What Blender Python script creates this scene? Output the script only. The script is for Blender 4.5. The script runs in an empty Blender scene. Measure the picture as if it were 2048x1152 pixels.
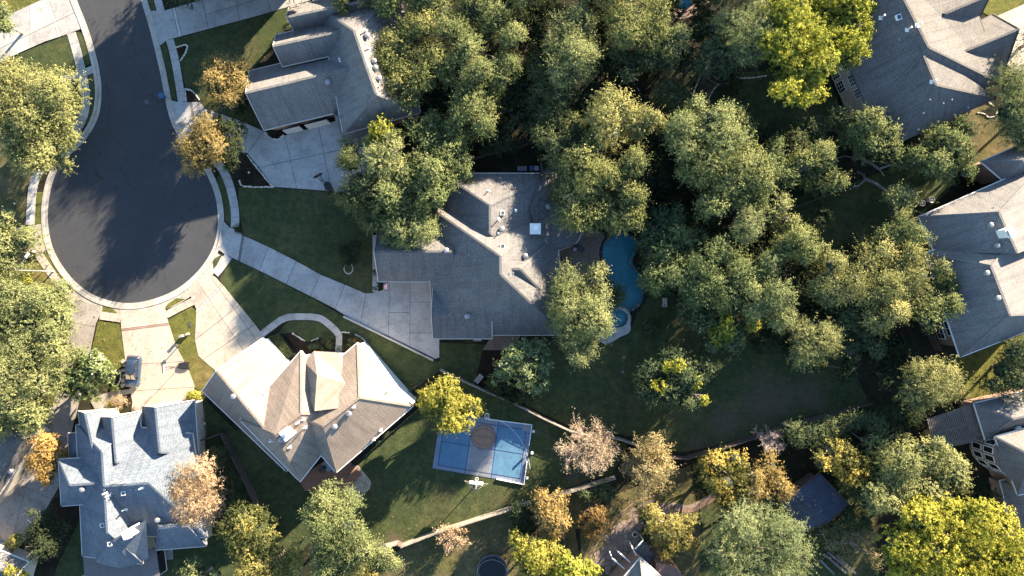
import bpy, bmesh, math, random
import numpy as np
from mathutils import Vector, Matrix
from mathutils.geometry import tessellate_polygon, intersect_ray_tri

R = math.radians
SC = bpy.context.scene
COL = SC.collection

# ------------------------------------------------------------------ camera, sky, sun, exposure
H = 98.0                 # flying height of the camera above the ground, metres
PPM = 14.0               # photograph pixels per metre on the ground
cam = bpy.data.cameras.new('camera')
cam.sensor_width = 36.0
cam.lens = 36.0 * H / (2048.0 / PPM)
cam.clip_start = 1.0
cam.clip_end = 2000.0
camo = bpy.data.objects.new('camera', cam)
camo.location = (0, 0, H)
COL.objects.link(camo)
SC.camera = camo

SUN_EL = 16.3
SUN_DX, SUN_DY = 0.67, 0.74            # towards the sun, ground plane (x right, y up in the picture)
world = bpy.data.worlds.new("World")
SC.world = world
world.use_nodes = True
wn = world.node_tree.nodes
sky = wn.new('ShaderNodeTexSky')
sky.sky_type = 'NISHITA'
sky.sun_disc = False
sky.sun_elevation = R(SUN_EL)
sky.sun_rotation = math.atan2(SUN_DX, SUN_DY)
sky.air_density = 1.0
sky.dust_density = 0.15
sky.ozone_density = 2.3
world.node_tree.links.new(sky.outputs[0], wn['Background'].inputs[0])
wn['Background'].inputs[1].default_value = 0.072
sl = bpy.data.lights.new('sun', 'SUN')
sl.energy = 5.0
sl.angle = R(0.6)
sl.color = (1.0, 0.83, 0.62)
so = bpy.data.objects.new('sun', sl)
_d = Vector((SUN_DX, SUN_DY, math.hypot(SUN_DX, SUN_DY) * math.tan(R(SUN_EL))))
so.rotation_euler = _d.to_track_quat('Z', 'Y').to_euler()
so.location = (60, 70, 60)
COL.objects.link(so)
SC.view_settings.view_transform = 'Standard'
SC.view_settings.look = 'None'
SC.view_settings.exposure = 2.62
SC.view_settings.gamma = 1.0
SC.view_settings.use_curve_mapping = False
SC.render.engine = 'CYCLES'
SC.cycles.max_bounces = 6
SC.cycles.transparent_max_bounces = 8


def P(px, py, z=0.0):
    """the point at height z that stands where the photograph shows pixel (px, py)"""
    k = (H - z) / H / PPM
    return Vector(((px - 1024.0) * k, (576.0 - py) * k, z))


def PP(pts, z=0.0):
    return [P(x, y, z) for x, y in pts]


# ------------------------------------------------------------------ materials
MATS = {}


def _nt(name):
    m = bpy.data.materials.new(name)
    m.use_nodes = True
    nt = m.node_tree
    return m, nt, nt.nodes, nt.links, nt.nodes['Principled BSDF']


def _noise(nt, scale, detail=4.0, vec=None, rough=0.6):
    n = nt.nodes.new('ShaderNodeTexNoise')
    n.inputs['Scale'].default_value = scale
    n.inputs['Detail'].default_value = detail
    n.inputs['Roughness'].default_value = rough
    if vec is not None:
        nt.links.new(vec, n.inputs['Vector'])
    return n.outputs[0]


def _ramp(nt, fac, stops):
    r = nt.nodes.new('ShaderNodeValToRGB')
    e = r.color_ramp.elements
    while len(e) < len(stops):
        e.new(0.5)
    for i, (p, c) in enumerate(stops):
        e[i].position = p
        e[i].color = (c[0], c[1], c[2], 1)
    nt.links.new(fac, r.inputs[0])
    return r.outputs[0]


def _mix(nt, a, b, fac, mode='MIX'):
    m = nt.nodes.new('ShaderNodeMix')
    m.data_type = 'RGBA'
    m.blend_type = mode
    for s, v in ((m.inputs[6], a), (m.inputs[7], b)):
        if isinstance(v, (tuple, list)):
            s.default_value = (v[0], v[1], v[2], 1)
        else:
            nt.links.new(v, s)
    if isinstance(fac, float):
        m.inputs[0].default_value = fac
    else:
        nt.links.new(fac, m.inputs[0])
    return m.outputs[2]


def _bump(nt, fac, strength, dist, bs):
    b = nt.nodes.new('ShaderNodeBump')
    b.inputs['Strength'].default_value = strength
    b.inputs['Distance'].default_value = dist
    nt.links.new(fac, b.inputs['Height'])
    nt.links.new(b.outputs[0], bs.inputs['Normal'])


def _pos(nt):
    return nt.nodes.new('ShaderNodeNewGeometry').outputs['Position']


def scl(c, k):
    return (c[0] * k, c[1] * k, c[2] * k)


def plain(name, col, rough=0.7, var=0.12, scale=2.0, metal=0.0, fine=0.0):
    """a painted or raw surface: base colour, uneven in large and small patches"""
    if name in MATS:
        return MATS[name]
    m, nt, N, L, bs = _nt(name)
    pos = _pos(nt)
    n1 = _noise(nt, scale, 5, pos)
    c = _ramp(nt, n1, [(0.3, scl(col, 1 - var)), (0.7, scl(col, 1 + var))])
    if fine:
        n2 = _noise(nt, 22.0, 2, pos)
        c2 = _ramp(nt, n2, [(0.3, (1 - fine,) * 3), (0.7, (1 + fine,) * 3)])
        c = _mix(nt, c, c2, 1.0, 'MULTIPLY')
    L.new(c, bs.inputs['Base Color'])
    bs.inputs['Roughness'].default_value = rough
    bs.inputs['Metallic'].default_value = metal
    MATS[name] = m
    return m


def m_grass(name, green, dry, dryness, bump=0.6):
    m, nt, N, L, bs = _nt(name)
    pos = _pos(nt)
    big = _noise(nt, 0.11, 5, pos, 0.65)
    f = _ramp(nt, big, [(0.62 - dryness * 0.35, (0, 0, 0)), (0.80 - dryness * 0.25, (1, 1, 1))])
    mid = _noise(nt, 1.1, 6, pos, 0.7)
    g = _ramp(nt, mid, [(0.3, scl(green, 0.66)), (0.52, green), (0.75, (green[0] * 1.55, green[1] * 1.3, green[2] * 1.2))])
    d = _ramp(nt, mid, [(0.3, scl(dry, 0.6)), (0.7, scl(dry, 1.25))])
    c = _mix(nt, g, d, f)
    c = _mix(nt, c, _ramp(nt, _noise(nt, 0.42, 5, pos, 0.7), [(0.3, (0.74, 0.78, 0.80)), (0.5, (1,) * 3), (0.7, (1.26, 1.2, 1.05))]), 1.0, 'MULTIPLY')
    fine = _noise(nt, 9.0, 4, pos, 0.75)
    c = _mix(nt, c, _ramp(nt, fine, [(0.28, (0.45,) * 3), (0.5, (1,) * 3), (0.75, (1.6, 1.55, 1.35))]), 1.0, 'MULTIPLY')
    L.new(c, bs.inputs['Base Color'])
    bs.inputs['Roughness'].default_value = 0.95
    bs.inputs['Specular IOR Level'].default_value = 0.1
    _bump(nt, fine, bump, 0.12, bs)
    MATS[name] = m
    return m


def m_concrete(name, col, stain=0.35):
    m, nt, N, L, bs = _nt(name)
    pos = _pos(nt)
    oi = N.new('ShaderNodeObjectInfo')
    a = _noise(nt, 0.35, 7, pos, 0.7)
    c = _ramp(nt, a, [(0.3, scl(col, 1 - stain)), (0.52, col), (0.72, scl(col, 1.12))])
    b = _noise(nt, 2.6, 6, pos, 0.75)
    c = _mix(nt, c, _ramp(nt, b, [(0.3, (0.74, 0.72, 0.68)), (0.5, (1, 1, 1)), (0.8, (1.08,) * 3)]), 1.0, 'MULTIPLY')
    s = _noise(nt, 14.0, 3, pos, 0.8)
    c = _mix(nt, c, _ramp(nt, s, [(0.30, (0.80,) * 3), (0.48, (1,) * 3)]), 1.0, 'MULTIPLY')
    o = _ramp(nt, oi.outputs['Random'], [(0.0, (0.88, 0.87, 0.86)), (1.0, (1.06, 1.05, 1.03))])
    c = _mix(nt, c, o, 1.0, 'MULTIPLY')
    L.new(c, bs.inputs['Base Color'])
    bs.inputs['Roughness'].default_value = 0.88
    _bump(nt, s, 0.25, 0.01, bs)
    MATS[name] = m
    return m


def m_asphalt(name):
    m, nt, N, L, bs = _nt(name)
    pos = _pos(nt)
    a = _noise(nt, 0.22, 6, pos, 0.65)
    c = _ramp(nt, a, [(0.3, (0.031, 0.034, 0.040)), (0.7, (0.044, 0.046, 0.050))])
    s = _noise(nt, 26.0, 2, pos, 0.8)
    c = _mix(nt, c, _ramp(nt, s, [(0.3, (0.72,) * 3), (0.55, (1,) * 3), (0.72, (1.7,) * 3)]), 1.0, 'MULTIPLY')
    # pale scuffs and worn spots
    w = _noise(nt, 1.7, 8, pos, 0.8)
    c = _mix(nt, c, (0.15, 0.14, 0.13), _ramp(nt, w, [(0.64, (0, 0, 0)), (0.78, (0.8,) * 3)]))
    oil = _noise(nt, 0.75, 3, pos, 0.5)
    c = _mix(nt, c, _ramp(nt, oil, [(0.26, (0.72,) * 3), (0.36, (1,) * 3), (0.68, (1,) * 3), (0.80, (1.2, 1.18, 1.15))]), 1.0, 'MULTIPLY')
    # cracks sealed with tar
    d = nt.nodes.new('ShaderNodeVectorMath'); d.operation = 'MULTIPLY_ADD'
    nz = nt.nodes.new('ShaderNodeTexNoise'); nz.inputs['Scale'].default_value = 0.5; nz.inputs['Detail'].default_value = 6
    L.new(pos, nz.inputs['Vector'])
    L.new(nz.outputs['Color'], d.inputs[0]); d.inputs[1].default_value = (3.5, 3.5, 0); L.new(pos, d.inputs[2])
    v = N.new('ShaderNodeTexVoronoi'); v.feature = 'DISTANCE_TO_EDGE'; v.inputs['Scale'].default_value = 0.17
    L.new(d.outputs[0], v.inputs['Vector'])
    gate = _ramp(nt, _noise(nt, 0.3, 2, pos), [(0.46, (0, 0, 0)), (0.56, (1,) * 3)])
    cr = _ramp(nt, v.outputs['Distance'], [(0.0, (1,) * 3), (0.011, (0,) * 3)])
    c = _mix(nt, c, (0.014, 0.014, 0.016), _mix(nt, cr, gate, 1.0, 'MULTIPLY'))
    L.new(c, bs.inputs['Base Color'])
    bs.inputs['Roughness'].default_value = 0.82
    _bump(nt, s, 0.3, 0.01, bs)
    MATS[name] = m
    return m


def m_shingle(name, col, col2, warm):
    """asphalt shingles laid in courses; the UV map carries metres along and up each slope"""
    m, nt, N, L, bs = _nt(name)
    uv = N.new('ShaderNodeUVMap').outputs[0]
    b = N.new('ShaderNodeTexBrick')
    L.new(uv, b.inputs['Vector'])
    b.inputs['Color1'].default_value = (*col, 1)
    b.inputs['Color2'].default_value = (*col2, 1)
    b.inputs['Mortar'].default_value = (*scl(col, 0.5), 1)
    b.inputs['Scale'].default_value = 1.0
    b.inputs['Mortar Size'].default_value = 0.022
    b.inputs['Brick Width'].default_value = 0.46
    b.inputs['Row Height'].default_value = 0.20
    b.offset = 0.37
    c = b.outputs['Color']
    n = _noise(nt, 3.4, 4, uv, 0.75)
    c = _mix(nt, c, _ramp(nt, n, [(0.33, (0.80, 0.80, 0.82)), (0.5, (1, 1, 1)), (0.68, warm)]), 1.0, 'MULTIPLY')
    w = _noise(nt, 0.32, 5, _pos(nt), 0.6)
    c = _mix(nt, c, _ramp(nt, w, [(0.3, (0.84,) * 3), (0.7, (1.1,) * 3)]), 1.0, 'MULTIPLY')
    mp = N.new('ShaderNodeMapping'); mp.inputs['Scale'].default_value = (1.6, 0.13, 1)
    L.new(uv, mp.inputs['Vector'])
    st = _noise(nt, 1.0, 5, mp.outputs[0], 0.6)
    c = _mix(nt, c, _ramp(nt, st, [(0.32, (0.80, 0.80, 0.80)), (0.55, (1.03,) * 3)]), 1.0, 'MULTIPLY')
    L.new(c, bs.inputs['Base Color'])
    bs.inputs['Roughness'].default_value = 0.9
    bs.inputs['Specular IOR Level'].default_value = 0.2
    _bump(nt, b.outputs['Fac'], -0.35, 0.02, bs)
    MATS[name] = m
    return m


def m_brick(name, col, col2, mortar, bw=0.24, rh=0.085):
    m, nt, N, L, bs = _nt(name)
    tc = N.new('ShaderNodeUVMap').outputs[0]
    b = N.new('ShaderNodeTexBrick')
    L.new(tc, b.inputs['Vector'])
    b.inputs['Color1'].default_value = (*col, 1)
    b.inputs['Color2'].default_value = (*col2, 1)
    b.inputs['Mortar'].default_value = (*mortar, 1)
    b.inputs['Scale'].default_value = 1.0
    b.inputs['Brick Width'].default_value = bw
    b.inputs['Row Height'].default_value = rh
    b.inputs['Mortar Size'].default_value = 0.012
    c = _mix(nt, b.outputs['Color'], _ramp(nt, _noise(nt, 1.2, 4, _pos(nt)), [(0.3, (0.8,) * 3), (0.7, (1.12,) * 3)]), 1.0, 'MULTIPLY')
    L.new(c, bs.inputs['Base Color'])
    bs.inputs['Roughness'].default_value = 0.9
    MATS[name] = m
    return m


def m_leaf(name, a, b, trans=0.35, gloss=0.0):
    """leaves: every leaf has its own tint, clumps differ, some light passes through"""
    if name in MATS:
        return MATS[name]
    m, nt, N, L, bs = _nt(name)
    at = N.new('ShaderNodeAttribute'); at.attribute_name = 'tint'
    c = _ramp(nt, at.outputs['Fac'], [(0.0, scl(a, 0.62)), (0.45, a), (0.8, b), (1.0, (b[0] * 1.5, b[1] * 1.35, b[2] * 1.2))])
    oi = N.new('ShaderNodeObjectInfo')
    o = _ramp(nt, oi.outputs['Random'], [(0.0, (0.82, 0.88, 0.9)), (0.5, (1, 1, 1)), (1.0, (1.16, 1.06, 0.95))])
    c = _mix(nt, c, o, 1.0, 'MULTIPLY')
    N.remove(bs)
    df = N.new('ShaderNodeBsdfDiffuse'); tr = N.new('ShaderNodeBsdfTranslucent')
    L.new(c, df.inputs[0])
    c2 = _mix(nt, c, (1.25, 1.2, 0.6), 1.0, 'MULTIPLY')
    L.new(c2, tr.inputs[0])
    mx = N.new('ShaderNodeMixShader'); mx.inputs[0].default_value = trans
    L.new(df.outputs[0], mx.inputs[1]); L.new(tr.outputs[0], mx.inputs[2])
    out = mx.outputs[0]
    if gloss:
        gl = N.new('ShaderNodeBsdfGlossy'); gl.inputs['Roughness'].default_value = 0.38
        gl.inputs['Color'].default_value = (0.9, 0.9, 0.85, 1)
        m2 = N.new('ShaderNodeMixShader'); m2.inputs[0].default_value = gloss
        L.new(out, m2.inputs[1]); L.new(gl.outputs[0], m2.inputs[2])
        out = m2.outputs[0]
    L.new(out, N['Material Output'].inputs['Surface'])
    MATS[name] = m
    return m


def m_water(name):
    m, nt, N, L, bs = _nt(name)
    N.remove(bs)
    pos = _pos(nt)
    n = _noise(nt, 2.2, 3, pos)
    b = N.new('ShaderNodeBump'); b.inputs['Strength'].default_value = 0.12; b.inputs['Distance'].default_value = 0.05
    L.new(n, b.inputs['Height'])
    t = N.new('ShaderNodeBsdfTransparent'); t.inputs[0].default_value = (0.66, 0.88, 0.93, 1)
    g = N.new('ShaderNodeBsdfGlossy'); g.inputs['Roughness'].default_value = 0.04
    L.new(b.outputs[0], g.inputs['Normal'])
    f = N.new('ShaderNodeFresnel'); f.inputs[0].default_value = 1.33
    L.new(b.outputs[0], f.inputs['Normal'])
    mx = N.new('ShaderNodeMixShader')
    L.new(f.outputs[0], mx.inputs[0]); L.new(t.outputs[0], mx.inputs[1]); L.new(g.outputs[0], mx.inputs[2])
    L.new(mx.outputs[0], N['Material Output'].inputs['Surface'])
    MATS[name] = m
    return m


def m_court(name, col, grid=0.305):
    m, nt, N, L, bs = _nt(name)
    tc = N.new('ShaderNodeUVMap').outputs[0]
    b = N.new('ShaderNodeTexBrick'); b.offset = 0.0
    L.new(tc, b.inputs['Vector'])
    b.inputs['Color1'].default_value = (*scl(col, 0.94), 1)
    b.inputs['Color2'].default_value = (*scl(col, 1.06), 1)
    b.inputs['Mortar'].default_value = (*scl(col, 0.62), 1)
    b.inputs['Scale'].default_value = 1.0
    b.inputs['Brick Width'].default_value = grid
    b.inputs['Row Height'].default_value = grid
    b.inputs['Mortar Size'].default_value = 0.02
    c = _mix(nt, b.outputs['Color'], _ramp(nt, _noise(nt, 0.8, 6, _pos(nt), 0.7), [(0.3, (0.82,) * 3), (0.7, (1.12,) * 3)]), 1.0, 'MULTIPLY')
    L.new(c, bs.inputs['Base Color'])
    bs.inputs['Roughness'].default_value = 0.6
    MATS[name] = m
    return m


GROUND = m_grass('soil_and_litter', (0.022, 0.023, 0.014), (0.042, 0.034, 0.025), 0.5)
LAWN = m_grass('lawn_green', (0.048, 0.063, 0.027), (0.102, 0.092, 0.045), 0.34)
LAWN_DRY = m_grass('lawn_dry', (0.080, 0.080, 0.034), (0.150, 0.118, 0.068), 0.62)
LAWN_SUN = m_grass('lawn_sun_toned', (0.105, 0.110, 0.030), (0.17, 0.125, 0.06), 0.35)  # brighter lawn copy for sunlit places, the sun put into its colour


def m_worn(name, base, spots):
    """the lawn grass with worn earth around given places (world x, y, radius)"""
    m = base.copy(); m.name = name
    nt = m.node_tree; N, L = nt.nodes, nt.links
    bs = N['Principled BSDF']
    src = bs.inputs['Base Color'].links[0].from_socket
    pos = _pos(nt)
    n = _noise(nt, 0.45, 6, pos, 0.7)
    fac = None
    for x, y, r in spots:
        d = N.new('ShaderNodeVectorMath'); d.operation = 'DISTANCE'
        L.new(pos, d.inputs[0]); d.inputs[1].default_value = (x, y, 0)
        a = N.new('ShaderNodeMath'); a.operation = 'MULTIPLY_ADD'
        L.new(d.outputs['Value'], a.inputs[0]); a.inputs[1].default_value = -1.0 / r; a.inputs[2].default_value = 0.55
        s = N.new('ShaderNodeMath'); s.operation = 'ADD'; L.new(a.outputs[0], s.inputs[0]); L.new(n, s.inputs[1])
        if fac is None:
            fac = s.outputs[0]
        else:
            q = N.new('ShaderNodeMath'); q.operation = 'MAXIMUM'; L.new(fac, q.inputs[0]); L.new(s.outputs[0], q.inputs[1]); fac = q.outputs[0]
    f = _ramp(nt, fac, [(0.45, (0, 0, 0)), (0.95, (0.75,) * 3)])
    mid = _noise(nt, 3.0, 6, pos, 0.75)
    e = _ramp(nt, mid, [(0.3, (0.065, 0.050, 0.038)), (0.7, (0.12, 0.092, 0.070))])
    L.new(_mix(nt, src, e, f), bs.inputs['Base Color'])
    return m


DIRT = m_grass('bare_dirt', (0.10, 0.075, 0.055), (0.15, 0.115, 0.085), 0.5)
_w = lambda x, y, r: (P(x, y).x, P(x, y).y, r)
LAWN_WORN = m_worn('lawn_worn', LAWN, [_w(1540, 805, 9), _w(1620, 790, 6), _w(1450, 850, 6), _w(1400, 890, 4)])
LAWN_YARD = m_worn('lawn_yard', LAWN, [_w(790, 1078, 2.5), _w(1150, 962, 3)])
MULCH = m_grass('dark_mulch', (0.024, 0.018, 0.014), (0.045, 0.032, 0.024), 0.3, 1.0)
CONC = m_concrete('concrete', (0.385, 0.378, 0.365))
CONC_OLD = m_concrete('old_concrete', (0.30, 0.275, 0.245), 0.45)
CONC_TAN = m_concrete('tan_concrete', (0.43, 0.38, 0.315), 0.3)
RIBBON = m_concrete('brick_ribbon', (0.30, 0.205, 0.165), 0.4)
RIBBON_GREY = m_concrete('grey_ribbon', (0.20, 0.175, 0.165), 0.4)
RIBBON_PALE = m_concrete('pale_ribbon', (0.50, 0.48, 0.45), 0.2)
KERB = m_concrete('kerb_concrete', (0.42, 0.395, 0.355), 0.3)
JOINT = plain('dark_joint', (0.05, 0.045, 0.04), 0.95)
ASPH = m_asphalt('asphalt')
BRICK = m_brick('red_brick', (0.20, 0.095, 0.065), (0.28, 0.14, 0.095), (0.33, 0.29, 0.25))
BRICKTAN = m_brick('tan_brick', (0.42, 0.31, 0.22), (0.5, 0.38, 0.28), (0.5, 0.45, 0.38))
STONE = m_brick('cream_stone', (0.50, 0.44, 0.35), (0.58, 0.52, 0.43), (0.45, 0.41, 0.35), 0.6, 0.3)
SIDING = plain('pale_siding', (0.66, 0.67, 0.66), 0.6, 0.06)
WHITE = plain('white_paint', (0.78, 0.77, 0.74), 0.45, 0.05)
CREAMP = plain('cream_paint', (0.55, 0.50, 0.43), 0.5, 0.06)
BLACKM = plain('black_metal', (0.018, 0.018, 0.02), 0.4, 0.1)
GREYM = plain('grey_metal', (0.30, 0.30, 0.30), 0.4, 0.08, metal=0.3)
DARKFASC = plain('dark_fascia', (0.06, 0.06, 0.06), 0.6, 0.1)
GLASS = plain('window_glass', (0.015, 0.02, 0.026), 0.05, 0.1)
BARK = plain('grey_bark', (0.17, 0.145, 0.125), 0.95, 0.35, 2.5, fine=0.2)
BARKP = plain('pale_bark', (0.34, 0.27, 0.22), 0.95, 0.3, 3.0, fine=0.2)
WOODF = plain('weathered_wood', (0.28, 0.24, 0.20), 0.9, 0.3, 1.7, fine=0.15)
WOODD = plain('dark_wood', (0.085, 0.062, 0.05), 0.9, 0.3, 1.7, fine=0.15)
DECKW = plain('red_deck_wood', (0.24, 0.105, 0.06), 0.75, 0.2, 1.4, fine=0.1)
GREYWOOD = plain('grey_pergola_wood', (0.20, 0.17, 0.15), 0.9, 0.22, 2.0, fine=0.12)
PALESTONE = plain('pale_edging_stone', (0.58, 0.54, 0.47), 0.9, 0.2, 5.0)
ROCK = plain('brown_rock', (0.20, 0.13, 0.10), 0.9, 0.35, 3.0, fine=0.2)
FLAG = plain('flagstone', (0.22, 0.165, 0.135), 0.9, 0.3, 0.9, fine=0.15)
TERRACE = m_concrete('brown_terrace', (0.20, 0.15, 0.12), 0.4)
SH_TAUPE = m_shingle('taupe_shingle', (0.142, 0.140, 0.140), (0.182, 0.178, 0.174), (1.22, 1.16, 1.08))
SH_GREY = m_shingle('grey_shingle', (0.183, 0.177, 0.171), (0.218, 0.210, 0.203), (1.08, 1.06, 1.02))
SH_TAN = m_shingle('tan_shingle', (0.285, 0.228, 0.180), (0.325, 0.264, 0.212), (1.08, 1.05, 1.0))
SH_BLUE = m_shingle('blue_grey_shingle', (0.126, 0.152, 0.186), (0.170, 0.196, 0.228), (1.2, 1.2, 1.18))
SH_DARK = m_shingle('charcoal_shingle', (0.138, 0.131, 0.124), (0.172, 0.164, 0.155), (1.12, 1.08, 1.04))
SH_NAVY = m_shingle('slate_blue_shingle', (0.060, 0.072, 0.100), (0.080, 0.094, 0.125), (1.1, 1.1, 1.1))
WATER = m_water('pool_water')
POOLF = plain('blue_pool_plaster', (0.125, 0.40, 0.43), 0.6, 0.12, 1.2)

# ------------------------------------------------------------------ mesh helpers
ORG = {}


class MB:
    def __init__(s):
        s.v, s.f, s.m, s.uv = [], [], [], []

    def face(s, pts, mi=0, uv=None):
        i = len(s.v)
        s.v += [tuple(p) for p in pts]
        s.f.append(tuple(range(i, i + len(pts))))
        s.m.append(mi)
        if uv is None:
            a, b, c = Vector(pts[0]), Vector(pts[1]), Vector(pts[2])
            n = (b - a).cross(c - a)
            if n.length < 1e-9:
                n = Vector((0, 0, 1))
            n.normalize()
            e = Vector((0, 0, 1)).cross(n) if abs(n.z) < 0.98 else Vector((1, 0, 0))
            e.normalize()
            u = n.cross(e)
            uv = [(Vector(p).dot(e), Vector(p).dot(u)) for p in pts]
        s.uv.append(uv)

    def prism(s, poly, z0, z1, mi=0, bottom=False):
        poly = [Vector((p[0], p[1], 0)) for p in poly]
        ar = sum(poly[i].x * poly[(i + 1) % len(poly)].y - poly[(i + 1) % len(poly)].x * poly[i].y for i in range(len(poly)))
        if ar < 0:
            poly = poly[::-1]
        up = Vector((0, 0, z1)); dn = Vector((0, 0, z0))
        s.face([p + up for p in poly], mi)
        if bottom:
            s.face([p + dn for p in poly[::-1]], mi)
        n = len(poly)
        for i in range(n):
            a, b = poly[i], poly[(i + 1) % n]
            s.face([a + dn, b + dn, b + up, a + up], mi)

    def box(s, c, size, rot=0.0, mi=0, mat=None):
        x, y, z = [q / 2 for q in size]
        M_ = Matrix.Translation(Vector(c)) @ (mat if mat is not None else Matrix.Rotation(rot, 4, 'Z'))
        q = [M_ @ Vector(p) for p in ((-x, -y, -z), (x, -y, -z), (x, y, -z), (-x, y, -z), (-x, -y, z), (x, -y, z), (x, y, z), (-x, y, z))]
        for f in ((3, 2, 1, 0), (4, 5, 6, 7), (0, 1, 5, 4), (1, 2, 6, 5), (2, 3, 7, 6), (3, 0, 4, 7)):
            s.face([q[i] for i in f], mi)

    def beam(s, a, b, w, h, mi=0):
        """a straight bar from a to b, w wide and h high"""
        a, b = Vector(a), Vector(b)
        d = b - a
        ln = d.length
        if ln < 1e-6:
            return
        d.normalize()
        sd = d.cross(Vector((0, 0, 1)))
        if sd.length < 1e-4:
            sd = Vector((1, 0, 0))
        sd.normalize()
        up = sd.cross(d)
        mt = Matrix((sd, d, up)).transposed().to_4x4()
        s.box((a + b) / 2, (w, ln, h), mat=mt, mi=mi)

    def tube(s, path, radii, n=6, mi=0, cap=True):
        path = [Vector(p) for p in path]
        rings = []
        for i, p in enumerate(path):
            d = path[min(i + 1, len(path) - 1)] - path[max(i - 1, 0)]
            if d.length < 1e-9:
                d = Vector((0, 0, 1))
            d.normalize()
            a = d.cross(Vector((0.31, 0.17, 0.93)))
            if a.length < 1e-3:
                a = Vector((1, 0, 0))
            a.normalize()
            b = d.cross(a)
            r = radii[i] if isinstance(radii, (list, tuple)) else radii
            rings.append([p + (a * math.cos(t) + b * math.sin(t)) * r for t in [2 * math.pi * k / n for k in range(n)]])
        base = len(s.v)
        for rg in rings:
            s.v += [tuple(q) for q in rg]
        for i in range(len(rings) - 1):
            for k in range(n):
                k2 = (k + 1) % n
                s.f.append((base + i * n + k, base + i * n + k2, base + (i + 1) * n + k2, base + (i + 1) * n + k))
                s.m.append(mi); s.uv.append([(0, 0)] * 4)
        if cap:
            s.f.append(tuple(base + (len(rings) - 1) * n + k for k in range(n))); s.m.append(mi); s.uv.append([(0, 0)] * n)
            s.f.append(tuple(base + k for k in reversed(range(n)))); s.m.append(mi); s.uv.append([(0, 0)] * n)

    def lathe(s, c, prof, n=14, mi=0):
        """prof: list of (radius, height) from the bottom up"""
        c = Vector(c)
        base = len(s.v)
        for r, z in prof:
            for k in range(n):
                t = 2 * math.pi * k / n
                s.v.append((c.x + r * math.cos(t), c.y + r * math.sin(t), c.z + z))
        for i in range(len(prof) - 1):
            for k in range(n):
                k2 = (k + 1) % n
                s.f.append((base + i * n + k, base + i * n + k2, base + (i + 1) * n + k2, base + (i + 1) * n + k))
                s.m.append(mi); s.uv.append([(0, 0)] * 4)
        s.f.append(tuple(base + (len(prof) - 1) * n + k for k in range(n))); s.m.append(mi); s.uv.append([(0, 0)] * n)

    def ring(s, c, r, tr, n=32, m=5, mi=0, sx=1.0, sy=1.0):
        c = Vector(c)
        pts = [c + Vector((r * sx * math.cos(2 * math.pi * k / n), r * sy * math.sin(2 * math.pi * k / n), 0)) for k in range(n + 1)]
        s.tube(pts, tr, m, mi, cap=False)

    def build(s, name, mats, parent=None, smooth=False, loc=None):
        if not isinstance(mats, (list, tuple)):
            mats = [mats]
        v = np.array(s.v, dtype=float).reshape(-1, 3)
        if parent is not None:
            off = ORG[parent.name]
        elif loc is not None:
            off = Vector(loc)
        else:
            mn, mx = v.min(0), v.max(0)
            off = Vector(((mn[0] + mx[0]) / 2, (mn[1] + mx[1]) / 2, mn[2]))
        v = v - np.array(off)
        me = bpy.data.meshes.new(name)
        me.from_pydata(v.tolist(), [], s.f)
        for m in mats:
            me.materials.append(m)
        if len(mats) > 1:
            me.polygons.foreach_set('material_index', s.m)
        ul = me.uv_layers.new(name='UVMap')
        ul.data.foreach_set('uv', [c for f in s.uv for p in f for c in p])
        if smooth:
            me.polygons.foreach_set('use_smooth', [True] * len(s.f))
        me.update()
        return link(name, me, parent, off)


def link(name, me, parent, off=Vector((0, 0, 0))):
    o = bpy.data.objects.new(name, me)
    COL.objects.link(o)
    if parent is not None:
        o.parent = parent
    else:
        o.location = off
    ORG[o.name] = Vector(off)
    return o


def tag(o, label=None, cat=None, group=None, kind=None):
    if label: o['label'] = label
    if cat: o['category'] = cat
    if group: o['group'] = group
    if kind: o['kind'] = kind
    return o


def thing(name, loc, label, cat, group=None, kind=None):
    o = bpy.data.objects.new(name, None)
    o.empty_display_size = 0.3
    o.location = loc
    COL.objects.link(o)
    ORG[o.name] = Vector(loc)
    return tag(o, label, cat, group, kind)


def copy_at(src, parent, loc_world, rz=0.0):
    """a copy of one part that shares its mesh"""
    c = src.copy()
    COL.objects.link(c)
    c.parent = parent
    c.location = Vector(loc_world) - ORG[parent.name]
    c.rotation_euler = (0, 0, rz)
    ORG[c.name] = Vector(loc_world)
    return c


# ------------------------------------------------------------------ flat polygons, slabs, strips
def clip(poly, a, b, sgn):
    out = []
    n = len(poly)

    def sd(p):
        return sgn * ((b[0] - a[0]) * (p[1] - a[1]) - (b[1] - a[1]) * (p[0] - a[0]))
    for i in range(n):
        p, q = poly[i], poly[(i + 1) % n]
        sp, sq = sd(p), sd(q)
        if sp >= 0:
            out.append(p)
        if (sp > 0 and sq < 0) or (sp < 0 and sq > 0):
            t = sp / (sp - sq)
            out.append((p[0] + t * (q[0] - p[0]), p[1] + t * (q[1] - p[1])))
    return out


def area(p):
    return 0.5 * sum(p[i][0] * p[(i + 1) % len(p)][1] - p[(i + 1) % len(p)][0] * p[i][1] for i in range(len(p)))


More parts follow.
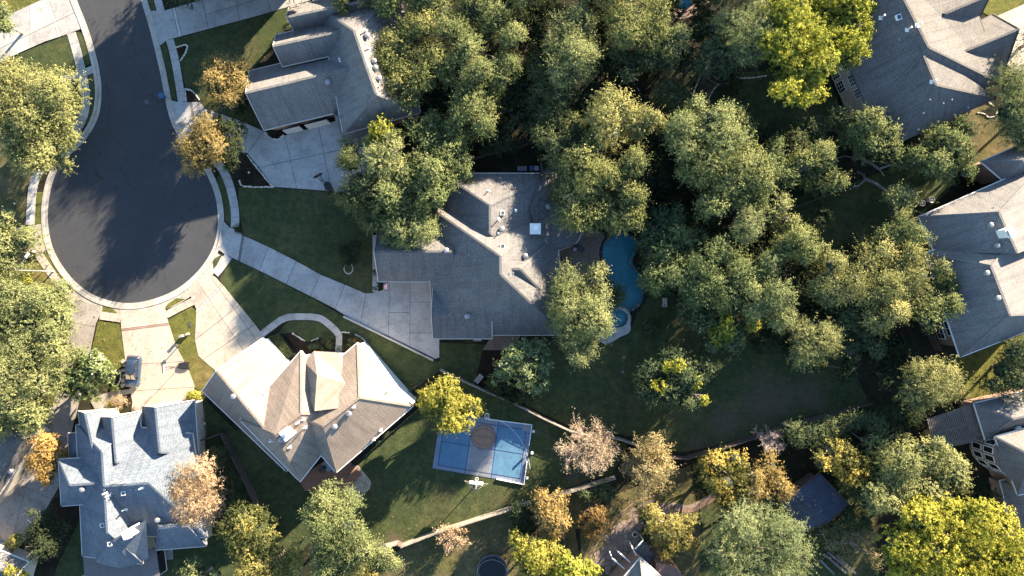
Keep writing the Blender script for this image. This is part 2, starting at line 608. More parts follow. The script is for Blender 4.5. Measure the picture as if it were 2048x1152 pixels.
def inset(poly, d):
    """polygon moved inwards by d (anticlockwise result)"""
    if area(poly) < 0:
        poly = poly[::-1]
    q = []
    for p in poly:
        if not q or math.hypot(p[0] - q[-1][0], p[1] - q[-1][1]) > 0.02:
            q.append(p)
    if len(q) > 1 and math.hypot(q[0][0] - q[-1][0], q[0][1] - q[-1][1]) < 0.02:
        q.pop()
    n = len(q)
    out = []
    for i in range(n):
        p0, p1, p2 = Vector(q[i - 1][:2]), Vector(q[i][:2]), Vector(q[(i + 1) % n][:2])
        e1 = (p1 - p0).normalized(); e2 = (p2 - p1).normalized()
        n1 = Vector((-e1.y, e1.x)); n2 = Vector((-e2.y, e2.x))
        k = 1.0 + n1.dot(n2)
        mv = (n1 + n2) * (d / max(k, 0.35))
        out.append((p1.x + mv.x, p1.y + mv.y))
    return out


def W2(px):
    return [(P(x, y).x, P(x, y).y) for x, y in px]


def smooth_px(pts, n=3, closed=True):
    """Chaikin rounding of a pixel outline"""
    for _ in range(n):
        q = []
        m = len(pts)
        rng = range(m) if closed else range(m - 1)
        if not closed:
            q.append(pts[0])
        for i in rng:
            a, b = pts[i], pts[(i + 1) % m]
            q.append((a[0] * .75 + b[0] * .25, a[1] * .75 + b[1] * .25))
            q.append((a[0] * .25 + b[0] * .75, a[1] * .25 + b[1] * .75))
        if not closed:
            q.append(pts[-1])
        pts = q
    return pts


def sheet(name, px, z, mat, label, cat=None, kind='structure', thick=0.03):
    b = MB()
    b.prism(W2(px), z - thick, z, 0)
    o = b.build(name, mat)
    return tag(o, label, cat, kind=kind)


def paved(name, px, cuts, mat, label, cat, z=0.085, gap=0.03, piece='slab', band=None):
    """a paved area: a dark bed with one slab object per field between the joints"""
    base = MB()
    base.prism(inset(W2(px), 0.05), 0.0, z - 0.035)
    o = base.build(name, JOINT)
    tag(o, label, cat, kind='structure')
    pieces = [[(float(x), float(y)) for x, y in px]]
    for c in cuts:
        a, b = (c[0], c[1]), (c[2], c[3])
        bb = c[4] if len(c) > 4 else None
        nw = []
        for p in pieces:
            cx = sum(q[0] for q in p) / len(p); cy = sum(q[1] for q in p) / len(p)
            if bb and not (bb[0] < cx < bb[2] and bb[1] < cy < bb[3]):
                nw.append(p); continue
            for s in (1, -1):
                h = clip(p, a, b, s)
                if len(h) > 2 and abs(area(h)) > 12:
                    nw.append(h)
        pieces = nw
    rg = random.Random(len(px) * 7 + int(px[0][0]))
    for p in pieces:
        w = inset(W2(p), gap)
        if len(w) < 3:
            continue
        m = MB()
        m.prism(w, z - 0.06, z + rg.uniform(-0.004, 0.004))
        ln = max(math.hypot(w[i][0] - w[i - 1][0], w[i][1] - w[i - 1][1]) for i in range(len(w)))
        narrow = abs(area(w)) / max(ln, .1) < 0.42 and ln > 1.5
        m.build('ribbon' if narrow and band else piece, band if narrow and band else mat, o)
    return o


def offset_line(pts, d):
    out = []
    for i, p in enumerate(pts):
        a = Vector(pts[max(i - 1, 0)]); b = Vector(pts[min(i + 1, len(pts) - 1)])
        t = (b - a).normalized()
        out.append((p[0] - t.y * d, p[1] + t.x * d))
    return out


def resample(pts, step):
    q = [Vector((p[0], p[1])) for p in pts]
    ln = [0]
    for i in range(1, len(q)):
        ln.append(ln[-1] + (q[i] - q[i - 1]).length)
    n = max(1, round(ln[-1] / step))
    out = []
    for k in range(n + 1):
        t = ln[-1] * k / n
        i = 1
        while i < len(q) - 1 and ln[i] < t:
            i += 1
        f = (t - ln[i - 1]) / max(1e-9, ln[i] - ln[i - 1])
        out.append(tuple(q[i - 1].lerp(q[i], f)))
    return out


def strip_parts(root, name, pts_w, d0, d1, step, z0, z1, mat, gap=0.02, sub=2):
    """pieces along a line between offsets d0 and d1 (metres), each an object"""
    fine = resample(pts_w, step / sub)
    A = offset_line(fine, d0); B = offset_line(fine, d1)
    for i in range(0, len(fine) - 1, sub):
        j = min(i + sub, len(fine) - 1)
        poly = A[i:j + 1] + B[i:j + 1][::-1]
        w = inset(poly, gap)
        m = MB(); m.prism(w, z0, z1)
        m.build(name, mat, root)


def walk(label, px, width_px, z=0.085, mat=None, step=1.5):
    pts = W2(smooth_px(px, 2, False))
    r = thing('sidewalk', (pts[0][0], pts[0][1], 0), label, 'sidewalk', kind='structure')
    b = MB()
    fine = resample(pts, 1.0)
    h = width_px / PPM / 2
    b.prism(offset_line(fine, -h + 0.04) + offset_line(fine, h - 0.04)[::-1], 0.0, z - 0.035)
    b.build('bed', JOINT, r)
    strip_parts(r, 'slab', pts, -h, h, step, z - 0.06, z, mat or CONC)
    return r

# ------------------------------------------------------------------ ground with the pools let into it
POOL = smooth_px([(1214, 474), (1206, 487), (1200, 502), (1202, 516), (1215, 538), (1210, 560), (1203, 580), (1206, 600), (1222, 617), (1245, 621), (1259, 625),
                  (1277, 616), (1287, 604), (1288, 580), (1284, 550), (1273, 538), (1265, 526), (1269, 512), (1278, 499), (1280, 486), (1268, 472), (1247, 464), (1226, 466)], 2)
POOL2 = smooth_px([(1340, -60), (1345, 0), (1348, 14), (1358, 20), (1375, 18), (1388, 9), (1397, -8), (1405, -60)], 2)
SPA = [(1238 + 17.5 * math.cos(t), 637 + 17.5 * math.sin(t)) for t in [2 * math.pi * k / 28 for k in range(28)]]


def flat_with_holes(name, outer, holes, z, mat):
    loops = [[Vector((x, y, 0)) for x, y in outer]] + [[Vector((x, y, 0)) for x, y in h] for h in holes]
    tri = tessellate_polygon(loops)
    vs = [p for l in loops for p in l]
    b = MB()
    for t in tri:
        q = [vs[i] for i in t]
        if (q[1] - q[0]).cross(q[2] - q[0]).z < 0:
            q = q[::-1]
        b.face([p + Vector((0, 0, z)) for p in q])
    return b.build(name, mat, loc=(0, 0, z))


g = flat_with_holes('ground', [(-900, -900), (900, -900), (900, 900), (-900, 900)], [W2(POOL), W2(POOL2), W2(SPA)], 0.0, GROUND)
tag(g, 'brown leaf litter and soil under the whole neighbourhood', 'ground', kind='structure')


def basin(root, px, depth, name='basin'):
    w = W2(px)
    if area(w) < 0:
        w = w[::-1]
    b = MB()
    b.face([Vector((x, y, -depth)) for x, y in w])
    for i in range(len(w)):
        a, c = w[i], w[(i + 1) % len(w)]
        b.face([Vector((c[0], c[1], -depth)), Vector((a[0], a[1], -depth)), Vector((a[0], a[1], 0.04)), Vector((c[0], c[1], 0.04))])
    b.build(name, POOLF, root)
    s = MB()
    s.face([Vector((x, y, -0.10)) for x, y in w])
    s.build('water', WATER, root)


# lawns -------------------------------------------------------------
LZ = [0]


def lawn(px, mat, label, rnd=0, z=0.046):
    LZ[0] += 1
    z += 0.0006 * LZ[0]
    return sheet('lawn', smooth_px(px, rnd) if rnd else px, z, mat, label, 'lawn')


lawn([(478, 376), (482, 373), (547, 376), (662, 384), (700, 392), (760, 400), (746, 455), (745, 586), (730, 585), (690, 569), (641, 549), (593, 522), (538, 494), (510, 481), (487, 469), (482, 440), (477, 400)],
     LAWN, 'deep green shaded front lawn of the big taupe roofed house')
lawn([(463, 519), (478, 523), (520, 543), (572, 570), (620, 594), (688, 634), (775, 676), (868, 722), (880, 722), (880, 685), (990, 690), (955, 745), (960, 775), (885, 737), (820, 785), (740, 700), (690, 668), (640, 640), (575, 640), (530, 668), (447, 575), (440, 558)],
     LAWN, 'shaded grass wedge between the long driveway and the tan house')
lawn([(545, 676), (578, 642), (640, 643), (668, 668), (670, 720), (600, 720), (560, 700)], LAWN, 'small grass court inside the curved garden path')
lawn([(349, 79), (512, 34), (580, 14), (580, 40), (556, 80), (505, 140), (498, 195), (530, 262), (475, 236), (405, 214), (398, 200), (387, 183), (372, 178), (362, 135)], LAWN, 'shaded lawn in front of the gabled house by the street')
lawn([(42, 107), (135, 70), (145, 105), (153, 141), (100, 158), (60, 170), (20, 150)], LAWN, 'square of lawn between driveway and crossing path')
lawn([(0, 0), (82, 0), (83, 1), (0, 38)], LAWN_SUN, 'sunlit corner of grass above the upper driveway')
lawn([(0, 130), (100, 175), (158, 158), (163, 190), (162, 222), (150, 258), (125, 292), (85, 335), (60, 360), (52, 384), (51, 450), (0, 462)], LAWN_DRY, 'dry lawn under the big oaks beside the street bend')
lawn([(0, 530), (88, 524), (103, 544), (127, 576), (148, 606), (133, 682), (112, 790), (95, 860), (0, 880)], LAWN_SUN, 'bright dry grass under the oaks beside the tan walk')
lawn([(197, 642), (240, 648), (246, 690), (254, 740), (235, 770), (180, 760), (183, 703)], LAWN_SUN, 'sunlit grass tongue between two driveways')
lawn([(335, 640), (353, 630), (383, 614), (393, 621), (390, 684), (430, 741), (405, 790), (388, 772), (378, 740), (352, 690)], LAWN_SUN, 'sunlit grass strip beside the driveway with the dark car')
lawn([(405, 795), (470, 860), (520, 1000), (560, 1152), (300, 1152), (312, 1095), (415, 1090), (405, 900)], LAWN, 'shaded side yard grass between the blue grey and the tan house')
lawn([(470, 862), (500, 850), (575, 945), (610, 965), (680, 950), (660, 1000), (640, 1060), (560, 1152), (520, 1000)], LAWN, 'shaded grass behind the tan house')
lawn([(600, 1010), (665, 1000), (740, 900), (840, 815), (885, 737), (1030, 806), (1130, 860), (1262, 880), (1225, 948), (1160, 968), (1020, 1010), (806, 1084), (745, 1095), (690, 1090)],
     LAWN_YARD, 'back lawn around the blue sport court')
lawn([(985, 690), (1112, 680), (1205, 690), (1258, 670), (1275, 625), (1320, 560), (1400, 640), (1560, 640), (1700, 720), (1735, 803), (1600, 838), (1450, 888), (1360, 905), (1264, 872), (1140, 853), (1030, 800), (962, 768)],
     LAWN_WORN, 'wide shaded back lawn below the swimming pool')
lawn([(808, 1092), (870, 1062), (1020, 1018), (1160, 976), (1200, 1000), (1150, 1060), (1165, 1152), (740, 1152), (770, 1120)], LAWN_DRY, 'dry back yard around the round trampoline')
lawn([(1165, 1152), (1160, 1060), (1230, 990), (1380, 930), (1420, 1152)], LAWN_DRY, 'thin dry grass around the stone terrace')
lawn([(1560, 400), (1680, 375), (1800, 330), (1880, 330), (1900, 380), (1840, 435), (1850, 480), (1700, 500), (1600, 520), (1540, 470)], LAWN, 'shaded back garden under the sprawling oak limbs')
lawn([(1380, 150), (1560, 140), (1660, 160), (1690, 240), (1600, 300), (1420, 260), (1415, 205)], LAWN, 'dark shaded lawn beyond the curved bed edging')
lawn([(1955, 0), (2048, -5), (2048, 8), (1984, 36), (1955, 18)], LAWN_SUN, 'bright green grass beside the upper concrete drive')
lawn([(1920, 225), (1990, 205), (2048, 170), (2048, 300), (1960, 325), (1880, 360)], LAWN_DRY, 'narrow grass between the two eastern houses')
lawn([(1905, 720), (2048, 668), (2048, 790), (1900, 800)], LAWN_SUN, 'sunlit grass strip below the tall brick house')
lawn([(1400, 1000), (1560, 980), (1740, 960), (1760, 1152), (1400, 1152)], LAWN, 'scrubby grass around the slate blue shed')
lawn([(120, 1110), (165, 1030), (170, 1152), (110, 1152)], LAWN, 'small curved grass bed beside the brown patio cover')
# verge strips
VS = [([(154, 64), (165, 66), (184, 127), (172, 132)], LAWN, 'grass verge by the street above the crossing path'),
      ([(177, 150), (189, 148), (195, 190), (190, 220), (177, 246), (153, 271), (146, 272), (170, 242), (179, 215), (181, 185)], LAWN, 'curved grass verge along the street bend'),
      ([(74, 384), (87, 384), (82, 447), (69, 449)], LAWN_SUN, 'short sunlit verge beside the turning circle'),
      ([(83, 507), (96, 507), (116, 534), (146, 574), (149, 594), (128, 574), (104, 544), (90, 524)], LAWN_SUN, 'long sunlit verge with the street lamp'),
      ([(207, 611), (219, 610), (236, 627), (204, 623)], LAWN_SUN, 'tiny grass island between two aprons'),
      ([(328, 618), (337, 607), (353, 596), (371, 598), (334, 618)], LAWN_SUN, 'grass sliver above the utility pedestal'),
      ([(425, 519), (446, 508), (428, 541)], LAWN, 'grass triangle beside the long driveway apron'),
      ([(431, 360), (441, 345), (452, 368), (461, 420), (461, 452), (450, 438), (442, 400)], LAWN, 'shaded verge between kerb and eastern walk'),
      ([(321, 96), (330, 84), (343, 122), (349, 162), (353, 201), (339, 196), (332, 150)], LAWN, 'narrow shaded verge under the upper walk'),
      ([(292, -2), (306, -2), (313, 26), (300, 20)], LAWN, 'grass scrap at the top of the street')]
for px, mt, lb in VS:
    tag(sheet('verge', px, 0.075, mt, lb, 'verge'), group='grass verges along the kerb')

# road, gutter and kerb ---------------------------------------------
EDGE = [(128, -90), (143, -40), (153, 0), (172, 43), (187, 90), (198, 133), (204, 173), (202, 217), (192, 248), (170, 283), (143, 307), (122, 328), (107, 357), (99, 390), (95, 427), (98, 467),
        (107, 501), (127, 536), (153, 567), (187, 591), (227, 604), (267, 607), (310, 598), (355, 579), (393, 547), (420, 511), (433, 477), (437, 434), (431, 390), (413, 345), (385, 308), (358, 277),
        (341, 243), (333, 213), (328, 187), (320, 143), (308, 93), (298, 53), (288, 20), (282, 0), (270, -40), (256, -90)]
EDGE = smooth_px(EDGE, 2, False)
ew = W2(EDGE)
b = MB(); b.prism(ew, -0.02, 0.020)
o = b.build('road', ASPH)
tag(o, 'dark sealed asphalt street ending in a round turning circle', 'road', kind='structure')
k = thing('curb', (ew[0][0], ew[0][1], 0), 'pale concrete kerb and gutter round the street', 'kerb', kind='structure')
b = MB(); b.prism(ew + offset_line(ew, -0.92)[::-1], 0.0, 0.018); b.build('bed', JOINT, k)
strip_parts(k, 'gutter_segment', ew, 0.0, -0.50, 3.0, 0.0, 0.034, KERB, 0.012, 4)
strip_parts(k, 'curb_segment', ew, -0.50, -0.90, 3.0, 0.0, 0.13, KERB, 0.012, 4)

low = [q for q in resample(ew, 0.5) if q[1] < 5.4]
kl = thing('kerb_apron', (low[0][0], low[0][1], 0), 'concrete strip behind the kerb of the turning circle', 'apron', kind='structure')
strip_parts(kl, 'slab', low, -0.90, -2.0, 3.0, 0.0, 0.068, CONC_TAN, 0.012, 4)

# walks and driveways -------------------------------------------------
walk('western walk from driveway to crossing path', [(143, 66), (153, 98), (163, 140)], 18)
walk('walk round the street bend beneath the big oak', [(166, 152), (172, 185), (172, 218), (161, 250), (140, 276), (115, 298), (92, 322), (72, 352), (64, 384), (61, 450)], 18)
walk('short crossing path from kerb to the oak lawn', [(188, 138), (160, 149), (128, 158), (60, 182)], 15)
walk('sunlit walk past the street lamp', [(76, 505), (92, 530), (110, 556), (133, 586), (155, 606), (172, 622)], 17, mat=CONC_TAN)
walk('short walk between two western aprons', [(200, 632), (242, 638)], 14, mat=CONC_TAN)
walk('short walk between tan house drive and car drive', [(332, 630), (358, 616), (392, 600)], 15, mat=CONC_TAN)
walk('eastern walk along the verge from the upper drive', [(340, 80), (349, 112), (356, 150), (364, 204)], 16)
walk('eastern walk curving beside the deep green lawn', [(432, 322), (447, 340), (458, 365), (466, 395), (471, 425), (470, 455)], 17)
walk('stub of walk at the top of the street', [(309, -30), (316, 0), (323, 26)], 16)
walk('curved garden path to the tan house door', [(520, 672), (545, 652), (570, 634), (600, 633), (640, 634), (660, 650), (679, 668), (679, 685), (676, 712)], 14)
walk('slim concrete walk along the taupe house front', [(751, 470), (751, 530), (751, 584)], 12)
walk('short walk stub joining the long driveway', [(430, 548), (444, 532), (457, 512)], 17)

paved('driveway', [(147, -3), (160, 34), (164, 58), (150, 63), (135, 69), (90, 84), (42, 105), (0, 126), (-30, 135), (-30, 50), (0, 38), (83, 0)],
      [(97, -4, 124, 76), (92, -4, 118, 76), (60, 0, 60, 130), (-30, 112, 120, 40), (20, 0, 20, 130)], CONC, 'upper western driveway half in shade', 'driveway', band=RIBBON_PALE)
paved('driveway', [(294, 22), (330, 21), (407, -1), (470, -20), (640, -60), (640, -4), (578, 14), (512, 33), (348, 77), (331, 83), (321, 92), (308, 60)],
      [(345, 15, 359, 80), (350, 13, 365, 78), (405, -4, 418, 62), (470, -20, 480, 50), (530, -30, 545, 40), (340, 50, 600, -25, (420, -60, 700, 60))], CONC, 'shaded driveway at the top of the street', 'driveway', band=RIBBON_PALE)
paved('driveway', [(340, 199), (356, 204), (372, 204), (400, 204), (410, 217), (475, 239), (530, 263), (570, 271), (690, 236), (740, 250), (745, 330), (700, 384), (655, 382), (547, 374), (512, 328), (494, 306), (440, 300), (400, 290), (364, 272), (348, 248), (341, 222)],
      [(384, 203, 389, 240), (380, 203, 385, 240), (440, 230, 425, 300), (528, 262, 492, 312), (570, 271, 594, 376), (637, 252, 664, 384), (528, 333, 680, 300, (510, 255, 760, 400)), (690, 236, 720, 370)],
      CONC, 'shaded garage court of the gabled house', 'driveway', band=RIBBON_GREY)
paved('driveway', [(447, 441), (460, 455), (475, 459), (487, 471), (512, 482), (538, 494), (593, 522), (641, 549), (690, 569), (730, 586), (743, 586), (765, 580), (776, 566), (780, 540), (872, 540), (879, 600), (879, 715), (870, 718), (775, 672), (720, 650), (669, 617), (620, 592), (572, 568), (518, 541), (475, 521), (463, 515), (447, 507), (438, 500), (446, 470)],
      [(485, 470, 476, 522), (489, 471, 480, 523), (538, 494, 519, 541), (593, 522, 572, 569), (641, 549, 621, 593), (690, 569, 670, 618), (732, 586, 721, 650), (780, 540, 777, 676), (820, 540, 820, 700, (778, 530, 900, 730)), (780, 625, 820, 625, (778, 530, 820, 730)), (820, 604, 880, 604, (820, 530, 900, 730)), (820, 666, 880, 666, (820, 605, 900, 730))],
      CONC, 'long shaded driveway up to the taupe house', 'driveway', band=RIBBON_GREY)
paved('driveway', [(374, 575), (400, 556), (417, 547), (430, 553), (447, 571), (512, 650), (529, 674), (545, 700), (470, 760), (432, 742), (397, 712), (390, 680), (393, 619)],
      [(397, 622, 447, 571), (394, 619, 444, 568), (420, 600, 480, 690), (390, 680, 480, 610), (405, 720, 510, 648), (455, 600, 520, 690)], CONC_TAN, 'driveway of the tan house fanning to the circle', 'driveway', band=RIBBON_PALE)
paved('driveway', [(240, 614), (285, 616), (330, 611), (335, 637), (352, 690), (378, 740), (390, 772), (384, 815), (262, 830), (265, 805), (256, 765), (250, 715), (243, 660)],
      [(244, 662, 339, 650), (244, 658, 338, 646), (250, 730, 375, 722), (258, 782, 392, 774)], CONC_TAN, 'sunlit driveway with the dark hatchback', 'driveway', band=RIBBON)
paved('driveway', [(153, 596), (187, 608), (205, 611), (203, 625), (192, 648), (181, 702), (160, 800), (140, 880), (128, 930), (118, 975), (60, 1075), (0, 1112), (-40, 1130), (-40, 1010), (0, 985), (75, 880), (112, 790), (133, 682), (143, 620)],
      [(140, 643, 196, 655), (128, 700, 185, 705), (110, 790, 165, 796), (85, 865, 150, 880), (20, 960, 130, 1010), (80, 870, 20, 1100)], CONC_OLD, 'worn driveway running down past the gold tree', 'driveway')
paved('driveway', [(52, 454), (83, 447), (85, 480), (95, 500), (86, 506), (70, 506), (40, 505), (-20, 500), (-20, 460)], [(40, 440, 44, 520)], CONC_TAN, 'sunlit apron below the western oak', 'driveway')
paved('driveway', [(1984, 36), (2048, 8), (2100, -10), (2100, 160), (2030, 150), (2005, 120), (2000, 60)], [(1990, 78, 2060, 50), (2010, 120, 2070, 90)], CONC_TAN, 'concrete drive beside the charcoal roofed house', 'driveway')
# low kerb along the long driveway
r = thing('edging_kerb', P(760, 665), 'low pale kerb wall along the lower edge of the long driveway', 'kerb')
strip_parts(r, 'kerb_stone', W2([(688, 631), (775, 673), (868, 719)]), 0.0, -0.28, 2.4, 0.0, 0.30, KERB, 0.01, 1)

# white-edged planting beds
def bed(px, edge, label, stone=True, mat=MULCH, rnd=0):
    px = smooth_px(px, rnd) if rnd else px
    r = thing('flower_bed', P(*px[0]), label, 'flower bed')
    b = MB(); b.prism(W2(px), 0.0, 0.095); b.build('soil', mat, r)
    if edge:
        rg = random.Random(int(px[0][0]))
        for ln in edge:
            w = W2(smooth_px(ln, 2, False))
            for q in resample(w, 0.24):
                m = MB()
                s = rg.uniform(.8, 1.25)
                m.lathe((q[0] + rg.uniform(-.03, .03), q[1] + rg.uniform(-.03, .03), 0.03), [(0.10 * s, 0), (0.125 * s, .06), (0.105 * s, .12), (0.05 * s, .15)], 6)
                m.build('edging_stone', PALESTONE, r, True)
    return r


bed([(353, 95), (377, 88), (375, 100), (362, 120)], [[(353, 95), (377, 88), (374, 102), (362, 121)]], 'pointed dark bed edged white beside the upper walk')
bed([(371, 178), (387, 182), (399, 201), (372, 203)], [[(371, 178), (386, 181), (399, 200)], [(371, 178), (373, 203)]], 'dark bed edged white under the tall gold crepe myrtle')
bed([(479, 345), (482, 371), (490, 374), (546, 374), (495, 310), (484, 322)], [[(479, 362), (482, 371), (492, 374), (546, 374)], [(546, 374), (520, 343), (495, 311)]], 'triangular dark bed edged white beside the garage court')
bed([(531, 257), (569, 257), (566, 272), (553, 280), (540, 276)], [[(531, 266), (543, 278), (556, 280), (567, 271)]], 'half round bed at the garage corner of the gabled house')
bed([(558, 668), (590, 664), (610, 683), (625, 684), (650, 672), (669, 680), (670, 705), (640, 712), (598, 712)], [[(586, 667), (598, 675), (609, 681)], [(624, 681), (636, 676)]], 'dark mulch bed with round shrubs before the tan house')
bed([(685, 665), (700, 664), (716, 670), (735, 688), (728, 692), (700, 705), (684, 705)], [[(684, 664), (700, 665)], [(711, 669), (724, 675), (735, 688)]], 'narrow mulch bed beside the tan house door path')
bed([(232, 742), (250, 730), (262, 776), (236, 780), (228, 772)], [[(241, 740), (243, 755), (238, 768), (228, 779)]], 'dark bed edged with stone beside the parked hatchback')
bed([(233, 796), (262, 786), (266, 806), (238, 814)], [], 'small planting bed at the blue grey house door')
bed([(965, 700), (962, 714), (948, 775), (1010, 800), (1050, 812), (1060, 790), (1040, 700)], [], 'dark bed under the glossy magnolia')
bed([(1993, 195), (1985, 210), (1962, 224), (1975, 234), (1992, 230), (1997, 218), (2010, 205)], [[(1955, 226), (1968, 228), (1976, 236), (1988, 234), (1994, 222)], [(1977, 206), (1985, 212)]], 'curved bed with pale edging below the charcoal roof')
bed([(1240, 150), (1280, 168), (1280, 215), (1220, 240), (1200, 180)], [[(1257, 150), (1265, 165), (1278, 180), (1281, 205)]], 'deep shaded bed with curved pale edging')
bed([(1385, 205), (1410, 140), (1440, 165), (1410, 205)], [[(1384, 195), (1392, 172), (1406, 140)], [(1415, 208), (1420, 190), (1432, 172), (1442, 167)], [(1442, 167), (1470, 156), (1500, 157), (1532, 152)]], 'brown bed with long curved edging beside the trampoline', mat=DIRT)
bed([(110, 1010), (155, 1000), (160, 1040), (140, 1080), (110, 1140), (90, 1152), (80, 1130)], [], 'dark planting bed beside the blue grey house wall')

# swimming pools, spa and terraces ------------------------------------
tp = sheet('terrace', smooth_px([(1105, 500), (1150, 470), (1180, 455), (1212, 470), (1203, 486), (1198, 502), (1199, 518), (1208, 535), (1200, 560), (1150, 575), (1105, 570)], 1), 0.06, TERRACE, 'brown stamped terrace between house and pool', 'terrace')
r = thing('swimming_pool', P(1245, 545), 'blue freeform swimming pool edged with brown rocks', 'swimming pool')
basin(r, POOL, 1.5)
b = MB()
sh = smooth_px([(1263, 505), (1276, 508), (1278, 540), (1262, 534), (1257, 522)], 2)
b.prism(W2(sh), -1.5, -0.35); b.build('tanning_ledge', POOLF, r)
rg = random.Random(4)
rock = None
pw = W2(POOL); pw = pw + [pw[0]]
rockm = []
for k in range(6):
    m = MB()
    n = 7
    rr = [rg.uniform(.75, 1.2) for _ in range(n)]
    pts = [(.34 * rr[i] * math.cos(2 * math.pi * i / n), .34 * rr[i] * math.sin(2 * math.pi * i / n)) for i in range(n)]
    base = [Vector((x, y, 0)) for x, y in pts]
    mid = [Vector((x * 1.02, y * 1.02, .14)) for x, y in pts]
    top = [Vector((x * .62 + .03, y * .62, rg.uniform(.2, .32))) for x, y in pts]
    for i in range(n):
        j = (i + 1) % n
        m.face([base[i], base[j], mid[j], mid[i]]); m.face([mid[i], mid[j], top[j], top[i]])
    m.face(top)
    q = m.build('rock', ROCK, r)
    rockm.append(q)
i = 0
for q in resample(offset_line(pw, -0.25 if area(pw) < 0 else 0.25), 0.45):
    pxx = q[0] * PPM + 1024; pyy = 576 - q[1] * PPM
    if pxx < 1213 and pyy < 560 and i % 2:      # the terrace side is mostly paved to the edge
        i += 1
        continue
    s = rg.uniform(.45, .85)
    z = .0
    if i < 6:
        o = rockm[i]
        o.location = Vector((q[0], q[1], z)) - ORG[r.name]
        o.data.transform(Matrix.Translation(ORG[r.name]))
    else:
        o = copy_at(rockm[i % 6], r, (q[0], q[1], z))
    o.rotation_euler = (0, 0, rg.uniform(0, 6.28)); o.scale = (s, s * rg.uniform(.8, 1.2), s * rg.uniform(.7, 1.1))
    i += 1
for k_ in range(3):       # entry steps under water at the terrace side
    b = MB()
    cx_, cy_ = P(1203, 505).x, P(1203, 505).y
    rr_ = 2.3 - k_ * .55
    pts_ = [(cx_ + rr_ * math.cos(t), cy_ + rr_ * 1.25 * math.sin(t)) for t in [-1.35 + 2.7 * i / 14 for i in range(15)]]
    pts_ = [q for q in pts_]
    b.prism(pts_, -1.5, -1.05 + k_ * .32); b.build('step', POOLF, r)
tl_ = W2(POOL); tl_ = tl_ + [tl_[0]]
sg_ = 1 if area(tl_[:-1]) < 0 else -1
b = MB()
in_ = offset_line(tl_, -0.03 * sg_)
for i in range(len(in_) - 1):
    a_, c_ = in_[i], in_[i + 1]
    b.face([Vector((a_[0], a_[1], -.22)), Vector((c_[0], c_[1], -.22)), Vector((c_[0], c_[1], .05)), Vector((a_[0], a_[1], .05))])
b.build('tile_line', plain('pool_tile', (.03, .09, .16), .3, .3, 6.0), r)
r = thing('spa', P(1238, 637), 'round raised spa with pale coping at the end of the pool', 'spa')
basin(r, SPA, 0.7)
b = MB(); b.lathe(P(1238, 637, -0.7), [(0.75, 0), (0.75, .25)], 24); b.build('footwell', POOLF, r)
rim = [(P(1238, 637).x + 1.48 * math.cos(t), P(1238, 637).y + 1.48 * math.sin(t)) for t in [2 * math.pi * k / 40 for k in range(41)]]
strip_parts(r, 'coping_stone', rim, -0.24, 0.24, 0.62, 0.0, 0.22, CONC, 0.012, 2)
sheet('terrace', smooth_px([(1258, 640), (1263, 656), (1257, 668), (1241, 673), (1228, 682), (1212, 689), (1198, 684), (1196, 664), (1212, 654), (1222, 656), (1240, 660)], 2), 0.064, CONC, 'pale curved patio under the spa', 'patio')
r = thing('swimming_pool', P(1370, 5), 'small dark blue pool behind the top row of oaks', 'swimming pool')
basin(r, POOL2, 1.4)
pw = W2(POOL2); pw = pw + [pw[0]]
strip_parts(r, 'coping_stone', pw, 0.0, 0.4 if area(pw[:-1]) < 0 else -0.4, 1.1, 0.0, 0.1, ROCK, 0.015, 2)
tw = W2(smooth_px([(1330, -60), (1345, 20), (1352, 40), (1378, 36), (1400, 22), (1426, 0), (1440, -60)], 2))
b = MB(); flat = flat_with_holes('terrace', tw, [W2([p for p in POOL2 if p[1] > -58] + [(1404, -57), (1341, -57)])], 0.05, TERRACE)
tag(flat, 'brown stone terrace round the small dark pool', 'terrace', kind='structure')

# ------------------------------------------------------------------ houses
HOUSES = []


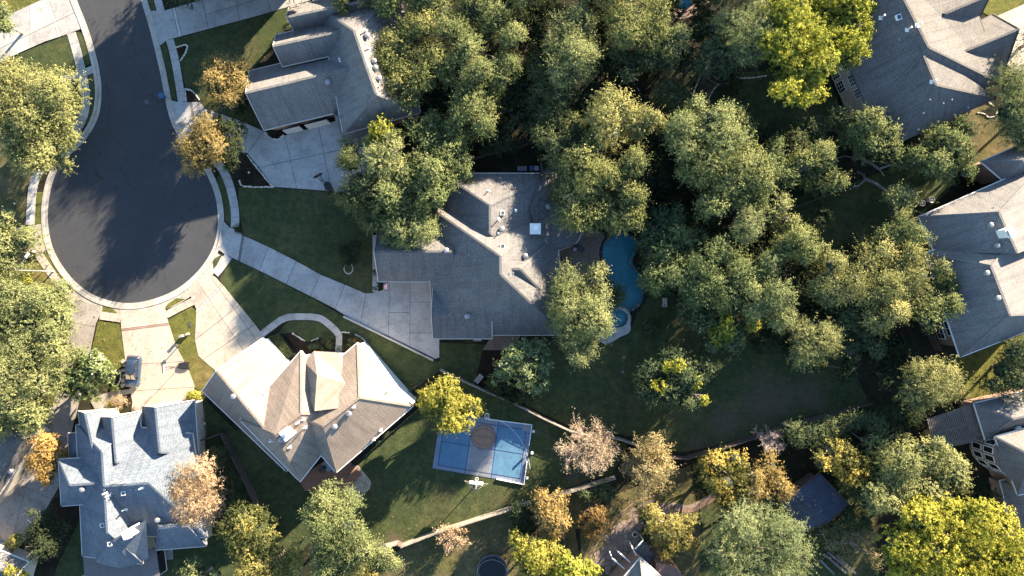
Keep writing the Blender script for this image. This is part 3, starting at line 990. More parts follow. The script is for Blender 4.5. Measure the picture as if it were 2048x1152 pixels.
class House:
    def __init__(s, label, at, roof, wall, fascia=CREAMP):
        s.root = thing('house', P(*at), label, 'house', 'houses of the neighbourhood')
        s.roofm, s.wallm, s.fasc = roof, wall, fascia
        s.tris = []
        HOUSES.append(s)
        s.walls = MB()
        s.gut = MB()

    def slope(s, b, pts):
        n = (pts[1] - pts[0]).cross(pts[2] - pts[0])
        if n.z < 0:
            pts = pts[::-1]
            n = -n
        n.normalize()
        e = Vector((0, 0, 1)).cross(n)
        if e.length < 1e-4:
            e = Vector((1, 0, 0))
        e.normalize()
        u = n.cross(e)
        if u.z < 0:
            u = -u
        b.face(pts, 0, [(p.dot(e), p.dot(u)) for p in pts])
        return pts

    def wing(s, q, ze, r, zr, g=(0, 0), wall=True, inset_w=0.45, ridge=True, roofm=None):
        """q: four eave corners in pixels, ridge end r[0] between q[3] and q[0], r[1] between q[1] and q[2]; g: gable ends"""
        # the ridge runs from the edge q3-q0 to the edge q1-q2: turn the corners until it does
        def miss(k):
            c = [q[(i + k) % 4] for i in range(4)]
            m1 = ((c[3][0] + c[0][0]) / 2, (c[3][1] + c[0][1]) / 2); m2 = ((c[1][0] + c[2][0]) / 2, (c[1][1] + c[2][1]) / 2)
            return math.hypot(r[0][0] - m1[0], r[0][1] - m1[1]) + math.hypot(r[1][0] - m2[0], r[1][1] - m2[1])
        k = min(range(4), key=miss)
        q = [q[(i + k) % 4] for i in range(4)]
        A, B_, C, D = [P(x, y, ze) for x, y in q]
        R1, R2 = P(*r[0], zr), P(*r[1], zr)

        def snap(p, a, c):
            d = (c - a); d.z = 0
            t = max(0.2, min(0.8, (p - a).dot(d) / d.dot(d)))
            m = a + d * t
            return Vector((m.x, m.y, zr))
        if g[0]: R1 = snap(R1, D, A)
        if g[1]: R2 = snap(R2, B_, C)
        b = MB()
        fs = [[A, B_, R2, R1], [C, D, R1, R2]]
        if not g[0]: fs.append([D, A, R1])
        if not g[1]: fs.append([B_, C, R2])
        faces = [s.slope(b, f) for f in fs]
        if g[0]: b.face([D, A, R1] if (A - D).cross(R1 - D).dot(R1 - R2) > 0 else [A, D, R1], 1)
        if g[1]: b.face([B_, C, R2] if (C - B_).cross(R2 - B_).dot(R2 - R1) > 0 else [C, B_, R2], 1)
        dn = Vector((0, 0, -0.03))
        und = [A + dn, B_ + dn, C + dn, D + dn]
        nn = (und[1] - und[0]).cross(und[2] - und[0])
        b.face(und[::-1] if nn.z > 0 else und, 1)
        o = b.build('roof', [roofm or s.roofm, s.wallm], s.root)
        for f in faces:
            for k in range(1, len(f) - 1):
                s.tris.append((f[0], f[k], f[k + 1], o))
        # ridge and hip caps
        if ridge:
            rc = MB()
            up = Vector((0, 0, 0.03))
            rc.beam(R1 + up, R2 + up, 0.30, 0.05)
            if not g[0]:
                rc.beam(R1 + up, A + up, 0.26, 0.045); rc.beam(R1 + up, D + up, 0.26, 0.045)
            if not g[1]:
                rc.beam(R2 + up, B_ + up, 0.26, 0.045); rc.beam(R2 + up, C + up, 0.26, 0.045)
            rc.build('ridge_cap', roofm or s.roofm, o)
        # fascia boards / gutters on the eaves, barge boards on the rakes
        fb = MB()
        cen = (A + C) / 2

        def board(a, c, w=0.10, h=0.2, lift=-0.08):
            d = (c - a).normalized()
            out = Vector((d.y, -d.x, 0))
            if out.dot((a + c) / 2 - cen) < 0:
                out = -out
            off = out * (w / 2) + Vector((0, 0, lift))
            fb.beam(a + off, c + off, w, h)
        board(A, B_); board(C, D)
        if g[0]:
            board(A, R1, 0.08, 0.24, 0.0); board(D, R1, 0.08, 0.24, 0.0)
        else:
            board(D, A)
        if g[1]:
            board(B_, R2, 0.08, 0.24, 0.0); board(C, R2, 0.08, 0.24, 0.0)
        else:
            board(B_, C)
        fb.build('gutter', s.fasc, o)
        if wall:
            w = inset([(p.x, p.y) for p in (A, B_, C, D)], inset_w)
            s.walls.prism(w, 0.0, ze - 0.04)
        return o

    def poly(s, faces, name='roof'):
        """extra roof planes: list of [(px, py, z), ...]"""
        b = MB()
        pl = [s.slope(b, [P(*p) for p in f]) for f in faces]
        o = b.build(name, s.roofm, s.root)
        for f in pl:
            for k in range(1, len(f) - 1):
                s.tris.append((f[0], f[k], f[k + 1], o))
        return o

    def on_roof(s, px, py):
        org = Vector((0, 0, H)); d = (P(px, py, 0) - org).normalized()
        best, ob = None, None
        for a, b, c, o in s.tris:
            h = intersect_ray_tri(a, b, c, d, org, True)
            if h is not None and (best is None or h.z > best.z):
                best, ob = h, o
        return best, ob

    def fit(s, kind, px, py, rz=0.0, sc=1.0):
        h, o = s.on_roof(px, py)
        if h is None:
            print('no roof at', px, py, s.root['label'])
            return
        src = VENTS[kind]
        if src is None or kind not in VENT_ME:
            b, mats, sm = VENTB[kind]()
            me_o = b.build(kind, mats, o, sm)
            me_o.data.transform(Matrix.Translation(ORG[o.name]))
            VENT_ME[kind] = me_o.data
            n = me_o
        else:
            n = bpy.data.objects.new(kind, VENT_ME[kind])
            COL.objects.link(n); n.parent = o
        n.location = h - ORG[o.name]
        n.rotation_euler = (0, 0, rz)
        n.scale = (sc, sc, sc)
        ORG[n.name] = h

    def finish(s):
        if s.walls.v:
            s.walls.build('wall', s.wallm, s.root)

    def window(s, a, c, z0, z1, frame=WHITE, panes=(2, 2)):
        """a window on the wall line a-c (pixels of the wall at the ground), sill z0, head z1"""
        A, C = (a, c) if isinstance(a, Vector) else (P(*a), P(*c))
        d = (C - A); w = d.length; d.normalize()
        n = Vector((d.y, -d.x, 0))
        f = MB()
        up = Vector((0, 0, 1))
        for (p, q) in ((A + up * z0, C + up * z0), (A + up * z1, C + up * z1)):
            f.beam(p, q, 0.14, 0.09)
        for p in (A, C):
            f.box(p + up * (z0 + z1) / 2, (0.10, 0.13, z1 - z0), math.atan2(d.y, d.x))
        for i in range(1, panes[0]):
            f.box(A + d * (w * i / panes[0]) + up * (z0 + z1) / 2, (0.05, 0.10, z1 - z0), math.atan2(d.y, d.x))
        for i in range(1, panes[1]):
            z = z0 + (z1 - z0) * i / panes[1]
            f.beam(A + up * z, C + up * z, 0.10, 0.05)
        o = f.build('window', frame, s.root)
        p = MB()
        p.box((A + C) / 2 + up * (z0 + z1) / 2, (w, 0.06, z1 - z0), math.atan2(d.y, d.x))
        p.build('pane', GLASS, o)
        return o


VENT_ME = {}


def v_turbine():
    b = MB()
    b.box((0, 0, 0.02), (0.75, 0.75, 0.05))
    b.lathe((0, 0, 0), [(0.30, 0.0), (0.24, 0.18), (0.24, 0.30), (0.40, 0.36), (0.45, 0.50), (0.42, 0.64), (0.28, 0.74), (0.06, 0.78)], 16)
    for k in range(12):
        t = 2 * math.pi * k / 12
        b.tube([(0.25 * math.cos(t), 0.25 * math.sin(t), .36), (.46 * math.cos(t), .46 * math.sin(t), .5), (.28 * math.cos(t), .28 * math.sin(t), .75)], 0.018, 3)
    return b, GREYM, False


def v_pipe():
    b = MB()
    b.box((0, 0, 0.03), (0.42, 0.42, 0.05))
    b.lathe((0, 0, 0), [(0.14, 0.0), (0.075, 0.16), (0.065, 0.75), (0.10, 0.78), (0.10, 0.86)], 10)
    return b, WHITE, False


def v_box():
    b = MB()
    b.box((0, 0, 0.12), (0.62, 0.62, 0.26)); b.box((0, 0, 0.28), (0.74, 0.74, 0.06)); b.box((0.05, 0, 0.32), (0.45, 0.5, 0.04), mi=1)
    return b, [WHITE, DARKFASC], False


def v_cap():
    b = MB()
    b.box((0, 0, 0.02), (0.3, 0.34, 0.04)); b.box((0, -0.05, 0.08), (0.16, 0.2, 0.10))
    return b, GREYM, False


def v_chimney():
    b = MB()
    b.box((0, 0, 0.0), (1.25, 1.25, 2.2), mi=1)
    b.box((0, 0, 1.14), (1.45, 1.45, 0.10), mi=0)
    b.lathe((0.05, 0.05, 1.19), [(0.30, 0), (0.28, 0.3), (0.42, 0.33), (0.40, 0.45), (0.05, 0.55)], 14, mi=0)
    return b, [WHITE, CREAMP], False


def v_chimney_brick():
    b = MB()
    b.box((0, 0, 0.0), (1.1, 1.3, 3.4), mi=1)
    b.box((0, 0, 1.75), (1.3, 1.5, 0.14), mi=0)
    b.box((0, 0, 1.95), (0.8, 0.9, 0.3), mi=2)
    b.box((0, 0, 2.14), (1.0, 1.1, 0.06), mi=0)
    return b, [WHITE, SIDING, DARKFASC], False


VENTB = {'turbine_vent': v_turbine, 'vent_pipe': v_pipe, 'box_vent': v_box, 'roof_cap': v_cap, 'chimney': v_chimney, 'siding_chimney': v_chimney_brick}
VENTS = {k: 1 for k in VENTB}

# the large taupe house in the middle
h = House('sprawling house with speckled taupe hip roofs beside the pool', (990, 520), SH_TAUPE, BRICKTAN)
h.wing([(882, 347), (1111, 347), (1111, 535), (882, 535)], 3.0, [(980, 411), (980, 467)], 7.2)
h.wing([(850, 408), (1111, 430), (1130, 670), (866, 655)], 3.0, [(1001, 513), (1001, 549)], 9.6)
h.wing([(975, 470), (1111, 470), (1111, 612), (975, 612)], 3.1, [(985, 538), (1040, 538)], 8.5)
h.wing([(757, 452), (905, 452), (905, 563), (757, 563)], 2.9, [(757, 503), (905, 503)], 5.9, (1, 0))
h.wing([(866, 575), (984, 575), (984, 677), (866, 677)], 3.05, [(866, 627), (984, 627)], 4.7, (1, 1))
h.wing([(900, 560), (1110, 560), (1110, 670), (900, 670)], 3.0, [(960, 600), (1060, 600)], 6.3)
h.poly([[(1080, 325, 3.0), (1118, 325, 3.0), (1150, 372, 2.8), (1164, 430, 2.7), (1166, 458, 2.7), (1160, 476, 2.7), (1150, 490, 2.7), (1112, 502, 2.9), (1080, 500, 4.2), (1060, 420, 5.2), (1080, 347, 3.9)]])
b = MB()
pw = [P(x, y, 2.62) for x, y in smooth_px([(1116, 326), (1150, 372), (1164, 430), (1166, 458), (1160, 476), (1150, 490), (1112, 502)], 1, False)]
for i in range(len(pw) - 1):
    b.beam(pw[i], pw[i + 1], 0.1, 0.18)
b.beam(P(1082, 325, 2.95), P(1082, 347, 2.95), 0.1, 0.18)
b.build('gutter', CREAMP, h.root)
b = MB()
for q in ((1160, 474), (1164, 432), (1148, 374), (1120, 498)):
    b.box(P(*q, 0) + Vector((-0.3, 0, 1.3)), (0.3, 0.3, 2.6))
b.build('post', CREAMP, h.root)
for px, py in ((1004, 458), (893, 501), (935, 632), (1050, 512), (1096, 414)):
    h.fit('turbine_vent', px, py, sc=.82)
for px, py in ((977, 382), (997, 439), (997, 467), (1031, 421)):
    h.fit('vent_pipe', px, py)
for px, py in ((1005, 426), (1005, 492)):
    h.fit('box_vent', px, py, 0, .85)
for px, py in ((938, 509), (950, 520), (925, 560), (985, 386), (1018, 546), (1026, 545)):
    h.fit('roof_cap', px, py)
h.fit('chimney', 1070, 459)
h.finish()

# the gabled house by the street (top)
h = House('grey brown house with three western gables beside the street', (680, 140), SH_GREY, BRICK)
h.wing([(640, 15), (800, -15), (840, 225), (686, 268)], 4.6, [(708, 62), (752, 188)], 9.6, inset_w=0.6)
h.wing([(499, 142), (690, 96), (715, 215), (528, 260)], 3.0, [(495, 185), (700, 136)], 6.9, (1, 0))
h.wing([(552, 70), (700, 35), (712, 100), (565, 133)], 4.6, [(552, 91), (712, 56)], 7.1, (1, 0))
h.wing([(578, 15), (720, -20), (735, 30), (588, 62)], 4.7, [(579, 33), (728, 2)], 7.3, (1, 0))
h.wing([(668, 225), (760, 200), (775, 262), (690, 284)], 3.0, [(672, 236), (765, 215)], 4.6, (0, 0))
h.wing([(640, -60), (790, -90), (800, 20), (655, 30)], 4.6, [(690, -40), (760, -10)], 8.2)
for px, py in ((735, 73), (657, 165), (749, 124), (752, 137), (759, 158)):
    h.fit('turbine_vent', px, py, sc=.82)
for px, py in ((732, 63), (738, 98), (681, 121)):
    h.fit('vent_pipe', px, py)
for px, py in ((645, 162), (659, 201), (722, 238)):
    h.fit('roof_cap', px, py)
b = MB()   # garage doors under the southern eave
for (a, c) in (((575, 268), (608, 260)), ((618, 258), (662, 247))):
    A, C = P(*a), P(*c)
    m = MB()
    d = (C - A); rz = math.atan2(d.y, d.x)
    for i in range(4):
        m.box((A + C) / 2 + Vector((0, 0, 0.28 + i * 0.55)), (d.length, 0.12, 0.52), rz)
    m.build('garage_door', CREAMP, h.root)
h.finish()

# the tan house
h = House('tan roofed house with crossing hips and white side wall', (620, 810), SH_TAN, SIDING, WHITE)
h.wing([(525, 677), (640, 812), (573, 943), (405, 782)], 3.4, [(432, 740), (537, 866)], 7.7, (1, 0), inset_w=0.12)
h.wing([(602, 702), (706, 830), (600, 963), (480, 840)], 5.4, [(602, 827), (549, 869)], 9.0, inset_w=0.5)
h.wing([(715, 686), (826, 812), (672, 945), (562, 815)], 5.4, [(719, 795), (645, 853)], 9.0, inset_w=0.15)
h.poly([[(607, 722, 5.3), (628, 702, 5.3), (634, 750, 8.2)], [(628, 702, 5.3), (674, 705, 5.3), (690, 716, 5.5), (704, 770, 7.2), (634, 750, 8.2)],
        [(607, 722, 5.3), (634, 750, 8.2), (629, 822, 8.8), (613, 784, 6.6)], [(634, 750, 8.2), (704, 770, 7.2), (690, 815, 8.6), (629, 822, 8.8)]])
w = inset([(P(x, y, 5).x, P(x, y, 5).y) for x, y in [(612, 724), (632, 706), (674, 709), (694, 722), (690, 790), (630, 790)]], 0.25)
h.walls.prism(w, 0.0, 5.1)
for px, py in ((699, 826), (671, 852), (564, 878), (469, 792)):
    h.fit('turbine_vent', px, py, sc=.82)
for px, py in ((708, 813), (762, 859), (748, 878), (611, 854), (580, 893), (607, 838), (596, 845), (543, 881), (778, 780)):
    h.fit('vent_pipe', px, py)
h.fit('roof_cap', 526, 790)
h.fit('chimney', 579, 864, R(38))
h.window((772, 738), (782, 751), 3.2, 4.4, GREYM, (3, 2))
h.finish()

# the blue grey house, lower western corner
h = House('pale blue grey shingled house with many gables and white chimney', (270, 960), SH_BLUE, STONE, CREAMP)
h.wing([(200, 845), (385, 868), (414, 1075), (205, 1070)], 4.4, [(209, 972), (297, 966)], 8.6, inset_w=0.6)
h.wing([(152, 850), (265, 845), (285, 1128), (165, 1112)], 4.3, [(204, 905), (215, 1066)], 8.5, inset_w=0.6)
h.wing([(157, 822), (206, 818), (215, 905), (166, 905)], 4.4, [(177, 826), (188, 905)], 7.2, (1, 0))
h.wing([(117, 919), (195, 914), (200, 1006), (123, 1012)], 4.8, [(140, 970), (200, 966)], 7.9)
h.wing([(136, 867), (185, 864), (188, 920), (139, 920)], 3.0, [(158, 892), (180, 892)], 4.4, ridge=False)
h.wing([(200, 834), (278, 822), (288, 920), (206, 925)], 4.4, [(224, 833), (232, 925)], 7.4, (1, 0))
h.wing([(285, 812), (389, 800), (396, 905), (284, 915)], 3.4, [(311, 813), (320, 905)], 6.9, (1, 0))
h.wing([(300, 1022), (407, 1012), (412, 1092), (312, 1100)], 3.2, [(318, 1055), (372, 1052)], 6.2)
h.poly([[(192, 1124, 4.4), (212, 1131, 4.4), (225, 1080, 8.2)], [(212, 1131, 4.4), (238, 1136, 4.4), (225, 1080, 8.2)], [(238, 1136, 4.4), (264, 1131, 4.4), (225, 1080, 8.2)],
        [(264, 1131, 4.4), (297, 1117, 4.4), (292, 1040, 7.6), (225, 1080, 8.2)], [(194, 1060, 4.6), (192, 1124, 4.4), (225, 1080, 8.2)]])
h.walls.prism(inset([(P(x, y, 4.3).x, P(x, y, 4.3).y) for x, y in [(200, 1060), (196, 1120), (213, 1127), (239, 1132), (263, 1127), (292, 1114), (290, 1050)]], 0.45), 0, 4.3)
for px, py in ((168, 977), (318, 1038)):
    h.fit('turbine_vent', px, py, sc=.82)
for px, py in ((213, 985), (219, 990), (232, 962), (252, 962), (285, 975), (252, 1018)):
    h.fit('vent_pipe', px, py)
for px, py in ((248, 986), (206, 1050), (221, 1087)):
    h.fit('box_vent', px, py, R(10), .75)
for px, py in ((263, 979), (273, 979), (193, 926), (233, 913)):
    h.fit('roof_cap', px, py)
h.fit('siding_chimney', 265, 1062, R(25), .8)
b = MB()
for k in range(12):
    x0 = 166 + k * 0.55
    a, c = P(166 + k * .4, 1110 + k * 5.0, 2.9 - k * 0.02), P(313 + k * .6, 1099 + k * 5.0, 2.9 - k * 0.02)
    b.beam(a, c, 0.33, 0.06)
b.build('patio_cover', plain('brown_metal_roof', (0.135, 0.115, 0.11), 0.55, 0.12), h.root)
b = MB()
for q in ((172, 1148), (312, 1145)):
    b.box(P(*q) + Vector((0, 0, 1.4)), (0.16, 0.16, 2.8))
b.build('post', CREAMP, h.root)
b = MB(); b.box(P(252, 828) + Vector((0, 0, 1.2)), (2.6, 0.14, 2.3), R(8)); b.build('garage_door', WHITE, h.root)
b = MB(); b.box(P(350, 812) + Vector((0, 0, 1.2)), (4.6, 0.14, 2.3), R(7)); b.build('garage_door', WHITE, h.root)
h.finish()

# the charcoal roofed house, upper east
h = House('tall stone house with charcoal roof planes and paned windows', (1850, 110), SH_DARK, STONE, DARKFASC)
h.wing([(1606, -85), (1880, -200), (2003, 167), (1739, 224)], 5.7, [(1752, -110), (1857, 95)], 9.8, inset_w=0.35)
h.wing([(1752, 216), (1905, 120), (1992, 196), (1798, 285)], 5.6, [(1838, 88), (1872, 170)], 9.4, inset_w=0.5)
h.wing([(1875, 85), (1985, 29), (2013, 128), (1940, 175)], 3.6, [(1917, 107), (2017, 64)], 7.2, (0, 1))
h.wing([(1840, 5), (1930, -60), (1954, 46), (1880, 85)], 4.4, [(1890, 27), (1960, -6)], 7.8, (0, 1))
for px, py in ((1761, 36), (1834, 51), (1814, 60), (1863, 164)):
    h.fit('vent_pipe', px, py, sc=1.25)
h.fit('box_vent', 1795, 36, R(20))
for px, py in ((1798, 79), (1859, 198), (1886, 205), (1903, 198), (1935, 214), (1846, 225), (1836, 258)):
    h.fit('roof_cap', px, py)
for y0, y1, z0, z1 in ((146, 164, .5, 2.4), (170, 190, .5, 2.4), (146, 164, 3.9, 5.2), (170, 190, 3.9, 5.2), (197, 214, 3.9, 5.2)):
    wx = lambda y: 1697.5 + 4.4 - (244.5 - y) * .431 - 2.0
    h.window((wx(y0), y0), (wx(y1), y1), z0, z1, WHITE, (3, 3))
h.finish()

# the tall brick house, middle east
h = House('brick house with weathered grey roofs and square siding chimney', (1960, 560), SH_GREY, BRICK, WHITE)
h.wing([(1838, 434), (2092, 322), (2150, 460), (1868, 503)], 5.3, [(1998, 425), (2034, 505)], 9.8, inset_w=0.6)
h.wing([(1850, 507), (2080, 420), (2150, 625), (1920, 714)], 5.4, [(1982, 532), (2020, 630)], 9.7, inset_w=1.0)
h.wing([(1962, 323), (2090, 268), (2140, 310), (2012, 366)], 5.0, [(2045, 322), (2100, 300)], 7.6)
for px, py in ((1978, 450), (1991, 491), (1970, 546), (1992, 596)):
    h.fit('turbine_vent', px, py, sc=.82)
for px, py in ((1997, 440), (1975, 454), (2012, 485), (2014, 500), (1988, 415)):
    h.fit('roof_cap', px, py)
h.fit('siding_chimney', 2004, 466, R(25), 0.85)
for y0, y1, z0, z1 in ((632, 652, .7, 2.3), (656, 676, .7, 2.3), (640, 668, 3.1, 4.7)):
    wx = lambda y: 1804.6 + 13.3 + (y - 510.8) * .339 - 2.4
    h.window((wx(y0), y0), (wx(y1), y1), z0, z1, WHITE, (2, 2))
h.finish()

# brick house with the bay and the pergola, lower east corner
h = House('red brick house with rounded bay of white framed windows', (2020, 880), SH_GREY, BRICK, WHITE)
h.wing([(1948, 807), (2140, 762), (2160, 850), (1971, 880)], 3.6, [(2025, 838), (2120, 818)], 6.4, inset_w=0.4)
h.wing([(1990, 874), (2150, 830), (2190, 960), (2036, 990)], 5.4, [(2064, 912), (2130, 895)], 9.3, inset_w=0.5)
h.wing([(2000, 962), (2080, 945), (2120, 1060), (2030, 1080)], 3.1, [(2060, 985), (2085, 1040)], 5.0, ridge=False)
BAY = [(1997, 878), (1985, 893), (1984, 912), (1990, 932), (2004, 950), (2022, 962)]
bc_ = P(2045, 915, 5.3)
bw = []
for x, y in BAY:
    q = P(x, y, 5.3); q = q + (bc_ - q).normalized() * .5
    bw.append(Vector((q.x, q.y, 0)))
h.walls.prism([(q.x, q.y) for q in bw] + [(P(2060, 962, 5).x, P(2060, 962, 5).y), (P(2060, 878, 5).x, P(2060, 878, 5).y)], 0, 5.2)
h.poly([[(1990, 872, 5.3), (1993, 886, 5.3), (2050, 905, 7.8)], [(1993, 886, 5.3), (1995, 908, 5.3), (2050, 905, 7.8)], [(1995, 908, 5.3), (2003, 937, 5.3), (2050, 905, 7.8)], [(2003, 937, 5.3), (2024, 966, 5.3), (2050, 905, 7.8)], [(2024, 966, 5.3), (2037, 990, 5.3), (2070, 930, 7.8)]])
for i in range(5):
    a, c = bw[i], bw[i + 1]
    t = (c - a).normalized(); n = Vector((t.y, -t.x, 0))
    if n.dot(bc_ - a) > 0:
        n = -n
    for z0, z1 in ((0.7, 2.4), (3.0, 4.8)):
        h.window(a.lerp(c, .14) + n * .05, a.lerp(c, .86) + n * .05, z0, z1, WHITE, (1, 1))
h.fit('turbine_vent', 2031, 856)
h.finish()
b = None
r = thing('pergola', P(1910, 860), 'grey slatted pergola against the brick house with the bay', 'pergola', None)
a0, a1, c0, c1 = (1855, 838), (1946, 806), (1869, 900), (1971, 880)
n = 30
for i in range(n):
    t = i / (n - 1)
    p = P(a0[0] + (a1[0] - a0[0]) * t, a0[1] + (a1[1] - a0[1]) * t, 2.9); q = P(c0[0] + (c1[0] - c0[0]) * t, c0[1] + (c1[1] - c0[1]) * t, 2.9)
    m = MB(); m.beam(p, q, 0.12, 0.09); m.build('slat', GREYWOOD, r)
for t in (0.08, 0.5, 0.92):
    p = P(a0[0] + (c0[0] - a0[0]) * t, a0[1] + (c0[1] - a0[1]) * t, 2.74); q = P(a1[0] + (c1[0] - a1[0]) * t, a1[1] + (c1[1] - a1[1]) * t, 2.74)
    m = MB(); m.beam(p, q, 0.12, 0.2); m.build('beam', GREYWOOD, r)
for q in ((1862, 842), (1875, 896), (1940, 812)):
    m = MB(); m.box(P(*q) + Vector((0, 0, 1.3)), (0.16, 0.16, 2.6)); m.build('post', GREYWOOD, r)

# small house at the bottom edge
h = House('house corner with grey hip roof behind the stone terrace', (1290, 1160), SH_GREY, BRICK, WHITE)
h.wing([(1281, 1116), (1362, 1190), (1300, 1270), (1212, 1195)], 5.4, [(1287, 1172), (1292, 1200)], 8.8, inset_w=0.4)
for i, (a, c) in enumerate((((1322, 1128), (1330, 1133)), ((1340, 1133), (1349, 1139)))):
    h.window(a, c, 0.9, 2.6, WHITE, (1, 1))
h.walls.prism([(P(x, y, 2.9).x, P(x, y, 2.9).y) for x, y in [(1312, 1126), (1330, 1128), (1352, 1136), (1364, 1150), (1360, 1190), (1310, 1180)]], 0, 2.9)
h.finish()

# long roof and garage in the lower western corner
h = House('long brownish roof beyond the worn driveway', (20, 900), SH_DARK, STONE, CREAMP)
h.wing([(82, 867), (-30, 1030), (-125, 960), (-20, 800)], 3.0, [(34, 880), (-78, 1000)], 5.8, (0, 1))
h.fit('turbine_vent', 24, 941, sc=.8)
for px, py in ((6, 931), (10, 927)):
    h.fit('roof_cap', px, py)
h.finish()
h = House('low garage roof with pale gable at the bottom corner', (10, 1130), SH_TAUPE, CREAMP, WHITE)
h.wing([(-60, 1078), (57, 1124), (40, 1185), (-80, 1150)], 2.9, [(-60, 1115), (46, 1155)], 4.6, (1, 1))
h.finish()
# the house whose driveway runs in at the top
h = House('house beyond the upper edge whose roof shades the street', (540, -130), SH_TAUPE, BRICK)
h.wing([(395, -190), (600, -240), (610, -80), (428, -24)], 4.6, [(465, -115), (550, -140)], 9.6)
h.finish()
# the shed
r = House('slate blue shed roof among the gold trees', (1625, 1000), SH_NAVY, WOODD, WOODD)
r.root.name = 'shed'
r.root['category'] = 'shed'
r.root['group'] = ''
del r.root['group']
ORG[r.root.name] = Vector(r.root.location)
r.wing([(1559, 1000), (1638, 946), (1697, 1008), (1609, 1064)], 2.7, [(1585, 982), (1655, 1036)], 3.7, (1, 1))
r.finish()

# ------------------------------------------------------------------ fences
def fence(label, px, height=1.8, mat=None, bay=2.4, picket=0.14, cap=True, rail_only=False):
    mat = mat or WOODF
    w = W2(px)
    q = resample(w, bay)
    r = thing('fence', (q[0][0], q[0][1], 0), label, 'fence', 'fences between the yards')
    rg = random.Random(int(px[0][0] + px[0][1]))
    for i in range(len(q) - 1):
        a, c = Vector((*q[i], 0)), Vector((*q[i + 1], 0))
        d = c - a; ln = d.length; d.normalize()
        n = Vector((d.y, -d.x, 0)); rz = math.atan2(d.y, d.x)
        m = MB()
        if rail_only:
            m.beam(a + Vector((0, 0, height)), c + Vector((0, 0, height)), 0.07, 0.05)
            m.beam(a + Vector((0, 0, 0.15)), c + Vector((0, 0, 0.15)), 0.05, 0.05)
            k = int(ln / 0.13)
            for j in range(k):
                m.box(a + d * (ln * (j + .5) / k) + Vector((0, 0, height / 2)), (0.025, 0.025, height - .1), rz)
        else:
            k = max(1, int(ln / picket))
            for j in range(k):
                hh = height + rg.uniform(-.03, .03)
                m.box(a + d * (ln * (j + .5) / k) + n * rg.uniform(-.012, .012) + Vector((0, 0, hh / 2)), (ln / k - 0.012, 0.022, hh), rz)
            for z in (0.4, height - 0.35):
                m.box((a + c) / 2 + n * 0.05 + Vector((0, 0, z)), (ln, 0.045, 0.09), rz)
            if cap:
                m.box((a + c) / 2 + n * .03 + Vector((0, 0, height + 0.055)), (ln - .01, 0.14, 0.035), rz)
        m.build('fence_panel', mat, r)
        if i % 1 == 0:
            m = MB(); m.box(a + n * 0.06 + Vector((0, 0, height / 2 + .04)), (0.1, 0.1, height + .08), rz); m.build('post', mat, r)
    return r


fence('long pale wooden fence along the southern end of the court yard', [(690, 1096), (745, 1094), (797, 1080)], 1.8)
fence('sunlit wooden fence running from the gate corner towards the bare pink tree', [(806, 1085), (870, 1060), (1020, 1012), (1160, 971), (1228, 950)], 1.8)
m = fence('short gate section jogging between two sunlit fences', [(797, 1080), (806, 1072), (806, 1085)], 1.7, WOODD)
fence('thin dark metal fence from the tan house to the fence peak', [(815, 784), (848, 760), (883, 737)], 1.3, BLACKM, rail_only=True)
fence('weathered fence between the sport court and the magnolia bed', [(883, 737), (955, 772), (1030, 804), (1090, 835), (1140, 858)], 1.7, WOODF)
fence('weathered fence running behind the bare pink tree', [(1140, 858), (1200, 866), (1262, 880), (1300, 905)], 1.7, WOODF)
fence('brown fence along the far end of the wide back lawn', [(1300, 905), (1362, 914), (1450, 889), (1530, 862), (1600, 840), (1735, 803)], 1.7, WOODD)
fence('dark wooden fence between the blue grey house and the tan house', [(452, 862), (472, 905), (495, 950), (512, 985), (530, 1030), (548, 1100)], 1.8, WOODD)
fence('dark gate fence between the two lower houses', [(408, 877), (432, 870), (454, 862)], 1.6, WOODD)
fence('dark fence in the shade behind the oak rows north of the taupe house', [(945, 322), (990, 308), (1056, 292)], 1.8, WOODD)
fence('shaded fence across the back garden under the sprawling limbs', [(1560, 425), (1620, 402), (1690, 376)], 1.7, WOODD)
fence('low dark fence beside the tan house back eave', [(706, 930), (760, 885), (842, 812)], 0.9, BLACKM, rail_only=True)
fence('side fence between brick house and the oak garden', [(1830, 610), (1846, 650), (1868, 700)], 1.7, WOODD)
fence('dark fence beside the yellow trees on the dry back yard', [(1126, 1060), (1127, 1100), (1128, 1150)], 1.6, WOODD)

# ------------------------------------------------------------------ foliage
def quads_mesh(name, V, tint, mat):
    """V: (n, 3 or 4, 3) leaves"""
    n, k = V.shape[:2]
    me = bpy.data.meshes.new(name)
    me.vertices.add(n * k)
    me.vertices.foreach_set('co', V.reshape(-1).astype(np.float32))
    me.loops.add(n * k)
    me.loops.foreach_set('vertex_index', np.arange(n * k, dtype=np.int32))
    me.polygons.add(n)
    me.polygons.foreach_set('loop_start', np.arange(0, n * k, k, dtype=np.int32))
    at = me.attributes.new('tint', 'FLOAT', 'FACE')
    at.data.foreach_set('value', tint.astype(np.float32))
    me.materials.append(mat)
    me.update(calc_edges=True)
    return me


def nrm(a):
    return a / np.maximum(1e-9, np.linalg.norm(a, axis=-1, keepdims=True))


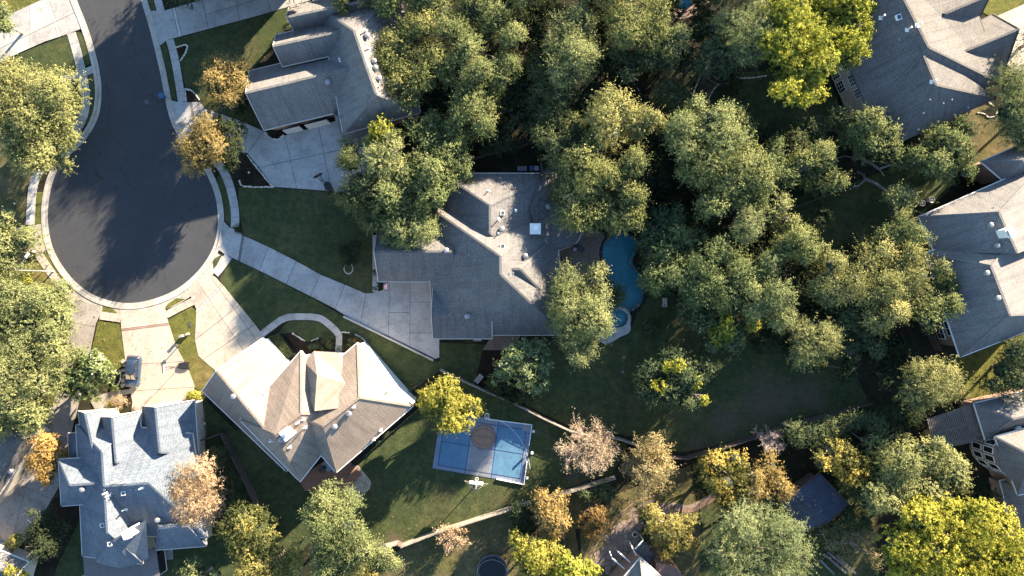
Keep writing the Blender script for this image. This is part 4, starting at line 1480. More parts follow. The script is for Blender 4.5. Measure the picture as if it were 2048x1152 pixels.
def leaf_cloud(rng, lobes, L, Wd, dens, twig, spread, nsub, flat=0.92, per=9, up=0.12, lo=-0.35, sub_r=0.46, fill=0.5, mottle=0.12):
    """leaves on twigs on the small clumps that make up each lobe; lobes: (centre, radius)"""
    Q, T = [], []
    for c, r in lobes:
        # clumps spread over the lobe
        k = max(4, int(nsub * (r / 2.3) ** 1.4))
        z = rng.uniform(-0.25, 1.0, k)
        ph = rng.uniform(0, 2 * np.pi, k)
        s = np.sqrt(1 - z * z)
        dc = np.stack([s * np.cos(ph), s * np.sin(ph), z * flat], 1)
        cc = np.asarray(c) + dc * r * rng.uniform(0.42, 0.86, (k, 1))
        cr = r * sub_r * rng.uniform(0.65, 1.3, k)
        ct = rng.normal(0, mottle, k)
        tot = dens * rng.uniform(0.7, 1.2) * 2 * np.pi * r * r * 1.3 / per
        wts = cr ** 2 / (cr ** 2).sum()
        nt = np.maximum(3, (tot * wts).astype(int))
        idx = np.repeat(np.arange(k), nt)
        n = len(idx)
        z = rng.uniform(lo, 1.0, n)
        ph = rng.uniform(0, 2 * np.pi, n)
        s = np.sqrt(1 - z * z)
        d = np.stack([s * np.cos(ph), s * np.sin(ph), z], 1)
        rad = cr[idx] * rng.uniform(fill, 1.0, n) * (1 + 0.25 * rng.normal(0, 1, n) * 0.5)
        p0 = cc[idx] + d * rad[:, None] * np.array([1, 1, flat])
        out = nrm(p0 - np.asarray(c) + 1e-6)
        td = nrm(d * 0.6 + out * 0.6 + rng.normal(0, spread, (n, 3)) + np.array([0, 0, up]))
        tl = twig * rng.uniform(0.45, 1.2, n) * np.where(rng.random(n) < .14, 1.9, 1.0)
        tt = ct[idx] + rng.normal(0, 0.07, n)
        for j in range(per):
            t = (j + rng.uniform(0, 1, n)) / per
            p = p0 + td * (tl * t)[:, None] + rng.normal(0, L * 0.25, (n, 3))
            ld = nrm(td * 0.7 + rng.normal(0, 0.75, (n, 3)))
            nn = nrm(out * 0.8 + d * 0.35 + rng.normal(0, .36, (n, 3)) + np.array([0, 0, 0.35]))
            sd = nrm(np.cross(nn, ld))
            ld = nrm(np.cross(sd, nn) * .85 + ld * .3)
            l = (L * rng.uniform(0.65, 1.25, n))[:, None]
            w = (Wd * rng.uniform(0.65, 1.25, n))[:, None] * 0.5
            Q.append(np.stack([p - sd * w, p + sd * w, p + ld * l], 1))
            T.append(np.clip(0.45 + tt + rng.normal(0, 0.16, n), 0, 1))
    return np.concatenate(Q), np.concatenate(T)


KIND = {
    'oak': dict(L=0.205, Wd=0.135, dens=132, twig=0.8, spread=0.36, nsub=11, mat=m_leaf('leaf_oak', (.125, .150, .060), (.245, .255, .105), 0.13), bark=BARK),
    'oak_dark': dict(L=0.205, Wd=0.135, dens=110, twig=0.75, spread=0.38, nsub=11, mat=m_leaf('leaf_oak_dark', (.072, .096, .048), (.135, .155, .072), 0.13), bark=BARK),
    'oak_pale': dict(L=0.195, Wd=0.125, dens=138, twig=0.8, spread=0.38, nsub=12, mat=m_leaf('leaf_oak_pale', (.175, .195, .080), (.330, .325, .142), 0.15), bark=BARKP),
    'feather': dict(L=0.3, Wd=0.085, dens=130, twig=1.25, spread=0.25, nsub=9, mat=m_leaf('leaf_feather', (.160, .188, .088), (.300, .305, .140), 0.25), bark=BARKP, per=12, up=.25),
    'bright': dict(L=0.29, Wd=0.21, dens=62, twig=0.5, spread=0.5, nsub=14, mat=m_leaf('leaf_bright', (.235, .260, .050), (.430, .410, .085), 0.35), bark=BARKP),
    'yellow': dict(L=0.27, Wd=0.19, dens=66, twig=0.5, spread=0.5, nsub=13, mat=m_leaf('leaf_yellow', (.290, .280, .060), (.480, .430, .110), 0.4), bark=BARKP),
    'paleyellow': dict(L=0.27, Wd=0.17, dens=70, twig=0.55, spread=0.5, nsub=12, mat=m_leaf('leaf_paleyellow', (0.244, 0.226, 0.079), (0.415, 0.354, 0.134), .4), bark=BARKP),
    'gold': dict(L=0.21, Wd=0.13, dens=92, twig=0.55, spread=0.5, nsub=12, mat=m_leaf('leaf_gold', (.265, .195, .078), (.450, .325, .125), 0.28), bark=BARKP),
    'tawny': dict(L=0.24, Wd=0.085, dens=88, twig=0.8, spread=0.4, nsub=10, mat=m_leaf('leaf_tawny', (.340, .265, .180), (.500, .400, .290), 0.3), bark=BARKP),
    'rust': dict(L=0.23, Wd=0.14, dens=72, twig=0.55, spread=0.5, nsub=10, mat=m_leaf('leaf_rust', (.230, .145, .060), (.340, .225, .095), .35), bark=BARK),
    'magnolia': dict(L=.42, Wd=.24, dens=34, twig=.42, spread=.55, nsub=16, mat=m_leaf('leaf_magnolia', (.110, .145, .050), (.230, .245, .090), 0.12, .03), bark=BARK, per=7),
    'dark': dict(L=0.22, Wd=0.14, dens=80, twig=0.6, spread=0.5, nsub=9, mat=m_leaf('leaf_dark', (.040, .054, .028), (.070, .084, .042), 0.2), bark=BARK),
    'under': dict(L=.24, Wd=.17, dens=60, twig=.6, spread=.5, nsub=9, mat=m_leaf('leaf_under_shade', (.032, .044, .024), (.058, .070, .036), .2), bark=BARK),  # near-black leaves, deep shade between the oaks put into the colour
    'mixed': dict(L=.24, Wd=.16, dens=80, twig=.6, spread=.5, nsub=12, mat=m_leaf('leaf_mixed', (.100, .115, .045), (.290, .265, .085), 0.3), bark=BARKP, mottle=.26),
    'olive': dict(L=0.23, Wd=0.1, dens=80, twig=0.8, spread=0.4, nsub=10, mat=m_leaf('leaf_olive', (0.252, 0.227, 0.118), (0.403, 0.336, 0.185)), bark=BARKP),
}
INNER = plain('light_block_dark', (.030, .038, .020), .95, .5, 4.0, fine=.4)  # dark colour of the hidden cores added to block light in crowns
OAKS = ('oak', 'oak_pale', 'oak_dark')
LEAVES = [0]
TREES = []
TREE_N = [0]


def limb(b, a, c, r0, r1, rng, sag=0.0, n=5, k=6):
    a, c = Vector(a), Vector(c)
    d = c - a
    pts, rad = [], []
    sx, sy = rng.uniform(-.16, .16), rng.uniform(-.16, .16)
    for i in range(n):
        t = i / (n - 1)
        w = math.sin(math.pi * t)
        p = a + d * t + Vector((sx * d.length * w + rng.uniform(-.06, .06) * d.length * w, sy * d.length * w + rng.uniform(-.06, .06) * d.length * w, -sag * w * d.length))
        pts.append(p); rad.append(r0 + (r1 - r0) * t)
    b.tube(pts, rad, k, cap=False)
    return pts


def tree(kind, label, h, lobes, trunk=None, group='broadleaf trees over the gardens', name='tree', cat='tree', dens=1.0, tr=None):
    """lobes: (px, py, radius in pixels[, height of its centre])"""
    K = KIND[kind]
    TREE_N[0] += 1
    rng = np.random.default_rng(100 + TREE_N[0])
    rg = random.Random(TREE_N[0])
    lb = []
    for l in lobes:
        z = l[3] if len(l) > 3 else h + rg.uniform(-0.17, 0.15) * h
        r = l[2] / PPM * (H - z) / H
        lb.append((P(l[0], l[1], z), r * (.9 if kind in OAKS else 1)))
    wsum = sum(r for _, r in lb)
    cx = sum(p.x * r for p, r in lb) / wsum; cy = sum(p.y * r for p, r in lb) / wsum
    if trunk:
        base = P(*trunk)
    else:
        base = Vector((cx + rg.uniform(-.5, .5), cy + rg.uniform(-.5, .5), 0))
    root = thing(name, base, label, cat, group)
    ls = rg.uniform(.86, 1.18)
    V, T = leaf_cloud(rng, lb, K['L'] * ls, K['Wd'] * ls, K['dens'] * dens / ls ** 1.5, K['twig'] * rg.uniform(.8, 1.3), K['spread'], K['nsub'], per=K.get('per', 8), up=K.get('up', .12), mottle=K.get('mottle', .12))
    if kind in OAKS and len(lobes) > 4:
        # the lower storey of the crown, seen through the gaps between the upper lobes
        low = [(Vector((p.x + rg.uniform(-.5, .5) * r, p.y + rg.uniform(-.5, .5) * r, p.z * rg.uniform(.5, .68))), r * rg.uniform(.85, 1.1)) for p, r in lb if rg.random() < .75]
        V2, T2 = leaf_cloud(rng, low, K['L'] * ls, K['Wd'] * ls, K['dens'] * dens * .42, K['twig'], K['spread'], K['nsub'], per=8)
        V = np.concatenate([V, V2]); T = np.concatenate([T, T2 * .75])  # lower leaves tinted darker, shade under the upper lobes put into colour
    LEAVES[0] += len(V)
    V = V - np.array(base)
    V[:, :, 2] = np.maximum(V[:, :, 2], 0.05)
    link('crown', quads_mesh('crown', V, T, K['mat']), root, base)
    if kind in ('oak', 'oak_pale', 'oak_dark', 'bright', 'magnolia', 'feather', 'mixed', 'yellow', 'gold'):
        # hidden dark core added inside each lobe to block light and deepen shade
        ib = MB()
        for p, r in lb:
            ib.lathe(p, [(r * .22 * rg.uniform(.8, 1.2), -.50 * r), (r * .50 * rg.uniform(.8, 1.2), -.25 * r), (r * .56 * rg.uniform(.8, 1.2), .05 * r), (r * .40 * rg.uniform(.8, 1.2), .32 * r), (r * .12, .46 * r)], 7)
        io = ib.build('inner_light_block', INNER, root)
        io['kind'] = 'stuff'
    b = MB()
    tall = max(p.z for p, _ in lb)
    t0 = tr or min(0.42, 0.09 + 0.035 * wsum ** .5 * 1.2)
    fork = Vector((base.x + (cx - base.x) * .35, base.y + (cy - base.y) * .35, tall * .36))
    b.tube([base + Vector((0, 0, -.1)), base + Vector((0, 0, .35)), base.lerp(fork, .55), fork], [t0 * 1.5, t0, t0 * .85, t0 * .75], 8, cap=False)
    for p, r in lb:
        q = limb(b, fork, p + Vector((0, 0, -r * .15)), t0 * .5, 0.06, rg, sag=-.06)
        for _ in range(4):
            e = p + Vector((rg.uniform(-1, 1), rg.uniform(-1, 1), rg.uniform(-.2, .8))).normalized() * r * rg.uniform(.8, 1.08)
            b.tube([q[3], q[3].lerp(e, .5) + Vector((rg.uniform(-.15, .15), rg.uniform(-.15, .15), .1)), e], [0.06, .04, .015], 4, cap=False)
    b.build('trunk', K['bark'], root)
    if name != 'understory_bush' and 'beyond' not in group:
        TREES.append(root)
    return root


def shrub(kind, label, px, py, r_px, hgt, group='garden shrubs', cat='shrub', squash=1.0, name='shrub'):
    K = KIND[kind]
    TREE_N[0] += 1
    rng = np.random.default_rng(900 + TREE_N[0])
    base = P(px, py)
    r = r_px / PPM
    root = thing(name, base, label, cat, group)
    zc = max(hgt - r * .8, hgt * .45)
    lobes = [(base + Vector((0, 0, zc)), r)]
    if r > 0.9:
        for k in range(4):
            t = rng.uniform(0, 6.28)
            lobes.append((base + Vector((math.cos(t) * r * .45, math.sin(t) * r * .45, zc * rng.uniform(.7, 1.0))), r * .6))
    V, T = leaf_cloud(rng, lobes, K['L'] * .6, K['Wd'] * .62, K['dens'] * 2.0, K['twig'] * .35, K['spread'], 12, per=6, lo=-.6)
    LEAVES[0] += len(V)
    V = V - np.array(base); V[:, :, 2] = np.maximum(V[:, :, 2], 0.03)
    link('foliage', quads_mesh('foliage', V, T, K['mat']), root, base)
    b = MB()
    rg = random.Random(px)
    for k in range(5):
        b.tube([base, base + Vector((rg.uniform(-.5, .5) * r, rg.uniform(-.5, .5) * r, zc))], [.03, .012], 4)
    b.build('stem', BARK, root)
    return root


def bare_tree(label, px, py, r_px, hgt, mat, tint=None, twigs=1.0, lean=(0, 0), group='bare or thinly leaved trees'):
    """a leafless crown: trunk, limbs and several orders of branches"""
    TREE_N[0] += 1
    rg = random.Random(500 + TREE_N[0])
    rng = np.random.default_rng(500 + TREE_N[0])
    top = P(px, py, hgt * .6)
    base = Vector((top.x + lean[0], top.y + lean[1], 0))
    R_ = r_px / PPM * (H - hgt * .6) / H
    root = thing('bare_tree', base, label, 'tree', group)
    b = MB()
    fork = Vector((base.x * .6 + top.x * .4, base.y * .6 + top.y * .4, hgt * .28))
    b.tube([base + Vector((0, 0, -.1)), fork], [.26, .2], 7, cap=False)
    tw = MB()
    ends = []

    def grow(p, d, ln, rad, lvl):
        n = 3
        pts = [p]
        dd = d.copy()
        for i in range(n):
            dd = (dd + Vector((rg.uniform(-.22, .22), rg.uniform(-.22, .22), rg.uniform(-.10, .20)))).normalized()
            pts.append(pts[-1] + dd * ln / n)
        (b if lvl < 2 else tw).tube(pts, [rad * (1 - .5 * i / n) for i in range(n + 1)], 5 if lvl < 2 else 3, cap=False)
        if lvl >= 4:
            ends.append(pts[-1]); return
        kk = [7, 6, 6, 5][lvl]
        for k in range(kk):
            t = rg.uniform(.35, 1.0)
            q = pts[min(n, int(t * n) + (1 if rg.random() < .5 else 0))]
            nd = (dd * .85 + Vector((rg.gauss(0, .48), rg.gauss(0, .48), rg.gauss(.12, .35)))).normalized()
            grow(q, nd, ln * rg.uniform(.5, .72), rad * .5, lvl + 1)
    m = int(9 * twigs)
    for k in range(m):
        a = 2 * math.pi * (k + rg.uniform(-.3, .3)) / m
        el = rg.uniform(.25, 1.1)
        d = Vector((math.cos(a) * math.cos(el), math.sin(a) * math.cos(el), math.sin(el)))
        grow(fork, d, R_ * .62, .085, 1)
    b.build('trunk', mat, root)
    tw.build('twigs', mat, root)
    if tint:
        K = KIND[tint[0]]
        pts = np.array([tuple(e) for e in ends])
        pts = pts[rng.random(len(pts)) < tint[1]]
        n = len(pts)
        Q, T = [], []
        for j in range(4):
            p = pts + rng.normal(0, .14, (n, 3))
            ld = nrm(rng.normal(0, 1, (n, 3))); sd = nrm(np.cross(ld, rng.normal(0, 1, (n, 3))))
            l, w = .2, .06
            Q.append(np.stack([p, p + ld * l * .5 - sd * w, p + ld * l, p + ld * l * .5 + sd * w], 1)); T.append(rng.uniform(.2, .9, n))
        V = np.concatenate(Q) - np.array(base)
        link('leaves', quads_mesh('leaves', V, np.concatenate(T), K['mat']), root, base)
        LEAVES[0] += len(V)
    return root


G1 = 'oaks beside the street bend'
tree('oak_pale', 'huge pale oak shading the walk beside the street bend', 7.0, [(38, 165, 52), (98, 178, 48), (62, 235, 58), (118, 232, 42), (25, 270, 45), (88, 300, 42), (8, 215, 45), (78, 330, 26), (45, 318, 32), (130, 275, 25)], (92, 208), G1)
tree('oak_pale', 'pale oak tip poking over the corner above the upper drive', 6.0, [(4, 22, 20), (10, 58, 17), (-25, 40, 40)], None, G1)
tree('oak_pale', 'pale oak at the picture edge beside the sunlit apron', 6.0, [(24, 488, 36), (52, 478, 22), (14, 528, 32), (-10, 500, 40), (14, 444, 20)], None, G1)
tree('oak_pale', 'wide pale oak below the street lamp', 6.5, [(30, 602, 42), (88, 602, 40), (118, 640, 26), (60, 650, 44), (6, 650, 42), (40, 692, 36), (100, 672, 28)], (62, 662), G1)
tree('oak_pale', 'pale oak above the long brownish roof', 6.5, [(62, 724, 38), (112, 706, 32), (20, 752, 44), (82, 762, 32), (32, 806, 42), (62, 836, 30), (12, 846, 30), (120, 742, 22)], (88, 782), G1)
tree('magnolia', 'glossy bushy tree at the head of the worn driveway', 3.6, [(150, 752, 32), (188, 732, 34), (212, 752, 24), (176, 772, 32), (134, 776, 18), (160, 722, 18)], (172, 752))
tree('gold', 'small golden tree beside the worn driveway', 4.0, [(92, 902, 30), (112, 930, 24), (78, 926, 24), (104, 892, 22), (98, 955, 18)], (98, 925))
tree('dark', 'dark shaded bushy tree below the worn driveway', 4.0, [(90, 1062, 32), (78, 1094, 28), (112, 1086, 24), (76, 1034, 18), (118, 1056, 20)], (96, 1078))
shrub('paleyellow', 'small pale yellow sapling beside the dark bushy tree', 44, 1078, 17, 2.6)
tree('yellow', 'yellow sapling over the low garage roof corner', 3.8, [(22, 1140, 16), (38, 1150, 16), (30, 1168, 18)])
GC = 'crepe myrtles in autumn colour'
tree('gold', 'tall gold crepe myrtle above the driveway mouth', 5.6, [(450, 138, 36), (468, 168, 28), (430, 176, 28), (454, 203, 26), (436, 150, 26), (476, 145, 20)], (452, 178), GC, name='crepe_myrtle')
tree('gold', 'round gold crepe myrtle leaning over the kerb', 5.6, [(405, 260, 36), (386, 288, 28), (424, 296, 32), (404, 324, 28), (428, 262, 22), (384, 312, 20)], (410, 292), GC, name='crepe_myrtle')
tree('dark', 'dark green bush between gold crepe myrtle and the house', 4.6, [(466, 268, 28), (470, 300, 26), (455, 322, 20), (448, 245, 20)])
shrub('dark', 'dark bush against the western wall of the gabled house', 490, 214, 22, 2.6)
tree('tawny', 'tawny feathery crepe myrtle over the blue grey roof', 5.0, [(392, 948, 34), (426, 974, 34), (382, 1000, 34), (412, 1020, 28), (356, 974, 24), (430, 1002, 22), (378, 1032, 16)], (402, 985), GC, name='crepe_myrtle')
tree('dark', 'dark shrubby tree behind the tawny crepe myrtle', 2.6, [(445, 950, 28), (460, 990, 30), (470, 1040, 26), (440, 915, 20)])

GO = 'live oaks over the northern back gardens'
tree('oak', 'live oak branch spilling over the top of the gabled roof', 7.0, [(690, 8, 22), (768, 12, 32), (800, -20, 40), (735, -20, 40), (842, 4, 30)], None, GO)
tree('oak', 'live oak overhanging the turbine vents of the gabled roof', 7.5, [(792, 84, 32), (850, 56, 32), (786, 122, 32), (836, 110, 38), (880, 128, 34), (846, 152, 32), (822, 60, 24), (806, 152, 24), (772, 96, 24), (776, 132, 22), (800, 172, 24), (818, 200, 20)], (838, 128), GO)
tree('oak', 'broad live oak in the middle of the top row', 8.0, [(930, 108, 38), (962, 146, 32), (1012, 128, 28), (902, 62, 36), (988, 42, 42), (1022, 74, 30), (946, 20, 40), (920, 160, 24), (884, 20, 34), (1000, 160, 26)], (960, 88), GO)
tree('oak', 'round live oak beside the striped playset', 7.0, [(940, 218, 36), (962, 246, 28), (918, 244, 28), (945, 190, 24), (960, 215, 26)], (940, 236), GO)
tree('oak', 'live oak below the round one, touching the gabled house corner', 6.0, [(890, 272, 28), (852, 288, 26), (830, 258, 26), (916, 282, 22), (872, 245, 22)], (872, 276), GO)
tree('bright', 'bright young crown at the corner of the shaded garage court', 6.0, [(762, 258, 26), (780, 278, 22), (748, 282, 20)], None, GO)
tree('oak_pale', 'pale live oak standing over the edge of the garage court', 6.5, [(782, 304, 36), (750, 330, 36), (786, 338, 26), (762, 300, 24)], (770, 330), GO)
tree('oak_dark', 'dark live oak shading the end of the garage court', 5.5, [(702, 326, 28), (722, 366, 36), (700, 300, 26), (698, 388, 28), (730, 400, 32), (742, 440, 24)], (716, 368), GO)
tree('oak', 'live oak leaning over the northwest corner of the taupe house', 6.5, [(802, 358, 40), (772, 396, 32), (842, 330, 28), (836, 376, 30), (862, 398, 32), (800, 410, 26), (766, 430, 24)], (812, 384), GO)
tree('oak', 'live oak touching the northern eave of the taupe house', 6.8, [(862, 346, 36), (918, 326, 28), (892, 368, 28), (896, 300, 24), (930, 342, 18), (880, 322, 24)], (880, 345), GO)
tree('oak_pale', 'small pale oak in front of the western wing of the taupe house', 6.0, [(800, 462, 30), (836, 448, 32), (822, 480, 22), (840, 424, 24), (788, 478, 20), (850, 470, 18)], (800, 455), GO)
tree('oak_pale', 'upright pale oak at the centre of the top edge', 8.0, [(1128, 68, 36), (1164, 60, 32), (1148, 108, 40), (1110, 92, 24), (1130, 148, 34), (1168, 118, 28), (1106, 140, 24), (1148, 36, 26)], (1142, 110), GO)
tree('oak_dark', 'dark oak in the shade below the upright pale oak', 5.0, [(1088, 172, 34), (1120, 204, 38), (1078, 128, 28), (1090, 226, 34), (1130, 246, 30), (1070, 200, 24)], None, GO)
tree('oak', 'live oak beside the small dark pool', 8.0, [(1270, 38, 38), (1312, 28, 32), (1288, 74, 38), (1250, 68, 32), (1316, 62, 24), (1238, 32, 28)], (1278, 60), GO)
tree('oak_pale', 'small pale oak below the dark pool with reddish tips', 7.0, [(1346, 76, 28), (1350, 98, 22), (1328, 92, 22), (1362, 66, 18)], (1330, 112), GO)
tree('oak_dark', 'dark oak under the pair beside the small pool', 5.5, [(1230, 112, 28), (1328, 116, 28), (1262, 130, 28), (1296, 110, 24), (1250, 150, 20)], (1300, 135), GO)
tree('oak_pale', 'pale topped live oak north of the swimming pool', 8.0, [(1214, 194, 28), (1240, 218, 32), (1206, 238, 32), (1260, 244, 32), (1304, 238, 26), (1222, 268, 32), (1190, 230, 22), (1284, 262, 24)], (1236, 240), GO)
tree('oak', 'big live oak between taupe house and swimming pool', 7.5, [(1184, 290, 26), (1152, 320, 38), (1172, 350, 36), (1202, 342, 32), (1262, 328, 32), (1242, 366, 32), (1266, 394, 26), (1152, 380, 36), (1142, 428, 34), (1202, 416, 38), (1250, 436, 32), (1176, 436, 28), (1238, 436, 22)], (1206, 386), GO)
tree('oak_pale', 'widest pale live oak of the middle grove', 8.5, [(1390, 214, 22), (1362, 262, 36), (1368, 292, 32), (1420, 240, 34), (1450, 228, 24), (1440, 278, 42), (1400, 260, 30)], (1410, 270), GO)
tree('oak', 'broad live oak east of the widest pale one', 8.0, [(1480, 288, 38), (1492, 330, 38), (1422, 326, 42), (1512, 352, 36), (1460, 368, 42), (1392, 348, 32), (1502, 398, 34), (1432, 408, 38), (1470, 245, 26)], (1462, 340), GO)
tree('oak', 'smaller live oak at the northern end of the shaded garden fence', 7.0, [(1542, 330, 28), (1562, 360, 28), (1548, 300, 22), (1530, 375, 24)], (1548, 345), GO)
tree('feather', 'pale feathery tree in the grove below the broad oaks', 7.5, [(1490, 458, 26), (1478, 440, 20), (1502, 440, 20)], None, 'pale feathery trees')
tree('oak_pale', 'pale oak over the shaded fence end', 7.0, [(1554, 418, 26), (1572, 440, 20), (1536, 430, 20)], None, GO)
tree('oak', 'live oak beside the sunlit streak of lawn', 7.0, [(1572, 496, 28), (1602, 486, 36), (1638, 498, 24), (1552, 512, 22), (1610, 510, 22)], (1596, 505), GO)
GP = 'live oaks between the pool and the eastern houses'
tree('oak', 'speckled live oak standing at the edge of the swimming pool', 6.5, [(1360, 470, 26), (1380, 492, 34), (1332, 510, 34), (1410, 528, 36), (1352, 548, 38), (1400, 570, 32), (1312, 556, 28), (1392, 596, 20)], (1366, 545), GP)
tree('oak', 'live oak in the middle of the back garden grove', 7.0, [(1442, 500, 26), (1460, 538, 38), (1450, 586, 32), (1490, 560, 32), (1430, 560, 24)], (1452, 565), GP)
tree('oak_pale', 'pale live oak beside the wide shaded lawn', 7.0, [(1530, 558, 32), (1560, 588, 36), (1512, 608, 32), (1560, 636, 26), (1540, 520, 24), (1500, 580, 22)], (1540, 596), GP)
tree('bright', 'small bright crown nearest the wide shaded lawn', 5.0, [(1440, 648, 26), (1432, 672, 18), (1455, 660, 18)], None, GP)
tree('bright', 'smallest bright crown of the grove edge', 5.0, [(1500, 636, 20), (1510, 650, 14), (1492, 622, 14)], None, GP)
tree('oak_dark', 'dark oak shading the lawn below the speckled oak', 4.5, [(1398, 640, 28), (1470, 612, 24), (1380, 616, 24), (1470, 680, 24), (1420, 690, 24)], None, GP)
tree('feather', 'feathery pale tree on the eastern end of the wide lawn', 6.5, [(1618, 682, 40), (1640, 662, 26), (1596, 668, 26), (1612, 704, 28), (1632, 700, 22)], (1622, 686), 'pale feathery trees')
tree('oak_pale', 'upright pale oak left of the brick house oaks', 6.5, [(1656, 556, 26), (1650, 598, 28), (1680, 588, 24), (1640, 578, 22), (1662, 530, 20)], (1662, 580), GP)
tree('oak_pale', 'great pale live oak before the tall brick house', 7.5, [(1722, 530, 34), (1762, 508, 32), (1802, 540, 38), (1838, 552, 32), (1782, 578, 38), (1732, 588, 32), (1820, 596, 28), (1790, 628, 26), (1752, 638, 28), (1708, 560, 28), (1818, 512, 24)], (1826, 572), GP)
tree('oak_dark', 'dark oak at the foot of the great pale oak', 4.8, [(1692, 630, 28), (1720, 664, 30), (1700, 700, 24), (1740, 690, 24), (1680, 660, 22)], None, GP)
tree('oak', 'live oak by the corner of the tall brick house', 7.0, [(1800, 468, 30), (1832, 480, 24), (1774, 478, 22), (1816, 455, 18)], (1800, 478), GP)
tree('oak', 'live oak overlapping the lower roof of the tall brick house', 7.0, [(1888, 540, 22), (1892, 576, 26), (1900, 616, 26), (1862, 610, 32), (1850, 640, 26), (1886, 596, 22)], (1848, 580), GP)
tree('feather', 'feathery pale tree below the tall brick house', 6.0, [(1850, 768, 38), (1880, 744, 26), (1830, 788, 28), (1892, 768, 22), (1838, 744, 22)], (1862, 772), 'pale feathery trees')
tree('bright', 'huge yellow green tree beside the charcoal roof', 8.0, [(1580, 28, 44), (1642, 18, 44), (1702, 20, 36), (1730, 18, 20), (1562, 88, 42), (1622, 80, 46), (1682, 78, 40), (1712, 58, 30), (1592, 138, 42), (1642, 138, 34), (1570, 184, 30), (1616, 192, 28), (1688, 114, 28), (1720, 94, 18), (1640, -30, 50)], (1624, 100))
tree('feather', 'feathery silver tree at the top edge beside the yellow green one', 7.0, [(1490, 48, 46), (1500, 80, 40), (1470, 88, 34), (1514, 55, 30), (1462, 50, 28), (1490, 112, 26)], (1492, 85), 'pale feathery trees')
root = tree('oak', 'leaning live oak with long bare limbs beside the stone house', 6.5, [(1732, 246, 30), (1760, 262, 26), (1772, 290, 24), (1718, 258, 22), (1745, 295, 20)], (1708, 318), GP)
b = MB(); rg = random.Random(3)
for path, r0 in (([(1708, 318, 0.2), (1714, 300, 2.2), (1720, 285, 4.0)], .38), ([(1712, 312, 1.5), (1740, 325, 2.6), (1758, 338, 3.2), (1780, 330, 3.6), (1800, 332, 3.8), (1816, 338, 3.8), (1828, 326, 4.2)], .24),
                 ([(1758, 338, 3.2), (1764, 345, 3.5), (1768, 352, 3.9)], .12), ([(1716, 344, .3), (1727, 350, 1.6), (1730, 360, 2.4), (1716, 372, 3.0), (1706, 374, 3.4)], .22),
                 ([(1730, 358, 2.2), (1750, 366, 2.8), (1776, 384, 3.4), (1790, 386, 3.8), (1800, 384, 4.4)], .24), ([(1776, 386, 3.4), (1782, 398, 3.5), (1776, 412, 3.6)], .10), ([(1708, 316, 1.5), (1690, 312, 2.4), (1668, 318, 3.4)], .10),
                 ([(1740, 320, 2.4), (1772, 327, 3.0), (1800, 328, 3.6), (1822, 330, 4.0)], .08)):
    pts = [P(x, y, z) for x, y, z in path]
    b.tube(pts, [r0 * (1 - .55 * i / (len(pts) - 1)) for i in range(len(pts))], 7)
b.build('limb', BARK, root)
tree('oak', 'live oak under the southern eave of the charcoal roof', 6.5, [(1920, 256, 28), (1890, 280, 32), (1850, 300, 36), (1868, 328, 34), (1918, 300, 32), (1900, 340, 24), (1930, 346, 16), (1836, 320, 24)], (1880, 318), GP)
tree('oak', 'live oak in the garden before the sprawling limbs', 6.0, [(1640, 308, 30), (1650, 338, 26), (1662, 364, 24), (1602, 330, 28), (1620, 352, 24)], (1634, 335), GP)
tree('oak_dark', 'dark oak behind the stone house wall', 4.0, [(1612, 258, 26), (1670, 232, 24), (1690, 262, 20), (1640, 272, 22), (1590, 290, 22)], None, GP)
tree('oak_pale', 'small pale oak above the two air conditioners', 6.0, [(1802, 394, 26), (1790, 428, 22), (1812, 412, 18)], (1788, 405), GP)
tree('feather', 'feathery tree at the eastern edge above the concrete drive', 6.5, [(2030, 168, 42), (2022, 226, 38), (2052, 200, 45), (2040, 276, 28), (2066, 250, 40)], (2048, 220), 'pale feathery trees')
tree('oak_dark', 'dark oak at the eastern edge below the tall brick house', 5.0, [(2030, 704, 32), (2002, 740, 28), (2040, 762, 36), (2066, 730, 40), (1988, 770, 22)], None, GP)
tree('oak_pale', 'pale live oak growing over the spa and pool end', 6.8, [(1140, 556, 30), (1190, 550, 22), (1130, 610, 34), (1172, 610, 32), (1202, 592, 22), (1190, 648, 34), (1142, 660, 34), (1120, 636, 22), (1170, 692, 28), (1156, 716, 16), (1198, 632, 20), (1128, 580, 24)], (1168, 630), GP)
tree('oak_dark', 'dark oak branch hanging over the pool water', 3.5, [(1226, 584, 20), (1234, 602, 15), (1216, 570, 14), (1216, 610, 14)], (1192, 590), GP)
tree('magnolia', 'round glossy magnolia below the taupe house', 4.8, [(1030, 712, 32), (1072, 710, 32), (1050, 748, 34), (1086, 744, 22), (1012, 736, 24), (1040, 692, 20), (1002, 756, 16), (1075, 770, 18)], (1046, 740))
tree('dark', 'low dark shrubs under the glossy magnolia', 1.6, [(1000, 768, 20), (1016, 786, 20), (1050, 792, 18), (985, 765, 12)])
tree('oak_dark', 'small oak with bright tips beside the mulch bed by the lawn', 4.6, [(1300, 748, 32), (1340, 732, 32), (1376, 760, 34), (1332, 782, 36), (1398, 740, 26), (1370, 798, 22), (1300, 786, 26)], (1340, 765))
tree('bright', 'few bright leafy tips on the small oak by the lawn', 5.6, [(1338, 738, 13), (1354, 728, 13), (1386, 766, 14), (1322, 770, 11), (1404, 800, 12)], (1346, 768))
tree('yellow', 'round yellow green tree at the corner of the sport court', 4.8, [(880, 790, 32), (912, 810, 32), (872, 818, 26), (902, 844, 28), (944, 816, 22), (858, 802, 20), (930, 840, 20), (898, 776, 22)], (905, 818), dens=1.05)
bare_tree('bare pinkish tree with spreading twigs beyond the sport court', 1180, 895, 66, 7.0, plain('pink_twig', (.46, .34, .27), .9, .15), ('tawny', .55), 1.5)
